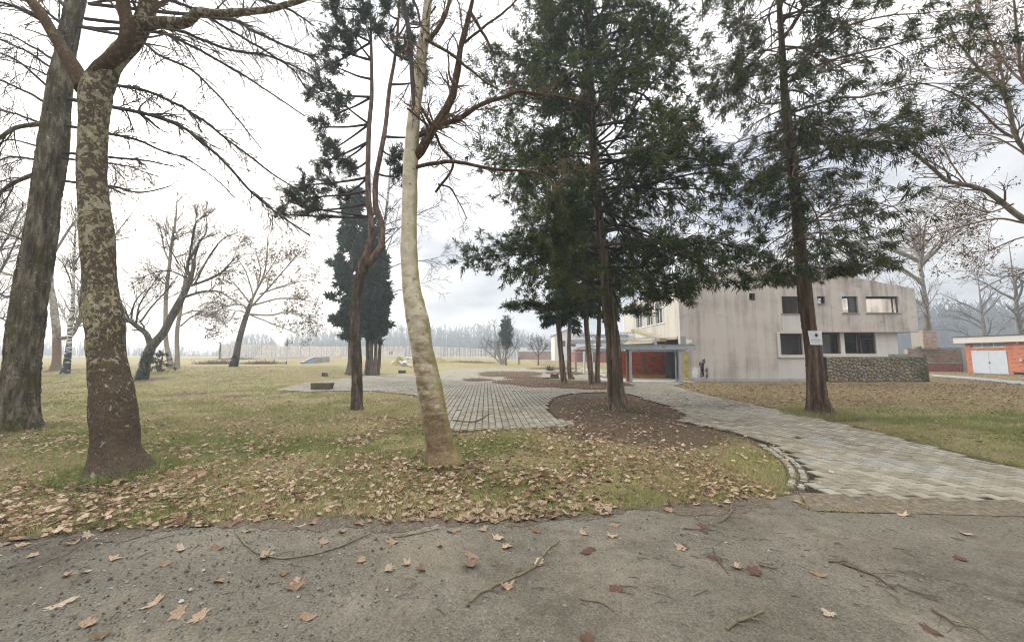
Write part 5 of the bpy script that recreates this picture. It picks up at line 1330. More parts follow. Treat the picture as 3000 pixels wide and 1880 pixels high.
# ------------------------------------------------------------------ big linden at the left
YLi = gt(45, 1262)[1]
S = traced([(38, 1266, 84), (48, 1225, 72), (58, 1140, 64), (66, 1057, 62), (90, 850, 60), (118, 700, 58), (136, 559, 55), (156, 435, 54), (176, 249, 44), (198, 124, 38), (222, 0, 37), (250, -150, 33), (290, -400, 26), (320, -700, 16), (335, -1000, 6)], YLi)
lin = thing('linden_tree', 'thick dark linden trunk with mossy lichen bark and drooping bare boughs', 'tree', S[0, :3] * [1, 1, 0])
g, Q = trunk_geo(S, 220, 72, .05, .16, 16, .30, 1.3, .8); g.build('trunk', BK_LIND, lin, smooth=True)
c1 = lambda pts, r0, r1: [(x * .6215, y * .6215, r0 + (r1 - r0) * k / (len(pts) - 1)) for k, (x, y) in enumerate(pts)]
LB = [([(330, 470), (560, 510), (700, 540), (860, 600), (1000, 710), (1110, 820), (1200, 920), (1300, 1000), (1460, 1110)], 7, 2.0, -1.2), ([(350, 380), (590, 410), (720, 440), (900, 530), (1050, 640), (1180, 740), (1300, 830), (1400, 890)], 6, 1.5, -.6),
      ([(300, 590), (520, 630), (650, 660), (760, 710), (880, 750), (1010, 840), (1110, 935)], 5.5, 1.5, .3), ([(300, 720), (520, 740), (640, 750), (760, 770), (880, 800)], 5, 1.8, .9), ([(290, 745), (520, 770), (620, 790), (745, 830)], 4, 1.6, -.4), ([(290, 850), (530, 880), (640, 905), (760, 890), (840, 850)], 4.5, 1.3, 1.2),
      ([(370, 130), (720, 150), (850, 190), (1000, 270), (1120, 340), (1250, 420), (1440, 550)], 6, 1.6, .6), ([(400, 90), (820, 140), (950, 190), (1100, 240), (1250, 260), (1380, 310), (1480, 360)], 6, 1.5, 1.0), ([(420, 20), (1060, 90), (1180, 140), (1290, 190), (1420, 250), (1500, 270)], 6, 2, -.8), ([(380, 130), (640, 180), (750, 260), (900, 330), (1000, 420), (1080, 510), (1160, 610), (1230, 700)], 5, 1.5, -.9),
      ([(430, -60), (700, -20), (900, 40), (1050, 120), (1250, 240), (1380, 330), (1440, 420)], 6, 1.6, .2), ([(430, -120), (800, -100), (1100, -40), (1350, 40), (1480, 120)], 7, 2, -.3), ([(420, 20), (520, 5), (700, 20), (820, 70)], 5, 2, .5),
      ([(290, 170), (180, 90), (60, 30), (-60, 0)], 7, 4, -.5), ([(270, 290), (150, 220), (50, 170), (-60, 140)], 5, 2, .4), ([(260, 330), (120, 240), (0, 190), (-80, 170)], 4.5, 2, .8), ([(240, 420), (100, 300), (0, 250), (-80, 215)], 4.5, 2, -.6), ([(230, 490), (100, 420), (0, 380), (-80, 350)], 5, 2.5, .3), ([(190, 580), (80, 540), (0, 520), (-80, 510)], 4.5, 2, 1.0), ([(210, 585), (80, 600), (0, 650), (-80, 700)], 9, 5, -.4), ([(200, 760), (60, 740), (-60, 770)], 4.5, 2, .5), ([(190, 810), (70, 860), (0, 905), (-80, 950)], 8, 4, -.2), ([(130, 1140), (0, 1090), (-80, 1080)], 4, 2, .7),
      ([(300, 120), (200, 40), (120, -60)], 6, 3, -.3), ([(330, 60), (220, -60), (60, -140)], 7, 3, .6), ([(180, 690), (60, 660), (-60, 690)], 3.5, 1.5, .1), ([(250, 370), (170, 330), (60, 290), (-60, 270)], 3.5, 1.5, -.9)]
LP, LR_ = [], []
for pts, r0, r1, dy in LB:
    T_ = traced(c1(pts, r0 * 1.35, r1 * 1.3), YLi, YLi + dy); a, b = polyl(T_, 24); a = a + .018 * np.stack([vnoise(a * 3 + q * 9) for q in range(3)], -1)
    g = Geo(); g.tubes(a, b, 7); g.build('branch', BK_TWIGD if r0 < 8 else BK_LIND, lin, smooth=True); LP.append(a); LR_.append(b)
LP, LR_ = np.concatenate(LP), np.concatenate(LR_)
g = Geo(); P2, R2 = grow(LP, LR_, 820, 1.15, (.35, .9), (.12, 1), 7, .14, .10, -.1, .40, .0055, .4, taper=.45); g.tubes(P2, R2, 4)
P3, R3 = grow(P2, R2, 3400, .5, (.4, 1.0), (.1, 1), 5, .20, .12, -.15, .55, .0036, .5); g.ribbons(P3, R3)
P4, R4 = grow(P3, R3, 2200, .22, (.4, 1.0), (.2, 1), 4, .22, .15, -.2, .7, .0022, .6); g.ribbons(P4, R4)
g.build('crown', BK_TWIGD, lin, kind='stuff')
g = Geo(); p, d = along(np.concatenate([P3[:, ::2][:, :3], P4[:, 1:4]]), 2400, .4, 1.0); L = rng.uniform(.03, .06, len(p))
PP = np.stack([p, p - np.stack([0 * L, 0 * L, L * .35], 1), p - np.stack([rng.normal(0, .006, len(p)), rng.normal(0, .006, len(p)), L], 1)], 1); g.tubes(PP, np.stack([L * 0 + .0016, L * 0 + .0065, L * 0 + .002], 1), 4); g.build('seeds', SEED, lin, kind='stuff')

# ------------------------------------------------------------------ mottled plane tree in front of it
YPl = gt(345, 1388)[1]
S = traced([(346, 1392, 92), (346, 1370, 84), (341, 1330, 77), (338, 1264, 75), (328, 1140, 70), (312, 1036, 62), (309, 954, 66), (296, 891, 65), (293, 850, 58), (284, 684, 55), (273, 559, 52), (272, 420, 51), (278, 330, 54), (283, 275, 60), (288, 240, 50), (293, 212, 34), (298, 192, 16)], YPl)
pln = thing('plane_tree', 'stout mottled plane tree with forked limbs in front of the linden', 'tree', S[0, :3] * [1, 1, 0])
g, Q = trunk_geo(S, 200, 72, .085, .05, 10, .42, 2.4, .55); g.build('trunk', BK_PLANE, pln, smooth=True)
PB = [([(292, 262, 44), (320, 205, 40), (350, 160, 38), (398, 106, 36), (425, 50, 34), (437, 0, 32), (450, -120, 28), (470, -320, 20), (500, -600, 9)], .1, BK_PLANE), ([(262, 262, 40), (285, 215, 34), (325, 175, 30), (362, 137, 28), (374, 80, 27), (362, 20, 25), (352, -60, 24), (330, -220, 18), (300, -420, 9)], -.35, BK_LIMB),
      ([(252, 262, 44), (232, 225, 36), (196, 165, 30), (165, 115, 27), (128, 52, 25), (85, -5, 22), (30, -80, 18), (-60, -200, 10)], -.1, BK_LIMB), ([(425, 75, 26), (470, 66, 24), (535, 68, 20), (562, 52, 18), (584, 36, 17), (640, 40, 14), (684, 38, 14), (777, 30, 12), (840, 14, 10), (890, -2, 9), (960, -40, 7), (1050, -110, 4)], -.5, BK_PLANE)]
PP_, PR_ = [], []
for pts, dy, mt in PB:
    T_ = traced(pts, YPl, YPl + dy); g, Q = trunk_geo(T_, 90, 28, .08, .02, 8, 0, 3.0); g.build('branch', mt, pln, smooth=True); a, b = polyl(T_, 20); PP_.append(a); PR_.append(b)
a, b = np.concatenate(PP_), np.concatenate(PR_)
g = Geo(); P2, R2 = grow(a, b, 46, 1.3, (.5, 1.1), (.35, 1), 7, .16, .02, .15, .22, .006, .3); g.tubes(P2, R2, 5); P3, R3 = grow(P2, R2, 190, .6, (.5, 1.1), (.2, 1), 5, .2, .02, .05, .5, .004, .4); g.tubes(P3, R3, 3); g.build('crown', BK_TWIGR, pln, kind='stuff')

# ------------------------------------------------------------------ pale plane tree in the middle
YWs = gt(1297, 1354)[1]
S = traced([(1299, 1358, 52), (1298, 1345, 46), (1292, 1315, 42), (1287, 1290, 40), (1278, 1234, 37), (1259, 1138, 36), (1241, 1043, 33), (1226, 948, 34), (1216, 900, 32), (1205, 840, 28), (1199, 760, 26), (1198, 684, 25), (1201, 559, 23), (1206, 435, 23), (1216, 311, 19), (1232, 186, 18), (1247, 62, 13.5), (1254, 0, 13), (1268, -150, 10), (1285, -350, 6), (1295, -500, 3)], YWs)
wsy = thing('pale_plane_tree', 'leaning plane tree with smooth cream bark above a brown foot', 'tree', S[0, :3] * [1, 1, 0])
g, Q = trunk_geo(S, 220, 56, .06, .03, 9, .38, 3.2, .32); g.build('trunk', BK_WHITE, wsy, smooth=True)
c2 = lambda pts, r0, r1: [(800 + x * .6215, y * .6215, r0 + (r1 - r0) * k / (len(pts) - 1)) for k, (x, y) in enumerate(pts)]
WB = [([(668, 740), (690, 715), (720, 670), (780, 570), (840, 460), (870, 330), (885, 220), (915, 110), (940, 0), (970, -150), (1010, -330)], 15, 5, -.3, BK_LIMB), ([(670, 650), (700, 630), (760, 602), (880, 555), (990, 490), (1080, 460), (1150, 435), (1250, 445), (1400, 465), (1480, 485), (1600, 495)], 9, 2.5, .7, BK_LIMB), ([(660, 800), (690, 785), (760, 770), (850, 760), (1000, 790), (1080, 800), (1200, 805), (1290, 830), (1345, 865), (1420, 800), (1480, 795)], 7, 1.8, -.5, BK_LIMB),
      ([(715, 210), (745, 175), (800, 100), (830, 0), (850, -120)], 8, 5, .4, BK_LIMB), ([(710, 190), (740, 200), (830, 250), (930, 330), (1000, 385), (1060, 420)], 6, 2.5, -.5, BK_LIMB), ([(905, 205), (980, 140), (1060, 80), (1140, 10), (1200, -60)], 4.5, 2, .4, BK_LIMB), ([(930, 60), (985, 150), (1030, 235)], 6, 4, -.2, BK_LIMB), ([(600, -60), (625, 60), (645, 200), (655, 350), (662, 495)], 9, 6, -.5, BK_TWIGD), ([(640, -40), (680, 40), (695, 110), (730, 160)], 4, 3, -.3, BK_TWIGD),
      ([(690, 500), (730, 560), (770, 640), (790, 690), (850, 780), (765, 910)], 5, 3.5, .5, BK_LIMB), ([(780, 870), (840, 890), (880, 960), (915, 1030)], 3, 1.2, .5, BK_LIMB), ([(730, 590), (690, 560), (630, 510)], 4, 3, -.4, BK_LIMB), ([(770, 30), (700, 120), (640, 130)], 3, 2, .3, BK_TWIGD)]
WP, WR = [], []
for pts, r0, r1, dy, mt in WB:
    T_ = traced(c2(pts, r0, r1), YWs, YWs + dy); g = Geo(); a, b = polyl(T_, 40); a = a + .012 * np.stack([vnoise(a * 5 + q * 9) for q in range(3)], -1); g.tubes(a, b * (1 + .15 * vnoise(a * 12)), 9); g.build('branch', mt, wsy, smooth=True); a, b = polyl(T_, 20); WP.append(a); WR.append(b)
a, b = np.concatenate(WP), np.concatenate(WR)
g = Geo(); P2, R2 = grow(a, b, 170, .85, (.5, 1.15), (.15, 1), 8, .25, .0, .05, .35, .0050, .35); g.tubes(P2, R2, 5); P3, R3 = grow(P2, R2, 1000, .38, (.5, 1.2), (.15, 1), 6, .30, .0, .0, .55, .0036, .5); g.tubes(P3, R3, 3); P4, R4 = grow(P3, R3, 1600, .18, (.5, 1.2), (.2, 1), 4, .3, 0, 0, .7, .0028, .6); g.ribbons(P4, R4)
leaves_at(g, P3, 12, .07); g.build('crown', BK_TWIGR, wsy, kind='stuff')

# ------------------------------------------------------------------ twin stemmed pine
YPn = gt(1046, 1200)[1]
S = traced([(1046, 1203, 20), (1045, 1185, 18), (1046, 1120, 17), (1044, 1043, 15.5), (1041, 900, 14.5), (1040, 932, 15), (1049, 839, 16), (1062, 790, 18), (1072, 755, 16)], YPn)
S = S[np.argsort(-np.array([1203, 1185, 1120, 1043, 900, 932, 839, 790, 755]))]
pin = thing('pine_tree', 'scots pine with a crooked trunk splitting into two slender stems', 'tree', S[0, :3] * [1, 1, 0])
g, Q = trunk_geo(S, 110, 44, .06, .14, 12, .12, 2.6, .3); g.build('trunk', BK_PINE, pin, smooth=True)
stems = [[(1064, 790, 13), (1076, 745, 12), (1083, 715, 10.5), (1089, 671, 9.5), (1080, 590, 9), (1078, 497, 8), (1081, 373, 7.5), (1089, 280, 6.5), (1088, 155, 5), (1085, 40, 3), (1080, -60, 1.5)], [(1076, 775, 12), (1098, 748, 11), (1118, 715, 10), (1117, 653, 9.5), (1101, 603, 9), (1101, 528, 8.5), (1114, 454, 8), (1129, 373, 7), (1141, 261, 6.5), (1157, 168, 5), (1167, 62, 4), (1172, -60, 2)]]
SP_, SR_ = [], []
for st, dy in zip(stems, (-.1, .25)):
    T_ = traced(st, YPn, YPn + dy); g, Q = trunk_geo(T_, 90, 20, .06, .05, 8, 0, 3); g.build('stem', BK_PINEU, pin, smooth=True); a, b = polyl(T_, 24); SP_.append(a); SR_.append(b)
clumps = [(330, 120, 90), (430, 80, 60), (250, 210, 60), (370, 250, 55), (230, 430, 75), (290, 540, 65), (220, 600, 50), (330, 480, 55), (280, 700, 60), (330, 760, 80), (220, 770, 55), (370, 800, 40), (150, 870, 50), (240, 860, 60), (70, 950, 60), (170, 930, 50), (40, 1010, 40), (200, 1010, 40), (340, 920, 45), (110, 1000, 40), (560, 150, 70), (640, 90, 60), (590, 250, 50), (690, 300, 55), (540, 60, 50), (480, 150, 50), (640, 200, 50), (570, 740, 55), (590, 830, 40), (300, 30, 60), (420, -30, 70), (560, -40, 80), (300, 320, 40), (700, 380, 40), (200, 340, 35), (380, 160, 50), (720, 640, 40)]
g = Geo(); gb = Geo(); cps = []
stem_all = np.concatenate(SP_)
for (x, y, r) in clumps:
    c = at(800 + x * .6215, y * .6215, YPn + rng.uniform(-1.0, 1.0)); rr = r * .6215 / F * YPn; cps.append((c, rr))
    st = SP_[0][0] if x < 470 else SP_[1][0]
    start = st[np.argmin(np.abs(st[:, 2] - (c[2] + rng.uniform(-.5, .6))) + .0)]
    mid = (start + c) / 2 + [0, 0, -.18 * rng.random()]
    a, b = polyl(np.c_[np.array([start, start * .6 + c * .4 + [0, 0, -.05], mid * .4 + c * .6, c]), np.array([.042, .032, .024, .012])], 12)
    gb.tubes(a, b, 6)
    a2, b2 = grow(a, b, 16, rr * 1.1, (.5, 1.2), (.55, 1), 5, .2, 0, .1, .5, .006, .5, taper=.0); gb.tubes(a2, b2, 4)
    a3, b3 = grow(a2, b2, 60, rr * .55, (.4, 1.1), (.2, 1), 4, .2, 0, .12, .6, .004, .6, taper=.1); gb.tubes(a3, b3, 3)
    p, d = along(a3, int(110 + 2900 * rr * rr), .2, 1.0); k = n2(p[:, 0], p[:, 2], 2.2, 5.0) > -.75
    sprays(g, p[k], d[k], 4, .11, .0095, .9, -.05)
gb.build('branches', BK_TWIGD, pin, smooth=True, kind='stuff'); g.build('crown', FO_PN, pin, kind='stuff')

# ------------------------------------------------------------------ evergreens built on a common plan
def conifer(root, S, zmin, ztop, prof, nl, nsec, nspray, fol, bark, rise=.15, droop=.09, spl=.22, wd=.022, each=7, side=None, limb_r=.035, sdroop=.3, gaps=.0, jit=.12, seclen=.34, azbias=None, tips=0.0, zcut=None):
    """limbs from the trunk line, side shoots, then sprays of foliage. prof(z, az) gives the reach in metres"""
    Q = spline(S, 200); P_, R_ = [], []
    for k in range(nl):
        z = zmin + (ztop - zmin) * ((k + rng.random()) / nl) ** 1.0; j = np.argmin(np.abs(Q[:, 2] - z)); az = rng.uniform(0, 2 * math.pi)
        L = prof(z, az) * rng.uniform(.72, 1.05)
        if L < .15: continue
        d = np.array([math.cos(az), math.sin(az), rise + .2 * rng.normal()]); p = Q[j, :3].copy(); pts = [p]
        for s in range(9):
            d = unit(d + np.array([0, 0, -droop if s < 6 else droop * tips]) + jit * rng.normal(size=3)); p = p + d * L / 9; pts.append(p)
        P_.append(pts); R_.append(np.linspace(max(.012, limb_r * (L / 4 + .35)), .006, 10))
    def lift(A):
        if zcut is not None: A[..., 2] = np.where(A[..., 2] < zcut, zcut + (A[..., 2] - zcut) * .18, A[..., 2])
        return A
    P_, R_ = lift(np.array(P_)), np.array(R_); g = Geo(); g.tubes(P_, R_, 5)
    m_ = np.mean([np.linalg.norm(p[-1] - p[0]) for p in P_])
    P2, R2 = grow(P_, R_, nsec, m_ * seclen, (.5, 1.1), (.18, 1), 6, .16, .06, 0, .45, .005, .4, taper=.35, flat=.45); P2 = lift(P2); g.ribbons(P2, R2)
    P3, R3 = grow(P2, R2, nsec * 2, m_ * seclen * .38, (.4, 1.0), (.25, 1), 4, .2, .08, 0, .6, .004, .5, flat=.3); P3 = lift(P3); g.ribbons(P3, R3)
    g.build('limbs', bark, root, kind='stuff')
    f = Geo(); p, d = along(np.concatenate([P3, P2[:, ::2][:, :3].repeat(1, 0) if False else P2[:, 2:6]]), nspray, .15, 1.0)
    if gaps: k = fbm(p * .9, 3) > -.9 + gaps; p, d = p[k], d[k]
    t = np.clip(.45 + .28 * fbm(p * .8, 2) + .16 * rng.normal(size=len(p)), 0, 1)
    sprays(f, p, d, each, spl, wd, .8, sdroop, t); f.build('crown', fol, root, kind='stuff')
    return P_
# the big cypress
YCy = gt(1812, 1200)[1]
S = traced([(1814, 1203, 36), (1811, 1185, 31), (1806, 1150, 27), (1802, 1107, 24), (1797, 1018, 22), (1793, 973, 21), (1781, 899, 18), (1770, 780, 16.5), (1755, 640, 15), (1742, 497, 14), (1732, 300, 12), (1728, 124, 10), (1725, -60, 8), (1722, -300, 5), (1720, -560, 1.5)], YCy)
cyp = thing('cypress_tree', 'big dark green cypress with fissured trunk on a needle covered bed', 'tree', S[0, :3] * [1, 1, 0])
g, Q = trunk_geo(S, 200, 60, .05, .16, 18, .25, 2.0, .5); g.build('trunk', BK_CY, cyp, smooth=True)
def prof_cy(z, az):
    r = float(np.interp(z, [3.2, 4.2, 6, 9, 12, 15, 19, 21], [3.6, 4.7, 4.9, 4.5, 3.9, 3.2, 1.4, .3]))
    return r * (1.0 + .12 * math.cos(az)) * (1 + .14 * math.sin(3 * az + z * 2.1))
conifer(cyp, S, 3.5, 20.5, prof_cy, 210, 3400, 62000, FO_CY, BK_TWIGD, .10, .05, .155, .0125, 5, limb_r=.032, sdroop=.25, gaps=.18, tips=-1.0, jit=.22, seclen=.42, zcut=3.45)
# the redwood with the sign
YRc = gt(2402, 1216)[1]
S = traced([(2404, 1222, 56), (2402, 1212, 44), (2396, 1180, 36), (2393, 1148, 31), (2385, 1048, 27), (2369, 949, 23.5), (2357, 849, 23.5), (2345, 750, 21), (2336, 622, 20), (2321, 498, 17.5), (2308, 373, 17), (2297, 249, 13.5), (2290, 124, 11), (2282, 0, 9.5), (2272, -160, 7), (2262, -400, 4), (2258, -600, 1.5)], YRc)
rcd = thing('red_cedar_tree', 'tall reddish barked cedar with a white sign nailed to it', 'tree', S[0, :3] * [1, 1, 0])
g, Q = trunk_geo(S, 220, 60, .045, .16, 18, .35, 2.0, .45); g.build('trunk', BK_RC, rcd, smooth=True); RCQ = Q
def prof_rc(z, az):
    r = float(np.interp(z, [4.2, 5.2, 7, 9, 12, 15, 20], [1.6, 2.6, 3.1, 3.2, 3.3, 2.6, .4]))
    return r * (1.0 + .28 * math.cos(az)) * (1 + .12 * math.sin(2 * az + z))
conifer(rcd, S, 4.4, 19, prof_rc, 120, 1900, 32000, FO_RC, BK_TWIGR, .10, .085, .17, .011, 5, limb_r=.03, sdroop=.6, gaps=.44, seclen=.5, jit=.18, zcut=4.3)

# group of thin evergreens by the porch
tg_ = 'thin evergreens in front of the porch'
for (base, pts, lab) in (((1652, 1127), [(1654, 1128, 10.5), (1648, 1080, 9), (1641, 1010, 8), (1634, 920, 7.2), (1630, 800, 6), (1628, 600, 4)], 'slender evergreen trunk leaning over the leafy bed beside a stump'),
                         ((1672, 1110), [(1674, 1111, 10), (1668, 1085, 7), (1667, 1000, 6), (1668, 930, 5.5), (1668, 800, 5), (1668, 620, 3)], 'slender evergreen trunk with flared foot behind the leaning trunk'),
                         ((1735, 1129), [(1735, 1131, 11), (1730, 1085, 8.5), (1722, 1000, 8), (1714, 900, 7), (1708, 780, 6), (1702, 560, 3)], 'slender brown evergreen trunk joined at its foot with a greyer one'),
                         ((1748, 1127), [(1750, 1129, 12), (1750, 1095, 8), (1753, 1000, 6.8), (1755, 930, 6.2), (1757, 800, 5), (1760, 600, 3)], 'slender grey evergreen trunk joined at its foot with a brown one')):
    p0 = gt(*base); Yt = p0[1]; S = traced(pts, Yt)
    ze = S[-1, 2] + 1.5; S = np.vstack([S, [S[-1, 0], Yt, ze, .01]])
    o = thing('evergreen_tree', lab, 'tree', p0, tg_); g, Q = trunk_geo(S, 90, 24, .07, .12, 10, .15, 3.0, .4); g.build('trunk', BK_CY, o, smooth=True)
    zb_ = at(1650, 930, Yt)[2]; conifer(o, S, zb_, ze, lambda z, az: float(np.interp(z, [zb_, zb_ + 1.5, ze - 2, ze], [1.3, 1.9, 1.2, .2])), 34, 260, 2600, FO_DK, BK_TWIGD, .0, .09, .30, .045, 6, limb_r=.03, sdroop=.5, gaps=.2)

# columnar thujas and birch behind the pine
def column(base, pts, lab, zb_, zt, w_, nspray, nm='thuja_tree', grp=None, k=.045):
    p0 = gt(*base); Yt = p0[1]; S = traced(pts, Yt); S = np.vstack([S, [S[-1, 0], Yt, zt, .01]])
    o = thing(nm, lab, 'tree', p0, grp); g, Q = trunk_geo(S, 70, 18, .06, .1, 10, .2, 2.0, .5); g.build('trunk', BK_CY, o, smooth=True)
    conifer(o, S, zb_, zt - .2, lambda z, az: w_ * float(np.interp((z - zb_) / (zt - zb_), [0, .12, .45, .8, 1], [.55, .95, 1, .55, .08])) * (1 + .15 * math.sin(3 * az + 1.7 * z)), 70, 420, nspray, FO_DK, BK_TWIGD, .45, -.02, .42, .065, 6, limb_r=.03, sdroop=.1, gaps=.1); return o
Yc = gt(1022, 1096)[1]
column((1024, 1097), [(1024, 1098, 14), (1028, 1060, 10), (1028, 980, 8), (1028, 800, 6)], 'dense dark columnar thuja standing behind the twin stemmed pine', at(1000, 1005, Yc)[2], at(1000, 545, Yc)[2], 2.05, 5200)
tgc = 'stems of the thuja clump'
for q, (u, v) in enumerate(((1079, 1098), (1087, 1099), (1096, 1099), (1104, 1098))):
    Yq = gt(u, v)[1]
    column((u, v), [(u, v + 1, 9), (u + 3 * q - 2, 1050, 5.5), (u + 5 * q - 4, 960, 4.5), (u + 6 * q - 6, 800, 3)], 'thin dark thuja, one of the clump behind the pine', at(1090, (985, 1000, 1010, 985)[q], Yq)[2], at(1090, (640, 600, 660, 720)[q], Yq)[2], 1.05, 1300, 'slim_thuja_tree', tgc)
def bare_tree(nm, lab, S, limbs, bark, twig, Yd, lv=(60, 320, 900), ln=(2.5, 1.2, .6), rm=(.012, .008, .006), leaves=0, leafsize=.14, up=.25, droop=0.0, grp=None, sides=24, cov=.06, furrow=.06, ivy_n=0, ivy_z=1.5, ang=(.4, 1.0), tr0=.25, ltint=(.35, .25), lbark=None, lscale=1.0):
    p0 = np.array([S[0, 0], S[0, 1], float(terrain(S[0, 0], S[0, 1]))]); S[0, 2] = min(S[0, 2], p0[2] - .02)
    o = thing(nm, lab, 'tree', p0, grp); g, Q = trunk_geo(S, 90, sides, cov, furrow, 10, .2, 1.8, .6); g.build('trunk', bark, o, smooth=True)
    A, B = [polyl(S[len(S) // 2:], 12)[0]], [polyl(S[len(S) // 2:], 12)[1]]
    if lbark is None: lbark = bark
    if len(limbs) > 5: A, B = [], []
    for L in limbs:
        L[:, 3] *= lscale; g = Geo(); a, b = polyl(L, 16); a = a + .03 * ln[0] * .4 * np.stack([vnoise(a * 1.5 + q * 9) for q in range(3)], -1); a[0, 0] = L[0, :3]; g.tubes(a, b, 7); g.build('branch', lbark if L[0, 3] > .05 else twig, o, smooth=True); a, b = polyl(L, 12); A.append(a); B.append(b)
    A, B = np.concatenate(A), np.concatenate(B); g = Geo()
    if 20 < Yd < 48: lv = (int(lv[0] * 1.3), int(lv[1] * 1.5), int(lv[2] * 1.7)); rm = tuple(q * 1.05 for q in rm)
    P2, R2 = grow(A, B, lv[0], ln[0], ang, (tr0, 1), 8, .13, droop, up, .42, rm[0], .3, taper=.4); g.tubes(P2, R2, 4)
    P3, R3 = grow(P2, R2, lv[1], ln[1], (.4, 1.0), (.15, 1), 6, .17, droop, up * .5, .5, rm[1], .4); (g.ribbons(P3, R3) if Yd > 20 else g.tubes(P3, R3, 3))
    P4, R4 = grow(P3, R3, lv[2], ln[2], (.4, 1.0), (.15, 1), 5, .2, droop, up * .3, .6, rm[2], .5); g.ribbons(P4, R4)
    g.build('crown', twig, o, kind='stuff')
    if leaves: f = Geo(); leaves_at(f, P4, leaves, leafsize, ltint); f.build('dead_leaves', FO_DEAD, o, kind='stuff')
    if ivy_n: ivy(o, S, ivy_n, ivy_z)
    return o
def limb(pts, Y0, Y1=None): return traced(pts, Y0, Y1)
# birch
Yb = gt(1078, 1094)[1]
bare_tree('birch_tree', 'slim white birch rising crookedly behind the pine trunk', traced([(1076, 1095, 9), (1080, 1040, 7.5), (1090, 960, 7), (1103, 880, 6.5), (1112, 800, 6), (1122, 700, 5), (1135, 590, 4), (1145, 480, 3), (1150, 420, 1.5)], Yb),
          [limb([(1120, 720, 2.5), (1180, 660, 2), (1240, 620, 1.5), (1290, 600, 1)], Yb, Yb - 2), limb([(1110, 800, 2), (1180, 770, 1.8), (1260, 760, 1.2), (1310, 745, .8)], Yb, Yb + 2), limb([(1128, 640, 2), (1100, 560, 1.5), (1085, 500, 1)], Yb, Yb + 2), limb([(1115, 770, 2), (1150, 690, 1.5), (1170, 600, 1)], Yb), limb([(1105, 870, 2), (1170, 850, 1.5), (1235, 830, 1), (1280, 815, .7)], Yb, Yb - 1.5)], BK_BIRCH, BK_TWIGD, Yb, (60, 300, 700), (2.6, 1.3, .7), (.014, .009, .007), up=.1, droop=.05)

# ------------------------------------------------------------------ trees of the left lawn
c8 = lambda pts, r0, r1: [(330 + x * .344, 600 + y * .344, r0 + (r1 - r0) * k / max(1, len(pts) - 1)) for k, (x, y) in enumerate(pts)]
Yf = gt(416, 1111)[1]
bare_tree('forked_tree', 'low forked bare tree with ivy round its leaning trunk', traced([(414, 1113, 21.6), (420, 1090, 17.6), (430, 1050, 16.8), (444, 1015, 17.6), (478, 975, 13.6), (509, 916, 12.8), (536, 865, 11.2), (554, 824, 9.6), (566, 786, 7.2), (568, 757, 5.6)], Yf),
          [limb(c8([(330, 1200), (290, 1100), (215, 1040), (120, 970), (60, 960)], 15, 9), Yf, Yf - .5), limb(c8([(600, 790), (660, 770), (760, 740), (880, 735), (950, 760), (1010, 800)], 8, 2), Yf, Yf - 1), limb(c8([(660, 690), (800, 640), (920, 580), (1000, 500), (1080, 420)], 7, 2), Yf, Yf + 1.5), limb(c8([(650, 600), (640, 500), (700, 380), (760, 300), (870, 250)], 7, 2), Yf), limb(c8([(690, 480), (740, 310), (790, 250), (800, 130)], 4, 1.5), Yf, Yf + 1), limb(c8([(640, 560), (700, 180), (830, 70)], 4, 1), Yf, Yf - 1),
           limb(c8([(200, 1010), (230, 850), (300, 740), (420, 560)], 5, 1.5), Yf), limb(c8([(160, 970), (190, 830), (290, 710)], 5, 2), Yf, Yf - 1), limb(c8([(230, 1000), (330, 870), (450, 740), (560, 600)], 5, 1.5), Yf, Yf + 1), limb(c8([(690, 690), (830, 430), (940, 290), (1080, 230)], 5, 1.2), Yf, Yf + .5), limb(c8([(630, 620), (470, 560), (300, 600), (120, 700)], 4, 1.2), Yf, Yf - 1.5), limb(c8([(560, 500), (480, 350), (430, 180)], 4, 1), Yf, Yf + .5)],
          BK_GREY, BK_TWIGD, Yf, (150, 900, 2300), (1.9, .9, .45), (.010, .007, .005), leaves=60, leafsize=.12, ivy_n=750, ivy_z=1.7, cov=.1, lscale=.75)
Yq = gt(502, 1078)[1]
tw2 = 'pair of pale trunks rising from one spot on the lawn'
bare_tree('pale_trunk_tree', 'pale slim tree trunk behind the forked tree, the more leaning of a pair', traced([(502, 1079, 11.2), (494, 1040, 8.2), (486, 990, 7.5), (486, 880, 6.8), (496, 780, 6.0), (505, 700, 4.5), (515, 640, 3.0), (520, 560, 1.5)], Yq), [limb(c8([(560, 300), (530, 170), (600, 60)], 4, 1), Yq), limb(c8([(490, 500), (440, 380), (420, 250), (390, 160)], 4, 1), Yq, Yq + 1), limb(c8([(500, 700), (400, 640), (250, 520)], 3, 1), Yq, Yq - 1), limb(c8([(530, 450), (640, 400), (720, 280)], 3, 1), Yq)], BK_TWIGW, BK_TWIG, Yq, (60, 320, 800), (2.4, 1.2, .6), (.012, .009, .007), leaves=120)
bare_tree('pale_trunk_tree', 'pale slim tree trunk behind the forked tree, the more upright of a pair', traced([(519, 1079, 9.8), (519, 1040, 7.5), (519, 970, 6.8), (530, 900, 6.0), (545, 800, 4.5), (565, 700, 3.0), (580, 600, 1.5)], Yq + .3), [limb(c8([(580, 1030), (680, 950), (800, 940), (950, 975)], 3, 1), Yq, Yq - 1), limb(c8([(560, 950), (700, 900), (830, 940)], 3, 1), Yq, Yq + 1), limb(c8([(620, 760), (700, 620), (800, 480), (900, 340)], 4, 1), Yq)], BK_TWIGW, BK_TWIG, Yq, (50, 280, 700), (2.4, 1.2, .6), (.012, .009, .007), leaves=100)
Yp = gt(687, 1074)[1]
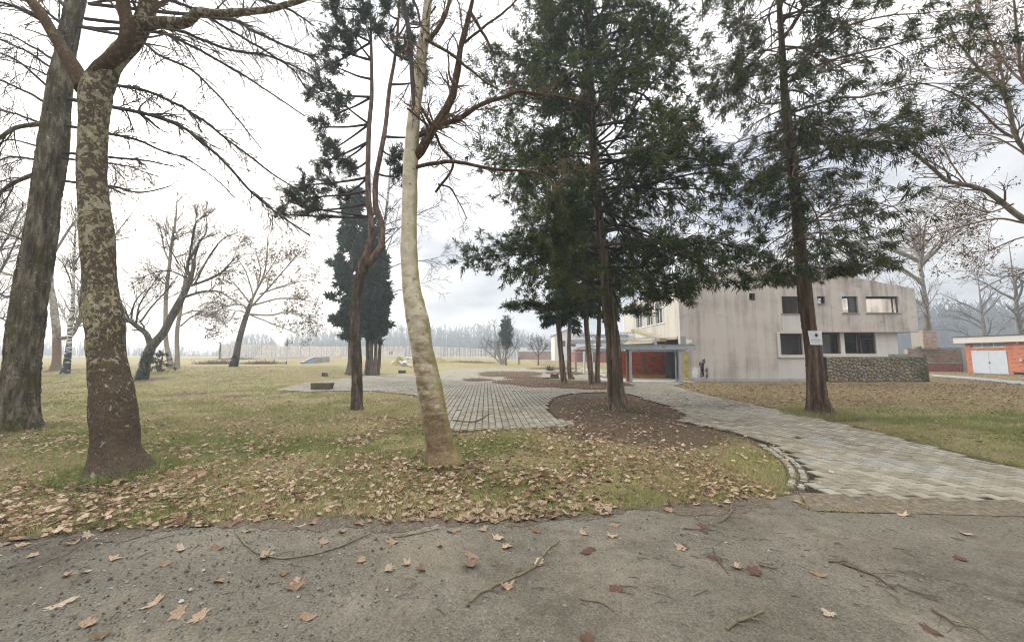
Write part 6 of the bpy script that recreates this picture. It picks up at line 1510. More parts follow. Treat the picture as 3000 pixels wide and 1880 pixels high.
bare_tree('lawn_plane_tree', 'leaning plane tree with dry leaves still on its round crown', traced([(683, 1077, 13.9), (690, 1050, 11.0), (700, 1000, 9.6), (712, 955, 8.4), (727, 910, 7.0), (738, 875, 5.2)], Yp),
          [limb(c8([(1170, 880), (1200, 780), (1280, 620), (1310, 480), (1320, 300), (1330, 230)], 8, 1.5), Yp), limb(c8([(1190, 860), (1300, 740), (1450, 570), (1550, 450), (1600, 400)], 6, 1.5), Yp, Yp - 1), limb(c8([(1160, 930), (1340, 940), (1500, 910), (1650, 950), (1740, 1000)], 6, 1.5), Yp, Yp - 1.5), limb(c8([(1150, 900), (1100, 850), (960, 870), (830, 960)], 5, 1.2), Yp, Yp + 1), limb(c8([(1190, 800), (1190, 750), (1130, 560), (1060, 450), (1040, 360)], 5, 1.2), Yp), limb(c8([(1180, 850), (1080, 720), (1000, 640), (920, 590)], 5, 1.2), Yp, Yp - 1), limb(c8([(1250, 760), (1420, 700), (1560, 660), (1690, 640)], 5, 1.2), Yp, Yp + 2), limb(c8([(1210, 850), (1400, 800), (1560, 800), (1740, 830)], 5, 1.2), Yp, Yp + 2), limb(c8([(1230, 700), (1260, 560), (1220, 400), (1180, 300)], 4, 1.2), Yp, Yp + 2), limb(c8([(1150, 930), (1060, 900), (1000, 980), (930, 1020)], 4, 1), Yp, Yp - 2), limb(c8([(1280, 640), (1380, 480), (1450, 330)], 4, 1), Yp, Yp + 1), limb(c8([(1180, 940), (1330, 1000), (1480, 1060), (1600, 1110)], 4, 1), Yp)],
          BK_GREY, BK_TWIGW, Yp, (150, 800, 2200), (2.3, 1.1, .55), (.013, .009, .007), leaves=4200, leafsize=.15, up=.1, ivy_n=500, ivy_z=1.2, ltint=(.28, .2), lbark=BK_TWIGW, lscale=.62)
Yg = gt(163, 1083)[1]
bare_tree('broad_plane_tree', 'broad pale plane trunk behind a birch between the two big trunks', traced([(164, 1085, 20.4), (166, 1050, 14.4), (166, 980, 13.6), (158, 900, 12.8), (150, 820, 7.6), (158, 740, 6.8), (168, 660, 6.0), (175, 560, 3.4)], Yg), [limb([(170, 990, 10), (205, 985, 8), (232, 940, 8), (245, 880, 7), (250, 780, 6), (260, 650, 4)], Yg), limb([(155, 860, 7), (120, 780, 5), (60, 700, 3), (0, 640, 2)], Yg), limb([(160, 740, 5), (220, 650, 4), (330, 560, 2), (400, 520, 1)], Yg), limb([(250, 800, 4), (330, 700, 3), (390, 620, 1.5)], Yg), limb([(155, 820, 5), (80, 820, 4), (20, 800, 3), (-60, 780, 2)], Yg), limb([(250, 720, 4), (300, 640, 3), (310, 560, 1.5)], Yg)], bark_plane('far_plane_bark', (.19, .135, .095), [(.42, .40, .36), (.48, .47, .43), (.36, .33, .27)], .62, 3.0, (.4, 4, .9)).m, BK_TWIGW, Yg, (130, 700, 1700), (2.8, 1.4, .7), (.012, .009, .007), leaves=400, leafsize=.16)
Yh = gt(192, 1094)[1]
bare_tree('lawn_birch_tree', 'black and white birch standing before the broad plane trunk', traced([(190, 1096, 15), (197, 1060, 12), (203, 1000, 9), (207, 940, 8), (213, 900, 6.5), (216, 800, 5), (220, 700, 3.5), (222, 600, 2)], Yh), [limb([(205, 970, 4), (190, 930, 3), (170, 890, 2)], Yh), limb([(207, 960, 4), (230, 900, 3), (240, 850, 2)], Yh), limb([(214, 850, 3), (190, 780, 2), (150, 740, 1)], Yh), limb([(216, 780, 3), (260, 700, 2), (290, 660, 1)], Yh)], BK_BIRCH, BK_TWIG, Yh, (60, 300, 700), (1.8, .9, .5), (.010, .007, .005), up=.05, droop=.04)
bare_tree('edge_tree', 'bare tree with spreading limbs behind the linden trunk', traced([(-55, 1085, 22), (-50, 1000, 18), (-45, 900, 16), (-35, 800, 13), (-25, 700, 9), (-20, 560, 5)], 27.0), [limb([(-45, 900, 8), (-10, 860, 7), (20, 870, 6), (60, 860, 3)], 27), limb([(-40, 850, 7), (10, 780, 5), (50, 700, 3), (80, 640, 2)], 27), limb([(-35, 780, 6), (20, 700, 4), (70, 600, 2)], 27, 28), limb([(-45, 940, 5), (0, 930, 4), (40, 960, 2)], 27), limb([(-30, 720, 5), (10, 620, 3), (40, 520, 2)], 27)], BK_GREY, BK_TWIG, 27, (90, 420, 1000), (2.4, 1.2, .6), (.012, .009, .006))

# ------------------------------------------------------------------ plane tree whose boughs reach in from the right
YRp = 11.0
c3 = lambda pts, r0, r1: [(1900 + x * .622, y * .622, r0 + (r1 - r0) * k / (len(pts) - 1)) for k, (x, y) in enumerate(pts)]
bare_tree('spreading_plane_tree', 'large plane tree whose leafy boughs reach toward the garage', traced([(3230, 1225, 60), (3215, 1120, 48), (3190, 960, 45), (3160, 800, 42), (3120, 640, 38), (3080, 480, 30), (3050, 300, 22), (3030, 100, 14), (3010, -200, 6)], YRp),
          [limb(c3([(2060, 1150), (1900, 1090), (1769, 1030), (1700, 980), (1600, 900), (1500, 870), (1400, 850), (1300, 760), (1200, 690), (1130, 650), (1040, 600)], 24, 3), YRp, YRp + 1), limb(c3([(1960, 900), (1830, 760), (1769, 700), (1720, 620), (1700, 500), (1640, 400), (1560, 330), (1500, 250), (1440, 170), (1400, 60)], 17, 4), YRp, YRp - .5), limb(c3([(1735, 640), (1690, 480), (1650, 300), (1590, 120), (1550, 0), (1510, -150)], 10, 4), YRp, YRp + 1.2), limb(c3([(1720, 650), (1640, 600), (1540, 500), (1440, 440), (1320, 400), (1200, 380)], 9, 2), YRp, YRp + .3),
           limb(c3([(1769, 1050), (1650, 1030), (1500, 1060), (1400, 1090), (1300, 1140)], 8, 2), YRp, YRp - .8), limb(c3([(1800, 420), (1700, 330), (1620, 200), (1560, 60), (1500, -60)], 9, 3), YRp, YRp + 2), limb(c3([(1720, 960), (1600, 1000), (1480, 960), (1350, 930)], 6, 2), YRp, YRp + 1.5), limb(c3([(1850, 800), (1730, 700), (1600, 640), (1450, 650), (1340, 700)], 7, 2), YRp, YRp + 1.8), limb(c3([(1900, 1120), (1760, 1120), (1600, 1180), (1480, 1190)], 7, 2), YRp, YRp + 2.5), limb(c3([(1900, 500), (1769, 380), (1740, 200), (1720, 0), (1700, -100)], 12, 5), YRp, YRp - 1), limb(c3([(1500, 870), (1420, 760), (1360, 620), (1330, 500)], 5, 2), YRp + .6, YRp + 1.6), limb(c3([(1600, 350), (1480, 320), (1380, 330), (1260, 300)], 5, 2), YRp, YRp - .6), limb(c3([(2000, 1280), (1850, 1260), (1700, 1300), (1560, 1290)], 7, 2), YRp, YRp + 3)],
          BK_LIMB, BK_TWIGR, YRp, (260, 1500, 3600), (1.5, .75, .38), (.008, .0055, .0042), leaves=4200, leafsize=.062, up=.05, ltint=(.42, .2), ang=(.35, .95), lbark=BK_TANG, lscale=.72)

# ------------------------------------------------------------------ trees behind the house
def back_tree(u, v, Y, hw, h, sp_, lab, nm, mat_, twig, n=(90, 420, 1000), ivy_n=0, leaves=200, lean=0.0, grp=None):
    p = ghost(u, Y); r = hw * Y / F; pts = []
    for k in range(7):
        t = k / 6; pts.append([p[0] + lean * h * t * .6, Y, p[2] + h * .62 * t, r * (1 - .72 * t)])
    pts.append([p[0] + lean * h, Y, p[2] + h, .03]); S = np.array(pts); L = []
    for k in range(13):
        z0 = h * rng.uniform(.18, .75); az = rng.uniform(0, 6.28); ln = sp_ * rng.uniform(.7, 1.1) * (1 - .35 * z0 / h); b = np.array([np.interp(z0, S[:, 2] - p[2], S[:, 0]), Y, p[2] + z0]); d = np.array([math.cos(az), math.sin(az), .75 + .4 * rng.random()]); q = [[*b, r * .42]]
        for s in range(4): b = b + d * ln / 4; d = unit(d + [0, 0, -.13] + .12 * rng.normal(size=3)); q.append([*b, r * .42 * (1 - (s + 1) / 4.6)])
        L.append(np.array(q))
    return bare_tree(nm, lab, S, L, mat_, twig, Y, n, (sp_ * .45, sp_ * .24, sp_ * .12), (.022, .014, .010), leaves=leaves, leafsize=.16, ivy_n=ivy_n, ivy_z=h * .55, grp=grp)
back_tree(2716, 0, 50, 12, 21, 9, 'pale bare plane tree rising behind the brick chimney', 'tall_plane_tree', BK_TANG, BK_TWIGR, (150, 800, 1900), leaves=900)
back_tree(2552, 0, 52, 6, 22, 7, 'ivy clad bare tree standing behind the house roof', 'ivy_tree', BK_GREY, BK_TWIG, (70, 340, 800), 1600, 100, -.15)
back_tree(2985, 0, 58, 9, 20, 7, 'bare tree standing behind the garage roof', 'bare_tree', BK_GREY, BK_TWIG, (90, 420, 900), 0, 200)
back_tree(2880, 0, 70, 7, 19, 7, 'thin bare tree in the gap between chimney and garage', 'bare_tree', BK_GREY, BK_TWIG, (70, 340, 700), 0, 100)
back_tree(2440, 0, 56, 6, 21, 6, 'bare treetop showing above the middle of the house roof', 'bare_tree', BK_GREY, BK_TWIG, (60, 300, 600), 0, 60)
# ------------------------------------------------------------------ sign on the cedar
j = np.argmin(np.abs(RCQ[:, 2] - at(2390, 989, YRc)[2])); rs = RCQ[j, 3]; YS = YRc - rs - .035
SIGNW = plain('sign_white', (.72, .72, .73), .5, .06, 4, 0, .4); INK = plain('sign_ink', (.02, .02, .03), .6, .1, 4, 0); REDI = plain('sign_faded_red', (.55, .38, .37), .6, .1, 4, 0); GREYI = plain('sign_faded_grey', (.5, .5, .52), .6, .1, 4, 0)
sc0 = at(2390, 990, YS); sign = thing('warning_sign', 'white square warning sign with black raised hand on the cedar', 'sign', sc0)
sign.rotation_euler = (0, math.radians(2.0), 0)
SW, SH = .37, .40
def sgeo(): return Geo()
def sput(g, nm, mt): me = g.mesh(nm, mt); return inst(nm, me, sign)
g = Geo(); g.add([(-SW / 2 - .035, 0, SH / 2), (SW / 2 - .01, 0, SH / 2 + .012), (SW / 2, 0, -SH / 2 + .012), (-SW / 2 + .025, 0, -SH / 2), (-SW / 2 - .035, .006, SH / 2), (SW / 2 - .01, .006, SH / 2 + .012), (SW / 2, .006, -SH / 2 + .012), (-SW / 2 + .025, .006, -SH / 2)],
      Q=[(0, 3, 2, 1), (4, 5, 6, 7), (0, 1, 5, 4), (1, 2, 6, 5), (2, 3, 7, 6), (3, 0, 4, 7)]); sput(g, 'panel', SIGNW)
def flat(g, pts, y): g.add([(x, y, z) for x, z in pts], ng=[list(range(len(pts)))])
def ring(g, cx_, cz_, r0, r1, y, n=40, a0=0, a1=2 * math.pi):
    th = np.linspace(a0, a1, n + 1); V = np.vstack([np.c_[cx_ + r * np.cos(th), np.full(n + 1, y), cz_ + r * np.sin(th)] for r in (r0, r1)])
    g.add(V, Q=[(k, k + 1, n + 2 + k, n + 1 + k) for k in range(n)])
g = Geo(); ring(g, -.02, .075, .098, .108, -.003); sput(g, 'circle', GREYI); g = Geo(); ring(g, -.02, .075, .0985, .109, -.004, 14, 2.2, 3.3); sput(g, 'circle_mark', REDI)
g = Geo(); hx, hz = .015, .065
flat(g, [(hx + .034 * math.cos(t), hz + .036 * math.sin(t)) for t in np.linspace(0, 2 * math.pi, 18, endpoint=False)], -.004)
for k, (dx, ln, tilt) in enumerate(((-.026, .05, -.14), (-.009, .062, -.03), (.008, .06, .06), (.024, .048, .2))):
    a = np.array([hx + dx, hz + .018]); b = a + ln * np.array([math.sin(tilt), math.cos(tilt)]); nn = np.array([math.cos(tilt), -math.sin(tilt)]) * .0066
    flat(g, [tuple(a - nn), tuple(a + nn), tuple(b + nn * .8), tuple(b - nn * .8)], -.0045 - k * .0003)
for s_, ln, an in ((-1, .062, 2.55), (1, .05, .75)):
    a = np.array([hx + s_ * .018, hz - .005]); b = a + ln * np.array([math.cos(an), math.sin(an)]); nn = np.array([-math.sin(an), math.cos(an)]) * .009
    flat(g, [tuple(a - nn), tuple(b - nn * .4), tuple(b + nn * .4), tuple(a + nn)], -.0058 - (s_ > 0) * .0003)
sput(g, 'hand', INK)
g = Geo()
for k, an in enumerate((2.7, 3.1, 3.5, 3.9)): 
    a = np.array([-.055, .06]) + .005 * k; b = a + .035 * np.array([math.cos(an), math.sin(an)]); nn = np.array([-math.sin(an), math.cos(an)]) * .0016; flat(g, [tuple(a - nn), tuple(b - nn), tuple(b + nn), tuple(a + nn)], -.0035 - .0002 * k)
sput(g, 'rays', GREYI)
def textmesh(txt, size, mt, x, z, y=-.004):
    cu = bpy.data.curves.new('lettering', 'FONT'); cu.body = txt; cu.size = size; cu.align_x = 'CENTER'; cu.offset = .0006
    o = bpy.data.objects.new('lettering', cu); COL.objects.link(o); dg = bpy.context.evaluated_depsgraph_get(); me = bpy.data.meshes.new_from_object(o.evaluated_get(dg)); bpy.data.objects.remove(o); me.materials.clear(); me.materials.append(mt)
    return inst('lettering', me, sign, (x, y, z), (math.pi / 2, 0, 0))
textmesh('PRIVATNI POSJED', .036, INK, .0, -.075)
for z, mt, n_ in ((-.115, REDI, 9), (-.15, GREYI, 12)):
    g = Geo()
    for k in range(n_): x0 = -.125 + k * .24 / n_; flat(g, [(x0, z), (x0 + .16 / n_, z), (x0 + .16 / n_, z + .016), (x0, z + .016)], -.0035)
    sput(g, 'faded_print', mt)

# ------------------------------------------------------------------ concrete seats, stumps, plant
MOSSC = plaster_mat('mossy_concrete', (.125, .105, .07), (.05, .045, .026), .9, .8)
p = gt(937, 1142); q0, q1 = gt(908, 1142), gt(967, 1142); cb = thing('concrete_block', 'low mossy concrete block seat on the near edge of the paving', 'block', p)
for nm, z0, z1, ex in (('lower_slab', .0, .16, .0), ('upper_slab', .163, .34, .02)): lumpy_box(q0[0] + .03 - ex, q1[0] - .03 + ex, p[1], p[1] + .42, z0, z1, .025, 4).build(nm, MOSSC, cb)
p = gt(1177, 1093); q0, q1 = gt(1167, 1093), gt(1186, 1093); cb = thing('concrete_block', 'small mossy concrete block at the far edge of the paving', 'block', p)
lumpy_box(q0[0], q1[0], p[1], p[1] + .4, 0, .28, .03, 5).build('block', MOSSC, cb)
STUMP = bark_furrow('stump_bark', (.03, .024, .018), (.09, .07, .052), (.17, .135, .105), None, .5, 2, 9)
STOP = plain('stump_top', (.17, .13, .095), .9, .4, 6)
def stump(u, v, hw, h, lab):
    p = gt(u, v); r = hwr(hw, p); o = thing('tree_stump', lab, 'stump', p, 'stumps left round the paving'); th = np.linspace(0, 2 * math.pi, 20, endpoint=False); g = Geo(); V = []
    for k, (s, z) in enumerate(((1.25, -.03), (1.05, .2), (.95, .6), (.9, 1.0))): rr = r * s * (1 + .12 * vnoise(np.c_[np.cos(th) * 1.4, np.sin(th) * 1.4, np.full(20, z + u)])); zz = p[2] + z * h + (.16 * h * vnoise(np.c_[np.cos(th) * 2, np.sin(th) * 2, np.full(20, u)]) if k == 3 else 0); V.append(np.c_[p[0] + np.cos(th) * rr, p[1] + np.sin(th) * rr, np.broadcast_to(zz, 20)])
    top = V[-1]; V = np.vstack(V); g.add(V, Q=[(a * 20 + b, a * 20 + (b + 1) % 20, (a + 1) * 20 + (b + 1) % 20, (a + 1) * 20 + b) for a in range(3) for b in range(20)]); g.build('bark', STUMP, o, smooth=True)
    g = Geo(); c = top.mean(0) - [0, 0, .05 * h]; g.add(np.vstack([top, [c]]), T=[(b, (b + 1) % 20, 20) for b in range(20)]); g.build('cut_face', STOP, o)
stump(951, 1101, 9, .24, 'dark low stump in the lawn by the paving corner'); stump(1625, 1108, 13, .36, 'wide cut stump beside the leaning evergreen trunk'); stump(1595, 1111, 7, .14, 'small stump at the edge of the leaf bed, left of its twin' if False else 'smaller flat stump at the tip of the leaf bed'); stump(1606, 1112, 8, .17, 'small stump between the wide and flat stumps')
p = gt(1612, 1085); yu = thing('yucca_plant', 'spiky green yucca growing in the paving beside the stumps', 'plant', p); n = 130; g = Geo()
th = rng.uniform(0, 6.28, n); el = rng.uniform(.25, 1.4, n); L = rng.uniform(.45, .85, n); off_ = rng.uniform(0, .5, (n, 1)) * np.stack([np.cos(th), np.sin(th), 0 * th], 1)
d = np.stack([np.cos(th) * np.cos(el), np.sin(th) * np.cos(el), np.sin(el)], 1); sd = np.stack([-np.sin(th), np.cos(th), 0 * th], 1) * .03
P0 = p + off_; V = np.stack([P0 - sd, P0 + sd, P0 + d * (L * .6)[:, None] + sd * .8, P0 + d * L[:, None] + [0, 0, -.08], P0 + d * (L * .6)[:, None] - sd * .8], 1)
T = np.array([(0, 1, 2), (0, 2, 4), (4, 2, 3)]); g.add(V.reshape(-1, 3), T=(T[None] + (np.arange(n) * 5)[:, None, None]).reshape(-1, 3), tint=np.repeat(rng.random(n), 5)); g.build('foliage', FO_DK, yu)

# small fir on the lawn
p = gt(472, 1088); fir = thing('young_fir', 'small dark young fir behind the forked tree', 'tree', p); S = np.array([[p[0], p[1], p[2] - .02, .05], [p[0], p[1], p[2] + 1.0, .03], [p[0] + .03, p[1], p[2] + 1.75, .008]]); g, Q = trunk_geo(S, 20, 8, 0); g.build('trunk', BK_GREY, fir, smooth=True)
conifer(fir, S, p[2] + .12, p[2] + 1.6, lambda z, az: float(np.interp(z - p[2], [0, .5, 1.7], [1.1, .85, .05])), 34, 120, 620, FO_DK, BK_TWIGD, .05, .03, .12, .016, 5, limb_r=.015, gaps=.3)

# poles
def post_thing(u, vt, vb, hw, lab, bands, nm='marker_post'):
    p = gt(u, vb); r = max(.02, hwr(hw, p)); top = at(u, vt, p[1])[2]; o = thing(nm, lab, 'post', p); H = top - p[2]
    for k, (a, b, mt, pn) in enumerate(bands):
        g = Geo(); g.tubes(np.array([[p[0], p[1], p[2] + H * a - (.03 if a == 0 else 0)], [p[0], p[1], p[2] + H * (a + b) / 2], [p[0], p[1], p[2] + H * b]]), np.array([r, r, r]), 12, cap=True); g.build(pn, mt, o, smooth=False)
post_thing(838, 1011, 1074, 1.8, 'thin white post with a black band on the lawn', [(0, .12, WHITEF, 'foot'), (.12, .24, DARKF, 'black_band'), (.24, .96, WHITEF, 'shaft'), (.96, 1, DARKF, 'cap')])
post_thing(229, 1010, 1068, 3.2, 'plain white post on the lawn behind the birch', [(0, .97, WHITEF, 'shaft'), (.97, 1, STEELG, 'cap')])
for u, v in ((1519, 1067), (1523, 1067)): post_thing(u, 1047, v, 1.2, 'short dark wooden stake, one of a close pair on the far lawn', [(0, .95, BK_CY, 'stake'), (.95, 1, BK_CY, 'tip')], 'stake')
for o in bpy.data.objects:
    if o.name.startswith('stake') and o.parent is None: o['group'] = 'pair of stakes on the far lawn'

# ------------------------------------------------------------------ scrub, mounds, rubble
def heap(u, v, hw_u, h, n, mt, nm, lab_kind='stuff', ln=.9, dp=1.6):
    p = gt(u, v); a = gt(u - hw_u, v); W = (p[0] - a[0]); x = p[0] + rng.normal(0, .45, n) * W; y = p[1] + rng.normal(0, .4, n) * dp; z = terrain(x, y)
    d = unit(np.stack([rng.normal(0, 1, n), rng.normal(0, 1, n), rng.uniform(.1, 1.3, n)], 1)); L = rng.uniform(.3, 1, n) * h * 1.3; b = np.stack([x, y, z - .02], 1); pts = []; q = b
    for s in range(5): pts.append(q); q = q + d * (L / 4)[:, None]; d = unit(d + .2 * rng.normal(size=d.shape) + [0, 0, -.22])
    g = Geo(); g.tubes(np.stack(pts, 1), np.linspace(1, .4, 5)[None] * rng.uniform(.006, .014, (n, 1)), 3); leaves_at(g, np.stack(pts, 1), n, .12); g.build(nm, mt, kind='stuff')
SCR = foliage('bramble', [(0, (.06, .04, .03)), (.5, (.14, .09, .065)), (1, (.25, .17, .12))])
heap(640, 1066, 55, .75, 900, SCR, 'bramble_heap'); heap(770, 1066, 60, .6, 900, SCR, 'bramble_heap'); heap(1390, 1062, 90, .5, 700, SCR, 'bramble_strip', ln=.5); heap(700, 1052, 60, .8, 300, SCR, 'bramble_heap')
MND = ground.data.materials[0]
def mound(u, v, hw_u, h, dep, nm):
    p = gt(u, v); a = gt(u - hw_u, v); W = p[0] - a[0]; k = 40; th, rr = np.meshgrid(np.linspace(0, 2 * math.pi, k, endpoint=False), np.linspace(0, 1, 14)); x = p[0] + W * rr * np.cos(th); y = p[1] + dep + dep * rr * np.sin(th)
    z = terrain(x, y) + h * (1 - sstep(0, 1, rr)) * (1 + .5 * n2(x, y, .5, u)) - .03 * rr; i = np.arange(14 * k).reshape(14, k); g = Geo(); g.add(np.stack([x, y, z], -1), Q=np.stack([i[:-1], np.roll(i, -1, 1)[:-1], np.roll(i, -1, 1)[1:], i[1:]], -1).reshape(-1, 4)[:, ::-1], tint=.25 + .3 * n2(x, y, .8, 3).ravel()); o = g.build(nm, MND, smooth=True, kind='structure'); return o
mound(1150, 1070, 62, .95, 3.0, 'earth_mound'); mound(1270, 1066, 60, .7, 4.0, 'earth_mound'); mound(1215, 1072, 50, .45, 2.5, 'earth_mound')
RUB = plain('white_rubble', (.66, .66, .65), .9, .15, 4)
for k, (u, v) in enumerate(((1155, 1060), (1162, 1063), (1172, 1061), (1180, 1064), (1186, 1060), (1192, 1066), (1200, 1069), (1212, 1068), (1150, 1064), (1208, 1050), (1195, 1048))):
    p = at(u, v, gt(1170, 1071)[1] + .8); g = lump(k, rng.uniform(.3, .75), rng.uniform(.3, .5), rng.uniform(.15, .3)); o = g.build('rubble_piece', RUB, org=(0, 0, 0)); o.location = tuple(p); o.rotation_euler = (rng.normal(0, .3), rng.normal(0, .3), rng.uniform(0, 6)); tag(o, 'white rubble piece lying on the earth mound', 'rubble', 'white rubble on the earth mound')
# blue painted ramp wall
YA = 50.0
def gp3(u, v, Y): return at(u, v, Y)
rwx = [at(878, 1068, 47), at(905, 1056, 50), at(950, 1050, 60)]
ramp = thing('ramp_wall', 'low concrete ramp wall with flaking blue paint on the lawn', 'wall', (rwx[0][0], rwx[0][1], float(terrain(rwx[0][0], rwx[0][1]))))
BLUP = plaster_mat('flaking_blue', (.30, .42, .55), (.45, .43, .38), .9)
a, b, c = [np.array([q[0], q[1], float(terrain(q[0], q[1]))]) for q in (at(880, 1066, 48), at(918, 1060, 52), at(960, 1055, 58))]
g = Geo(); g.add([a - [0, 0, .1], b - [0, 0, .1], b + [0, 0, .9], a + [0, 0, .12], a + [0, .3, -.1], b + [0, .3, -.1], b + [0, .3, .9], a + [0, .3, .12]], Q=[(0, 1, 2, 3), (5, 4, 7, 6), (3, 2, 6, 7), (1, 5, 6, 2), (4, 0, 3, 7)]); g.build('sloped_wall', BLUP, ramp)
g = Geo(); g.add([b - [0, 0, .1], c - [0, 0, .1], c + [0, 0, .8], b + [0, 0, .8], b + [.1, .4, -.1], c + [.1, .4, -.1], c + [.1, .4, .8], b + [.1, .4, .8]], Q=[(0, 1, 2, 3), (5, 4, 7, 6), (3, 2, 6, 7), (1, 5, 6, 2), (4, 0, 3, 7)]); g.build('side_wall', CONC, ramp)
g = Geo(); g.bar(a + [0, .15, .16], b + [0, .15, .94], .34, .07); g.build('coping', CONC, ramp)

# ------------------------------------------------------------------ far fence
FPO = plain('fence_post_paint', (.62, .52, .42), .8, .25, 2, 0); FSL = plain('fence_slat', (.74, .68, .63), .9, .25, 2, 0)
def fence(path, h, lab, post_gap=3.2, gap=.13, skip=.25):
    p0 = path[0]; o = thing('slat_fence', lab, 'fence', (p0[0], p0[1], float(terrain(p0[0], p0[1])))); sl = Geo(); pl_ = world_loc(o)
    pm = Geo().bb(-.07, .07, -.07, .07, -.1, h + .08).mesh('post', FPO)
    for a, b in zip(path[:-1], path[1:]):
        a, b = np.array(a, float), np.array(b, float); L = np.linalg.norm(b - a); n = max(2, int(L / post_gap)); d = (b - a) / L; nn = np.array([-d[1], d[0]])
        for k in range(n + 1): q = a + d * L * k / n; z = float(terrain(q[0], q[1])); inst('post', pm, o, (q[0] - pl_[0], q[1] - pl_[1], z - pl_[2]), (0, 0, math.atan2(d[1], d[0])))
        for zz in (.25, h * .55, h - .08):
            g = Geo(); A = [*(a + nn * .09), float(terrain(*a)) + zz]; B = [*(b + nn * .09), float(terrain(*b)) + zz]; g.bar(A, B, .05, .07); g.build('rail', FPO, o)
        m_ = int(L / gap); t = (np.arange(m_) + .5) / m_
        for q in t:
            if rng.random() < skip: continue
            c = a + d * L * q - nn * .03; z = float(terrain(c[0], c[1])); hh = h * (1 if rng.random() > .1 else rng.uniform(.4, .9)); w_ = gap * .55
            ang = math.atan2(d[1], d[0]); Rm = np.array([[math.cos(ang), -math.sin(ang), 0], [math.sin(ang), math.cos(ang), 0], [0, 0, 1]]); sl.box((c[0], c[1], z + hh / 2 + .03), (w_, .02, hh), Rm, rng.random())
    sl.build('slats', FSL, o, kind='stuff')
def gxy(u, Y): return ((u - CX) / F * Y, Y)
fence([gxy(650, 66), gxy(1000, 96)], 2.6, 'pale slatted fence running back across the lawn from a dark end post', skip=.2)
fence([gxy(830, 99), gxy(1268, 99), gxy(1400, 112), gxy(1500, 118)], 2.9, 'tall pale slatted fence in front of the far woods', skip=.42)
q = gxy(650, 66); g = Geo(); g.bb(-.08, .08, -.08, .08, -.1, 2.9); inst('end_post', g.mesh('end_post', BK_CY), bpy.data.objects['slat_fence'], (0, -.2, 0))
for k, (u, Yq) in enumerate(((750, 76), (808, 80), (832, 83), (853, 86), (872, 88), (890, 90), (933, 94), (957, 96))):
    x_, y_ = gxy(u, Yq + 1.5); z_ = float(terrain(x_, y_)); g = Geo(); g.add([(-.8, -.4, 0), (.8, -.4, 0), (.35, -.4, .75), (-.1, -.4, .75), (-.8, .4, 0), (.8, .4, 0), (.35, .4, .75), (-.1, .4, .75)], Q=[(0, 1, 2, 3), (5, 4, 7, 6), (3, 2, 6, 7), (1, 5, 6, 2), (4, 0, 3, 7), (0, 4, 5, 1)]); o = inst('plinth', g.mesh('plinth', BLUP), None, (x_, y_, z_)); o.name = 'blue_plinth'; tag(o, 'blue painted wedge plinth standing behind the slatted fence', 'plinth', 'blue plinths behind the fence')
x_, y_ = gxy(800, 82); g = Geo(); a = np.array([*gxy(815, 68), 0]); b = np.array([*gxy(1000, 80), 0]); a[2] = float(terrain(*a[:2])) + .2; b[2] = float(terrain(*b[:2])) + .2; g.bar(a, b, .8, .35); o = g.build('concrete_slab', PLCLEAN, org=tuple((a + b) / 2 * [1, 1, 0])); tag(o, 'long pale concrete slab in front of the slatted fence', 'slab')

# ------------------------------------------------------------------ far buildings
def simple_house(nm, lab, x0, x1, y0, y1, h, mat_, gable=0.0, flat_over=.0, roofm=None, grp=None):
    z = float(terrain((x0 + x1) / 2, y0)); o = thing(nm, lab, 'building', ((x0 + x1) / 2, y0, z), grp); g = Geo(); zb = z - .5; zt = z + h; xm = (x0 + x1) / 2
    if gable: g.add([(x0, y0, zb), (x1, y0, zb), (x1, y0, zt), (xm, y0, zt + gable), (x0, y0, zt), (x0, y1, zb), (x1, y1, zb), (x1, y1, zt), (xm, y1, zt + gable), (x0, y1, zt)], ng=[[0, 1, 2, 3, 4], [6, 5, 9, 8, 7], [1, 6, 7, 2], [5, 0, 4, 9]])
    else: g.bb(x0, x1, y0, y1, zb, zt)
    g.build('wall', mat_, o); r = Geo(); t = .12; ov = .3
    if gable: 
        s = gable / (xm - x0)
        for sg, xa in ((-1, x0 - ov), (1, x1 + ov)):
            za = zt - ov * s; V = [(xa, y0 - ov, za + .02), (xm, y0 - ov, zt + gable + .02), (xm, y1 + ov, zt + gable + .02), (xa, y1 + ov, za + .02)]; V += [(a, b, c + t) for a, b, c in V]; r.add(V, Q=[(0, 1, 2, 3), (4, 7, 6, 5), (0, 4, 5, 1), (2, 6, 7, 3), (3, 7, 4, 0), (1, 5, 6, 2)])
    else: r.bb(x0 - .4, x1 + .4, y0 - .4, y1 + .4, zt + .002, zt + .25)
    r.build('roof', roofm or ROOFT, o); return o, z
def add_open(o, x0, x1, y, z0, z1, nm, mt): g = Geo(); g.bb(x0, x1, y - .04, y - .004, z0, z1); return g.build(nm, mt, o)
WHW = plaster_mat('white_wall', (.72, .71, .69), amt=.25); REDW = plaster_mat('red_wall', (.33, .11, .09), (.2, .1, .09), .5); BRKW = plaster_mat('far_brick', (.36, .20, .15), (.2, .12, .1), .6); BLUD = plain('blue_paint', (.10, .26, .50))
x0, x1 = gxy(1092, 108)[0], gxy(1168, 108)[0]; o, z = simple_house('white_hut', 'low white hut with a blue door behind the slatted fence', x0, x1, 108, 114, 2.4, WHW, roofm=PLCLEAN); add_open(o, x0 + .6, x0 + 2.2, 108, z, z + 2.1, 'door', BLUD); add_open(o, x0 + 5, x0 + 6, 108, z + .7, z + 1.7, 'window', DARKF)
x0, x1 = gxy(1474, 112)[0], gxy(1516, 112)[0]; o, z = simple_house('gabled_hut', 'small white gabled hut beyond the far shrub', x0, x1, 112, 122, 2.6, WHW, 1.1, roofm=WHW)
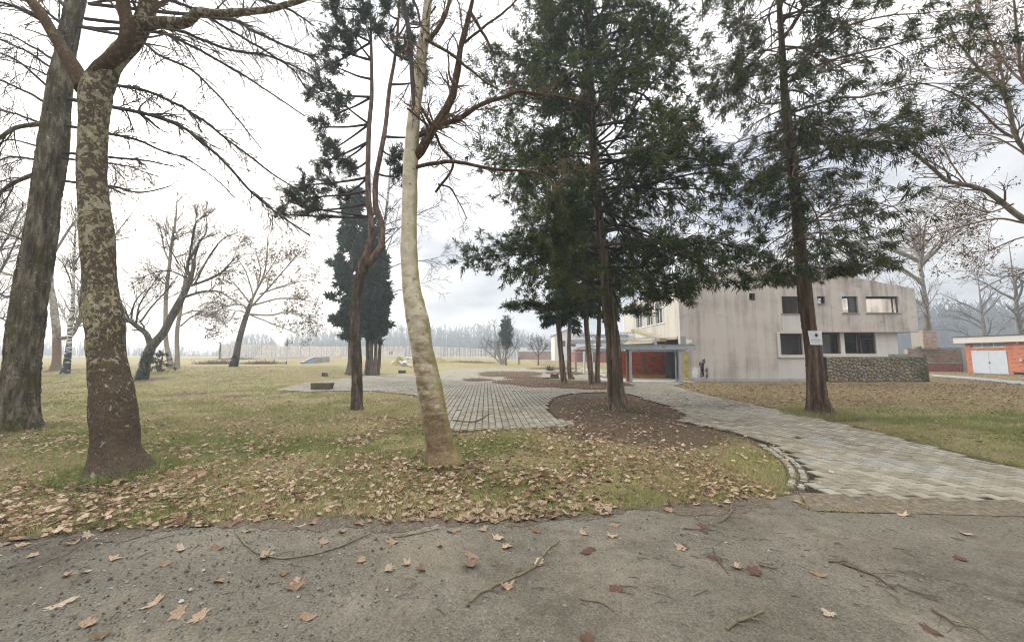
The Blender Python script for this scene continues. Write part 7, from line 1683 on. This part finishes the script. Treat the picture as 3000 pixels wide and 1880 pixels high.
for k in range(4): add_open(o, x0 + .4 + k * .95, x0 + 1.05 + k * .95, 112, z + .2, z + 2.1, 'window', STEELG)
x0, x1 = gxy(1520, 114)[0], gxy(1650, 114)[0]; z = float(terrain(x0, 114)); o = thing('colonnade_building', 'long low roofless building with brick piers beyond the lawn', 'building', ((x0 + x1) / 2, 114, z))
g = Geo(); g.bb(x0, x1, 114, 114.3, z + 2.5, z + 2.9); g.build('lintel', WHW, o); g = Geo(); g.bb(x0, x1, 118, 118.3, z - .3, z + 2.4); g.build('rear_wall', BRKW, o)
pm = Geo().bb(-.25, .25, -.15, .15, -.3, 2.498).mesh('pier', BRKW)
for k in range(11): inst('pier', pm, o, (x0 + .4 + (x1 - x0 - .8) * k / 10 - (x0 + x1) / 2, .15, 0))
g = Geo(); g.bb(x1 - 4.5, x1 - 3.9, 114.35, 114.6, z, z + 2.4); g.build('white_panel', WHW, o); g = Geo(); g.bb(x1 - 3.8, x1 - .1, 114.35, 114.6, z - .2, z + 1.9); g.build('brick_panel', BRKW, o)
g = Geo(); g.bb(x0 + .5, x0 + 2.6, 116, 117.5, z + 2.91, z + 3.7); g.build('roof_hut', WHW, o)
x0, x1 = gxy(1685, 72)[0], gxy(1850, 72)[0]; o, z = simple_house('red_building', 'low red painted building behind the steel frame', x0, x1, 72, 80, 2.3, REDW, roofm=CONC)
for k in range(4): add_open(o, x0 + 1 + k * 2.4, x0 + 1.9 + k * 2.4, 72, z + .1, z + 2.0, 'door', plain('faded_red_door', (.22, .08, .07)) if k % 2 else INTD)
x0, x1 = gxy(1655, 84)[0], gxy(1690, 84)[0]
x0, x1 = at(1686, 960, 66)[0], at(1716, 960, 66)[0]; o, z = simple_house('pink_house', 'tall pale house with a pinkish gable far behind the frame', x0 - 1, x1 + 5, 90, 98, 6.2, WHW, 1.6, roofm=ROOFT)
for k in range(2): add_open(o, x0 + .5 + k * 2.5, x0 + 1.6 + k * 2.5, 90, z + 3.4, z + 4.8, 'window', DARKF)

# ------------------------------------------------------------------ trees of the far lawn
p = gt(1472, 1068); Yk = p[1]
bare_tree('shrubby_tree', 'multi stemmed bare shrub beside a small dark conifer on the far lawn', traced([(1470, 1069, 4), (1466, 1050, 3), (1462, 1030, 2), (1458, 1000, 1)], Yk), [limb([(1470, 1066, 2.2), (1455, 1035, 1.8), (1430, 1000, 1)], Yk), limb([(1470, 1066, 2.2), (1462, 1020, 1.6), (1445, 950, .8)], Yk), limb([(1472, 1066, 2), (1490, 1020, 1.5), (1505, 970, .8)], Yk), limb([(1471, 1066, 2), (1480, 1000, 1.5), (1490, 945, .8)], Yk), limb([(1470, 1066, 2), (1440, 1040, 1.5), (1415, 1020, .8)], Yk), limb([(1472, 1066, 2), (1500, 1035, 1.5), (1515, 1010, .7)], Yk)], BK_TWIGW, BK_TWIG, Yk, (110, 420, 700), (2.2, 1.1, .6), (.022, .016, .012), up=.5)
column((1482, 1069), [(1482, 1069, 3), (1482, 1040, 2.2), (1482, 1000, 1.6), (1482, 960, 1)], 'small dark pointed conifer beside the bare shrub', at(1482, 1020, Yk)[2], at(1482, 927, Yk)[2], 1.15, 700)
p = gt(1577, 1070); Yk = p[1]
bare_tree('young_tree', 'young bare tree with a round crown on the far lawn', traced([(1577, 1071, 2.4), (1577, 1050, 1.8), (1577, 1025, 1.2), (1577, 1000, .5)], Yk), [limb([(1577, 1045, 1.2), (1562, 1025, .9), (1552, 1008, .5)], Yk), limb([(1577, 1045, 1.2), (1592, 1025, .9), (1603, 1010, .5)], Yk), limb([(1577, 1035, 1), (1585, 1010, .8), (1590, 998, .4)], Yk), limb([(1577, 1035, 1), (1568, 1008, .8), (1565, 998, .4)], Yk)], BK_TWIG, BK_TWIG, Yk, (60, 240, 360), (1.6, .8, .45), (.02, .015, .011), up=.3)

# ------------------------------------------------------------------ far woods (one mass)
WOODM = plain('woods_bark', (.045, .040, .035), .95, .3, .2, 0)
def woods(n, u0, u1, Y0, Y1, h0, h1, nm, hfun=None, per=10):
    u = rng.uniform(u0, u1, n); Y = rng.uniform(Y0, Y1, n); x = (u - CX) / F * Y; z = terrain(x, Y) - .5; h = rng.uniform(h0, h1, n)
    if hfun is not None: h = h * hfun(u)
    k = h > 1.5; u, Y, x, z, h = u[k], Y[k], x[k], z[k], h[k]; n = len(u); ln = rng.normal(0, .03, (n, 2)); t = np.linspace(0, 1, 5)
    P = np.stack([x[:, None] + ln[:, :1] * h[:, None] * t, Y[:, None] + ln[:, 1:] * h[:, None] * t, z[:, None] + h[:, None] * t], -1); R = h[:, None] * .014 * (1 - .85 * t)[None]
    g = Geo(); g.tubes(P, R, 4); hm_ = np.mean(h); P2, R2 = grow(P, R, n * per, hm_ * .30, (.35, .85), (.2, 1), 4, .12, 0, .45, .45, hm_ * .006, .4, taper=.45); g.ribbons(P2, R2)
    m2 = n * 9; iu = rng.integers(0, n, m2); xb = x[iu] + rng.normal(0, 3.0, m2); yb = Y[iu] + rng.normal(0, 5, m2); hb = h[iu] * rng.uniform(.25, .75, m2); tb = np.linspace(0, 1, 4)
    U = np.stack([xb[:, None] + rng.normal(0, .08, (m2, 1)) * hb[:, None] * tb, yb[:, None] + 0 * tb, (terrain(xb, yb) - .5)[:, None] + hb[:, None] * tb], -1); g.ribbons(U, hb[:, None] * .034 * np.array([1, .9, .6, .2])[None])
    P3, R3 = grow(P2, R2, n * per * 2, hm_ * .14, (.4, .9), (.05, 1), 3, .15, 0, .3, .6, hm_ * .008, .5); g.ribbons(P3, R3); g.build(nm, WOODM, kind='stuff')
woods(460, 1080, 1680, 285, 345, 18, 25, 'far_woods', lambda u: np.interp(u, [1080, 1200, 1500, 1540, 1560, 1600, 1680], [.95, 1, 1.05, .85, .75, .65, .6]))
woods(330, 640, 1080, 250, 300, 16, 20, 'far_woods', lambda u: np.interp(u, [640, 690, 740, 790, 815, 822, 830, 836, 860, 960, 1080], [.3, .6, .9, .75, .5, .0, .0, .55, .8, 1, 1]))
woods(300, 2640, 3080, 170, 240, 22, 27, 'far_woods', per=14); woods(110, 1640, 2050, 260, 320, 15, 20, 'far_woods', per=8); woods(150, -60, 640, 230, 270, 7, 10, 'far_woods', lambda u: np.interp(u, [-60, 330, 480, 560, 640], [1.4, 1.0, 1.0, .5, .25])); woods(80, 2450, 2700, 180, 240, 20, 25, 'far_woods', per=8)

# ------------------------------------------------------------------ haze
hz = Geo(); hz.bb(-404, 404, -50, 404, -2.5, 33); hm = bpy.data.materials.new('haze'); hm.use_nodes = True; hn = hm.node_tree; hn.nodes.remove(hn.nodes['Principled BSDF'])
pv = hn.nodes.new('ShaderNodeVolumePrincipled'); pv.inputs['Color'].default_value = (.82, .91, 1.0, 1); pv.inputs['Density'].default_value = .0019; pv.inputs['Anisotropy'].default_value = .3
hn.links.new(pv.outputs[0], hn.nodes['Material Output'].inputs['Volume'])
hz.build('haze', hm, kind='stuff')
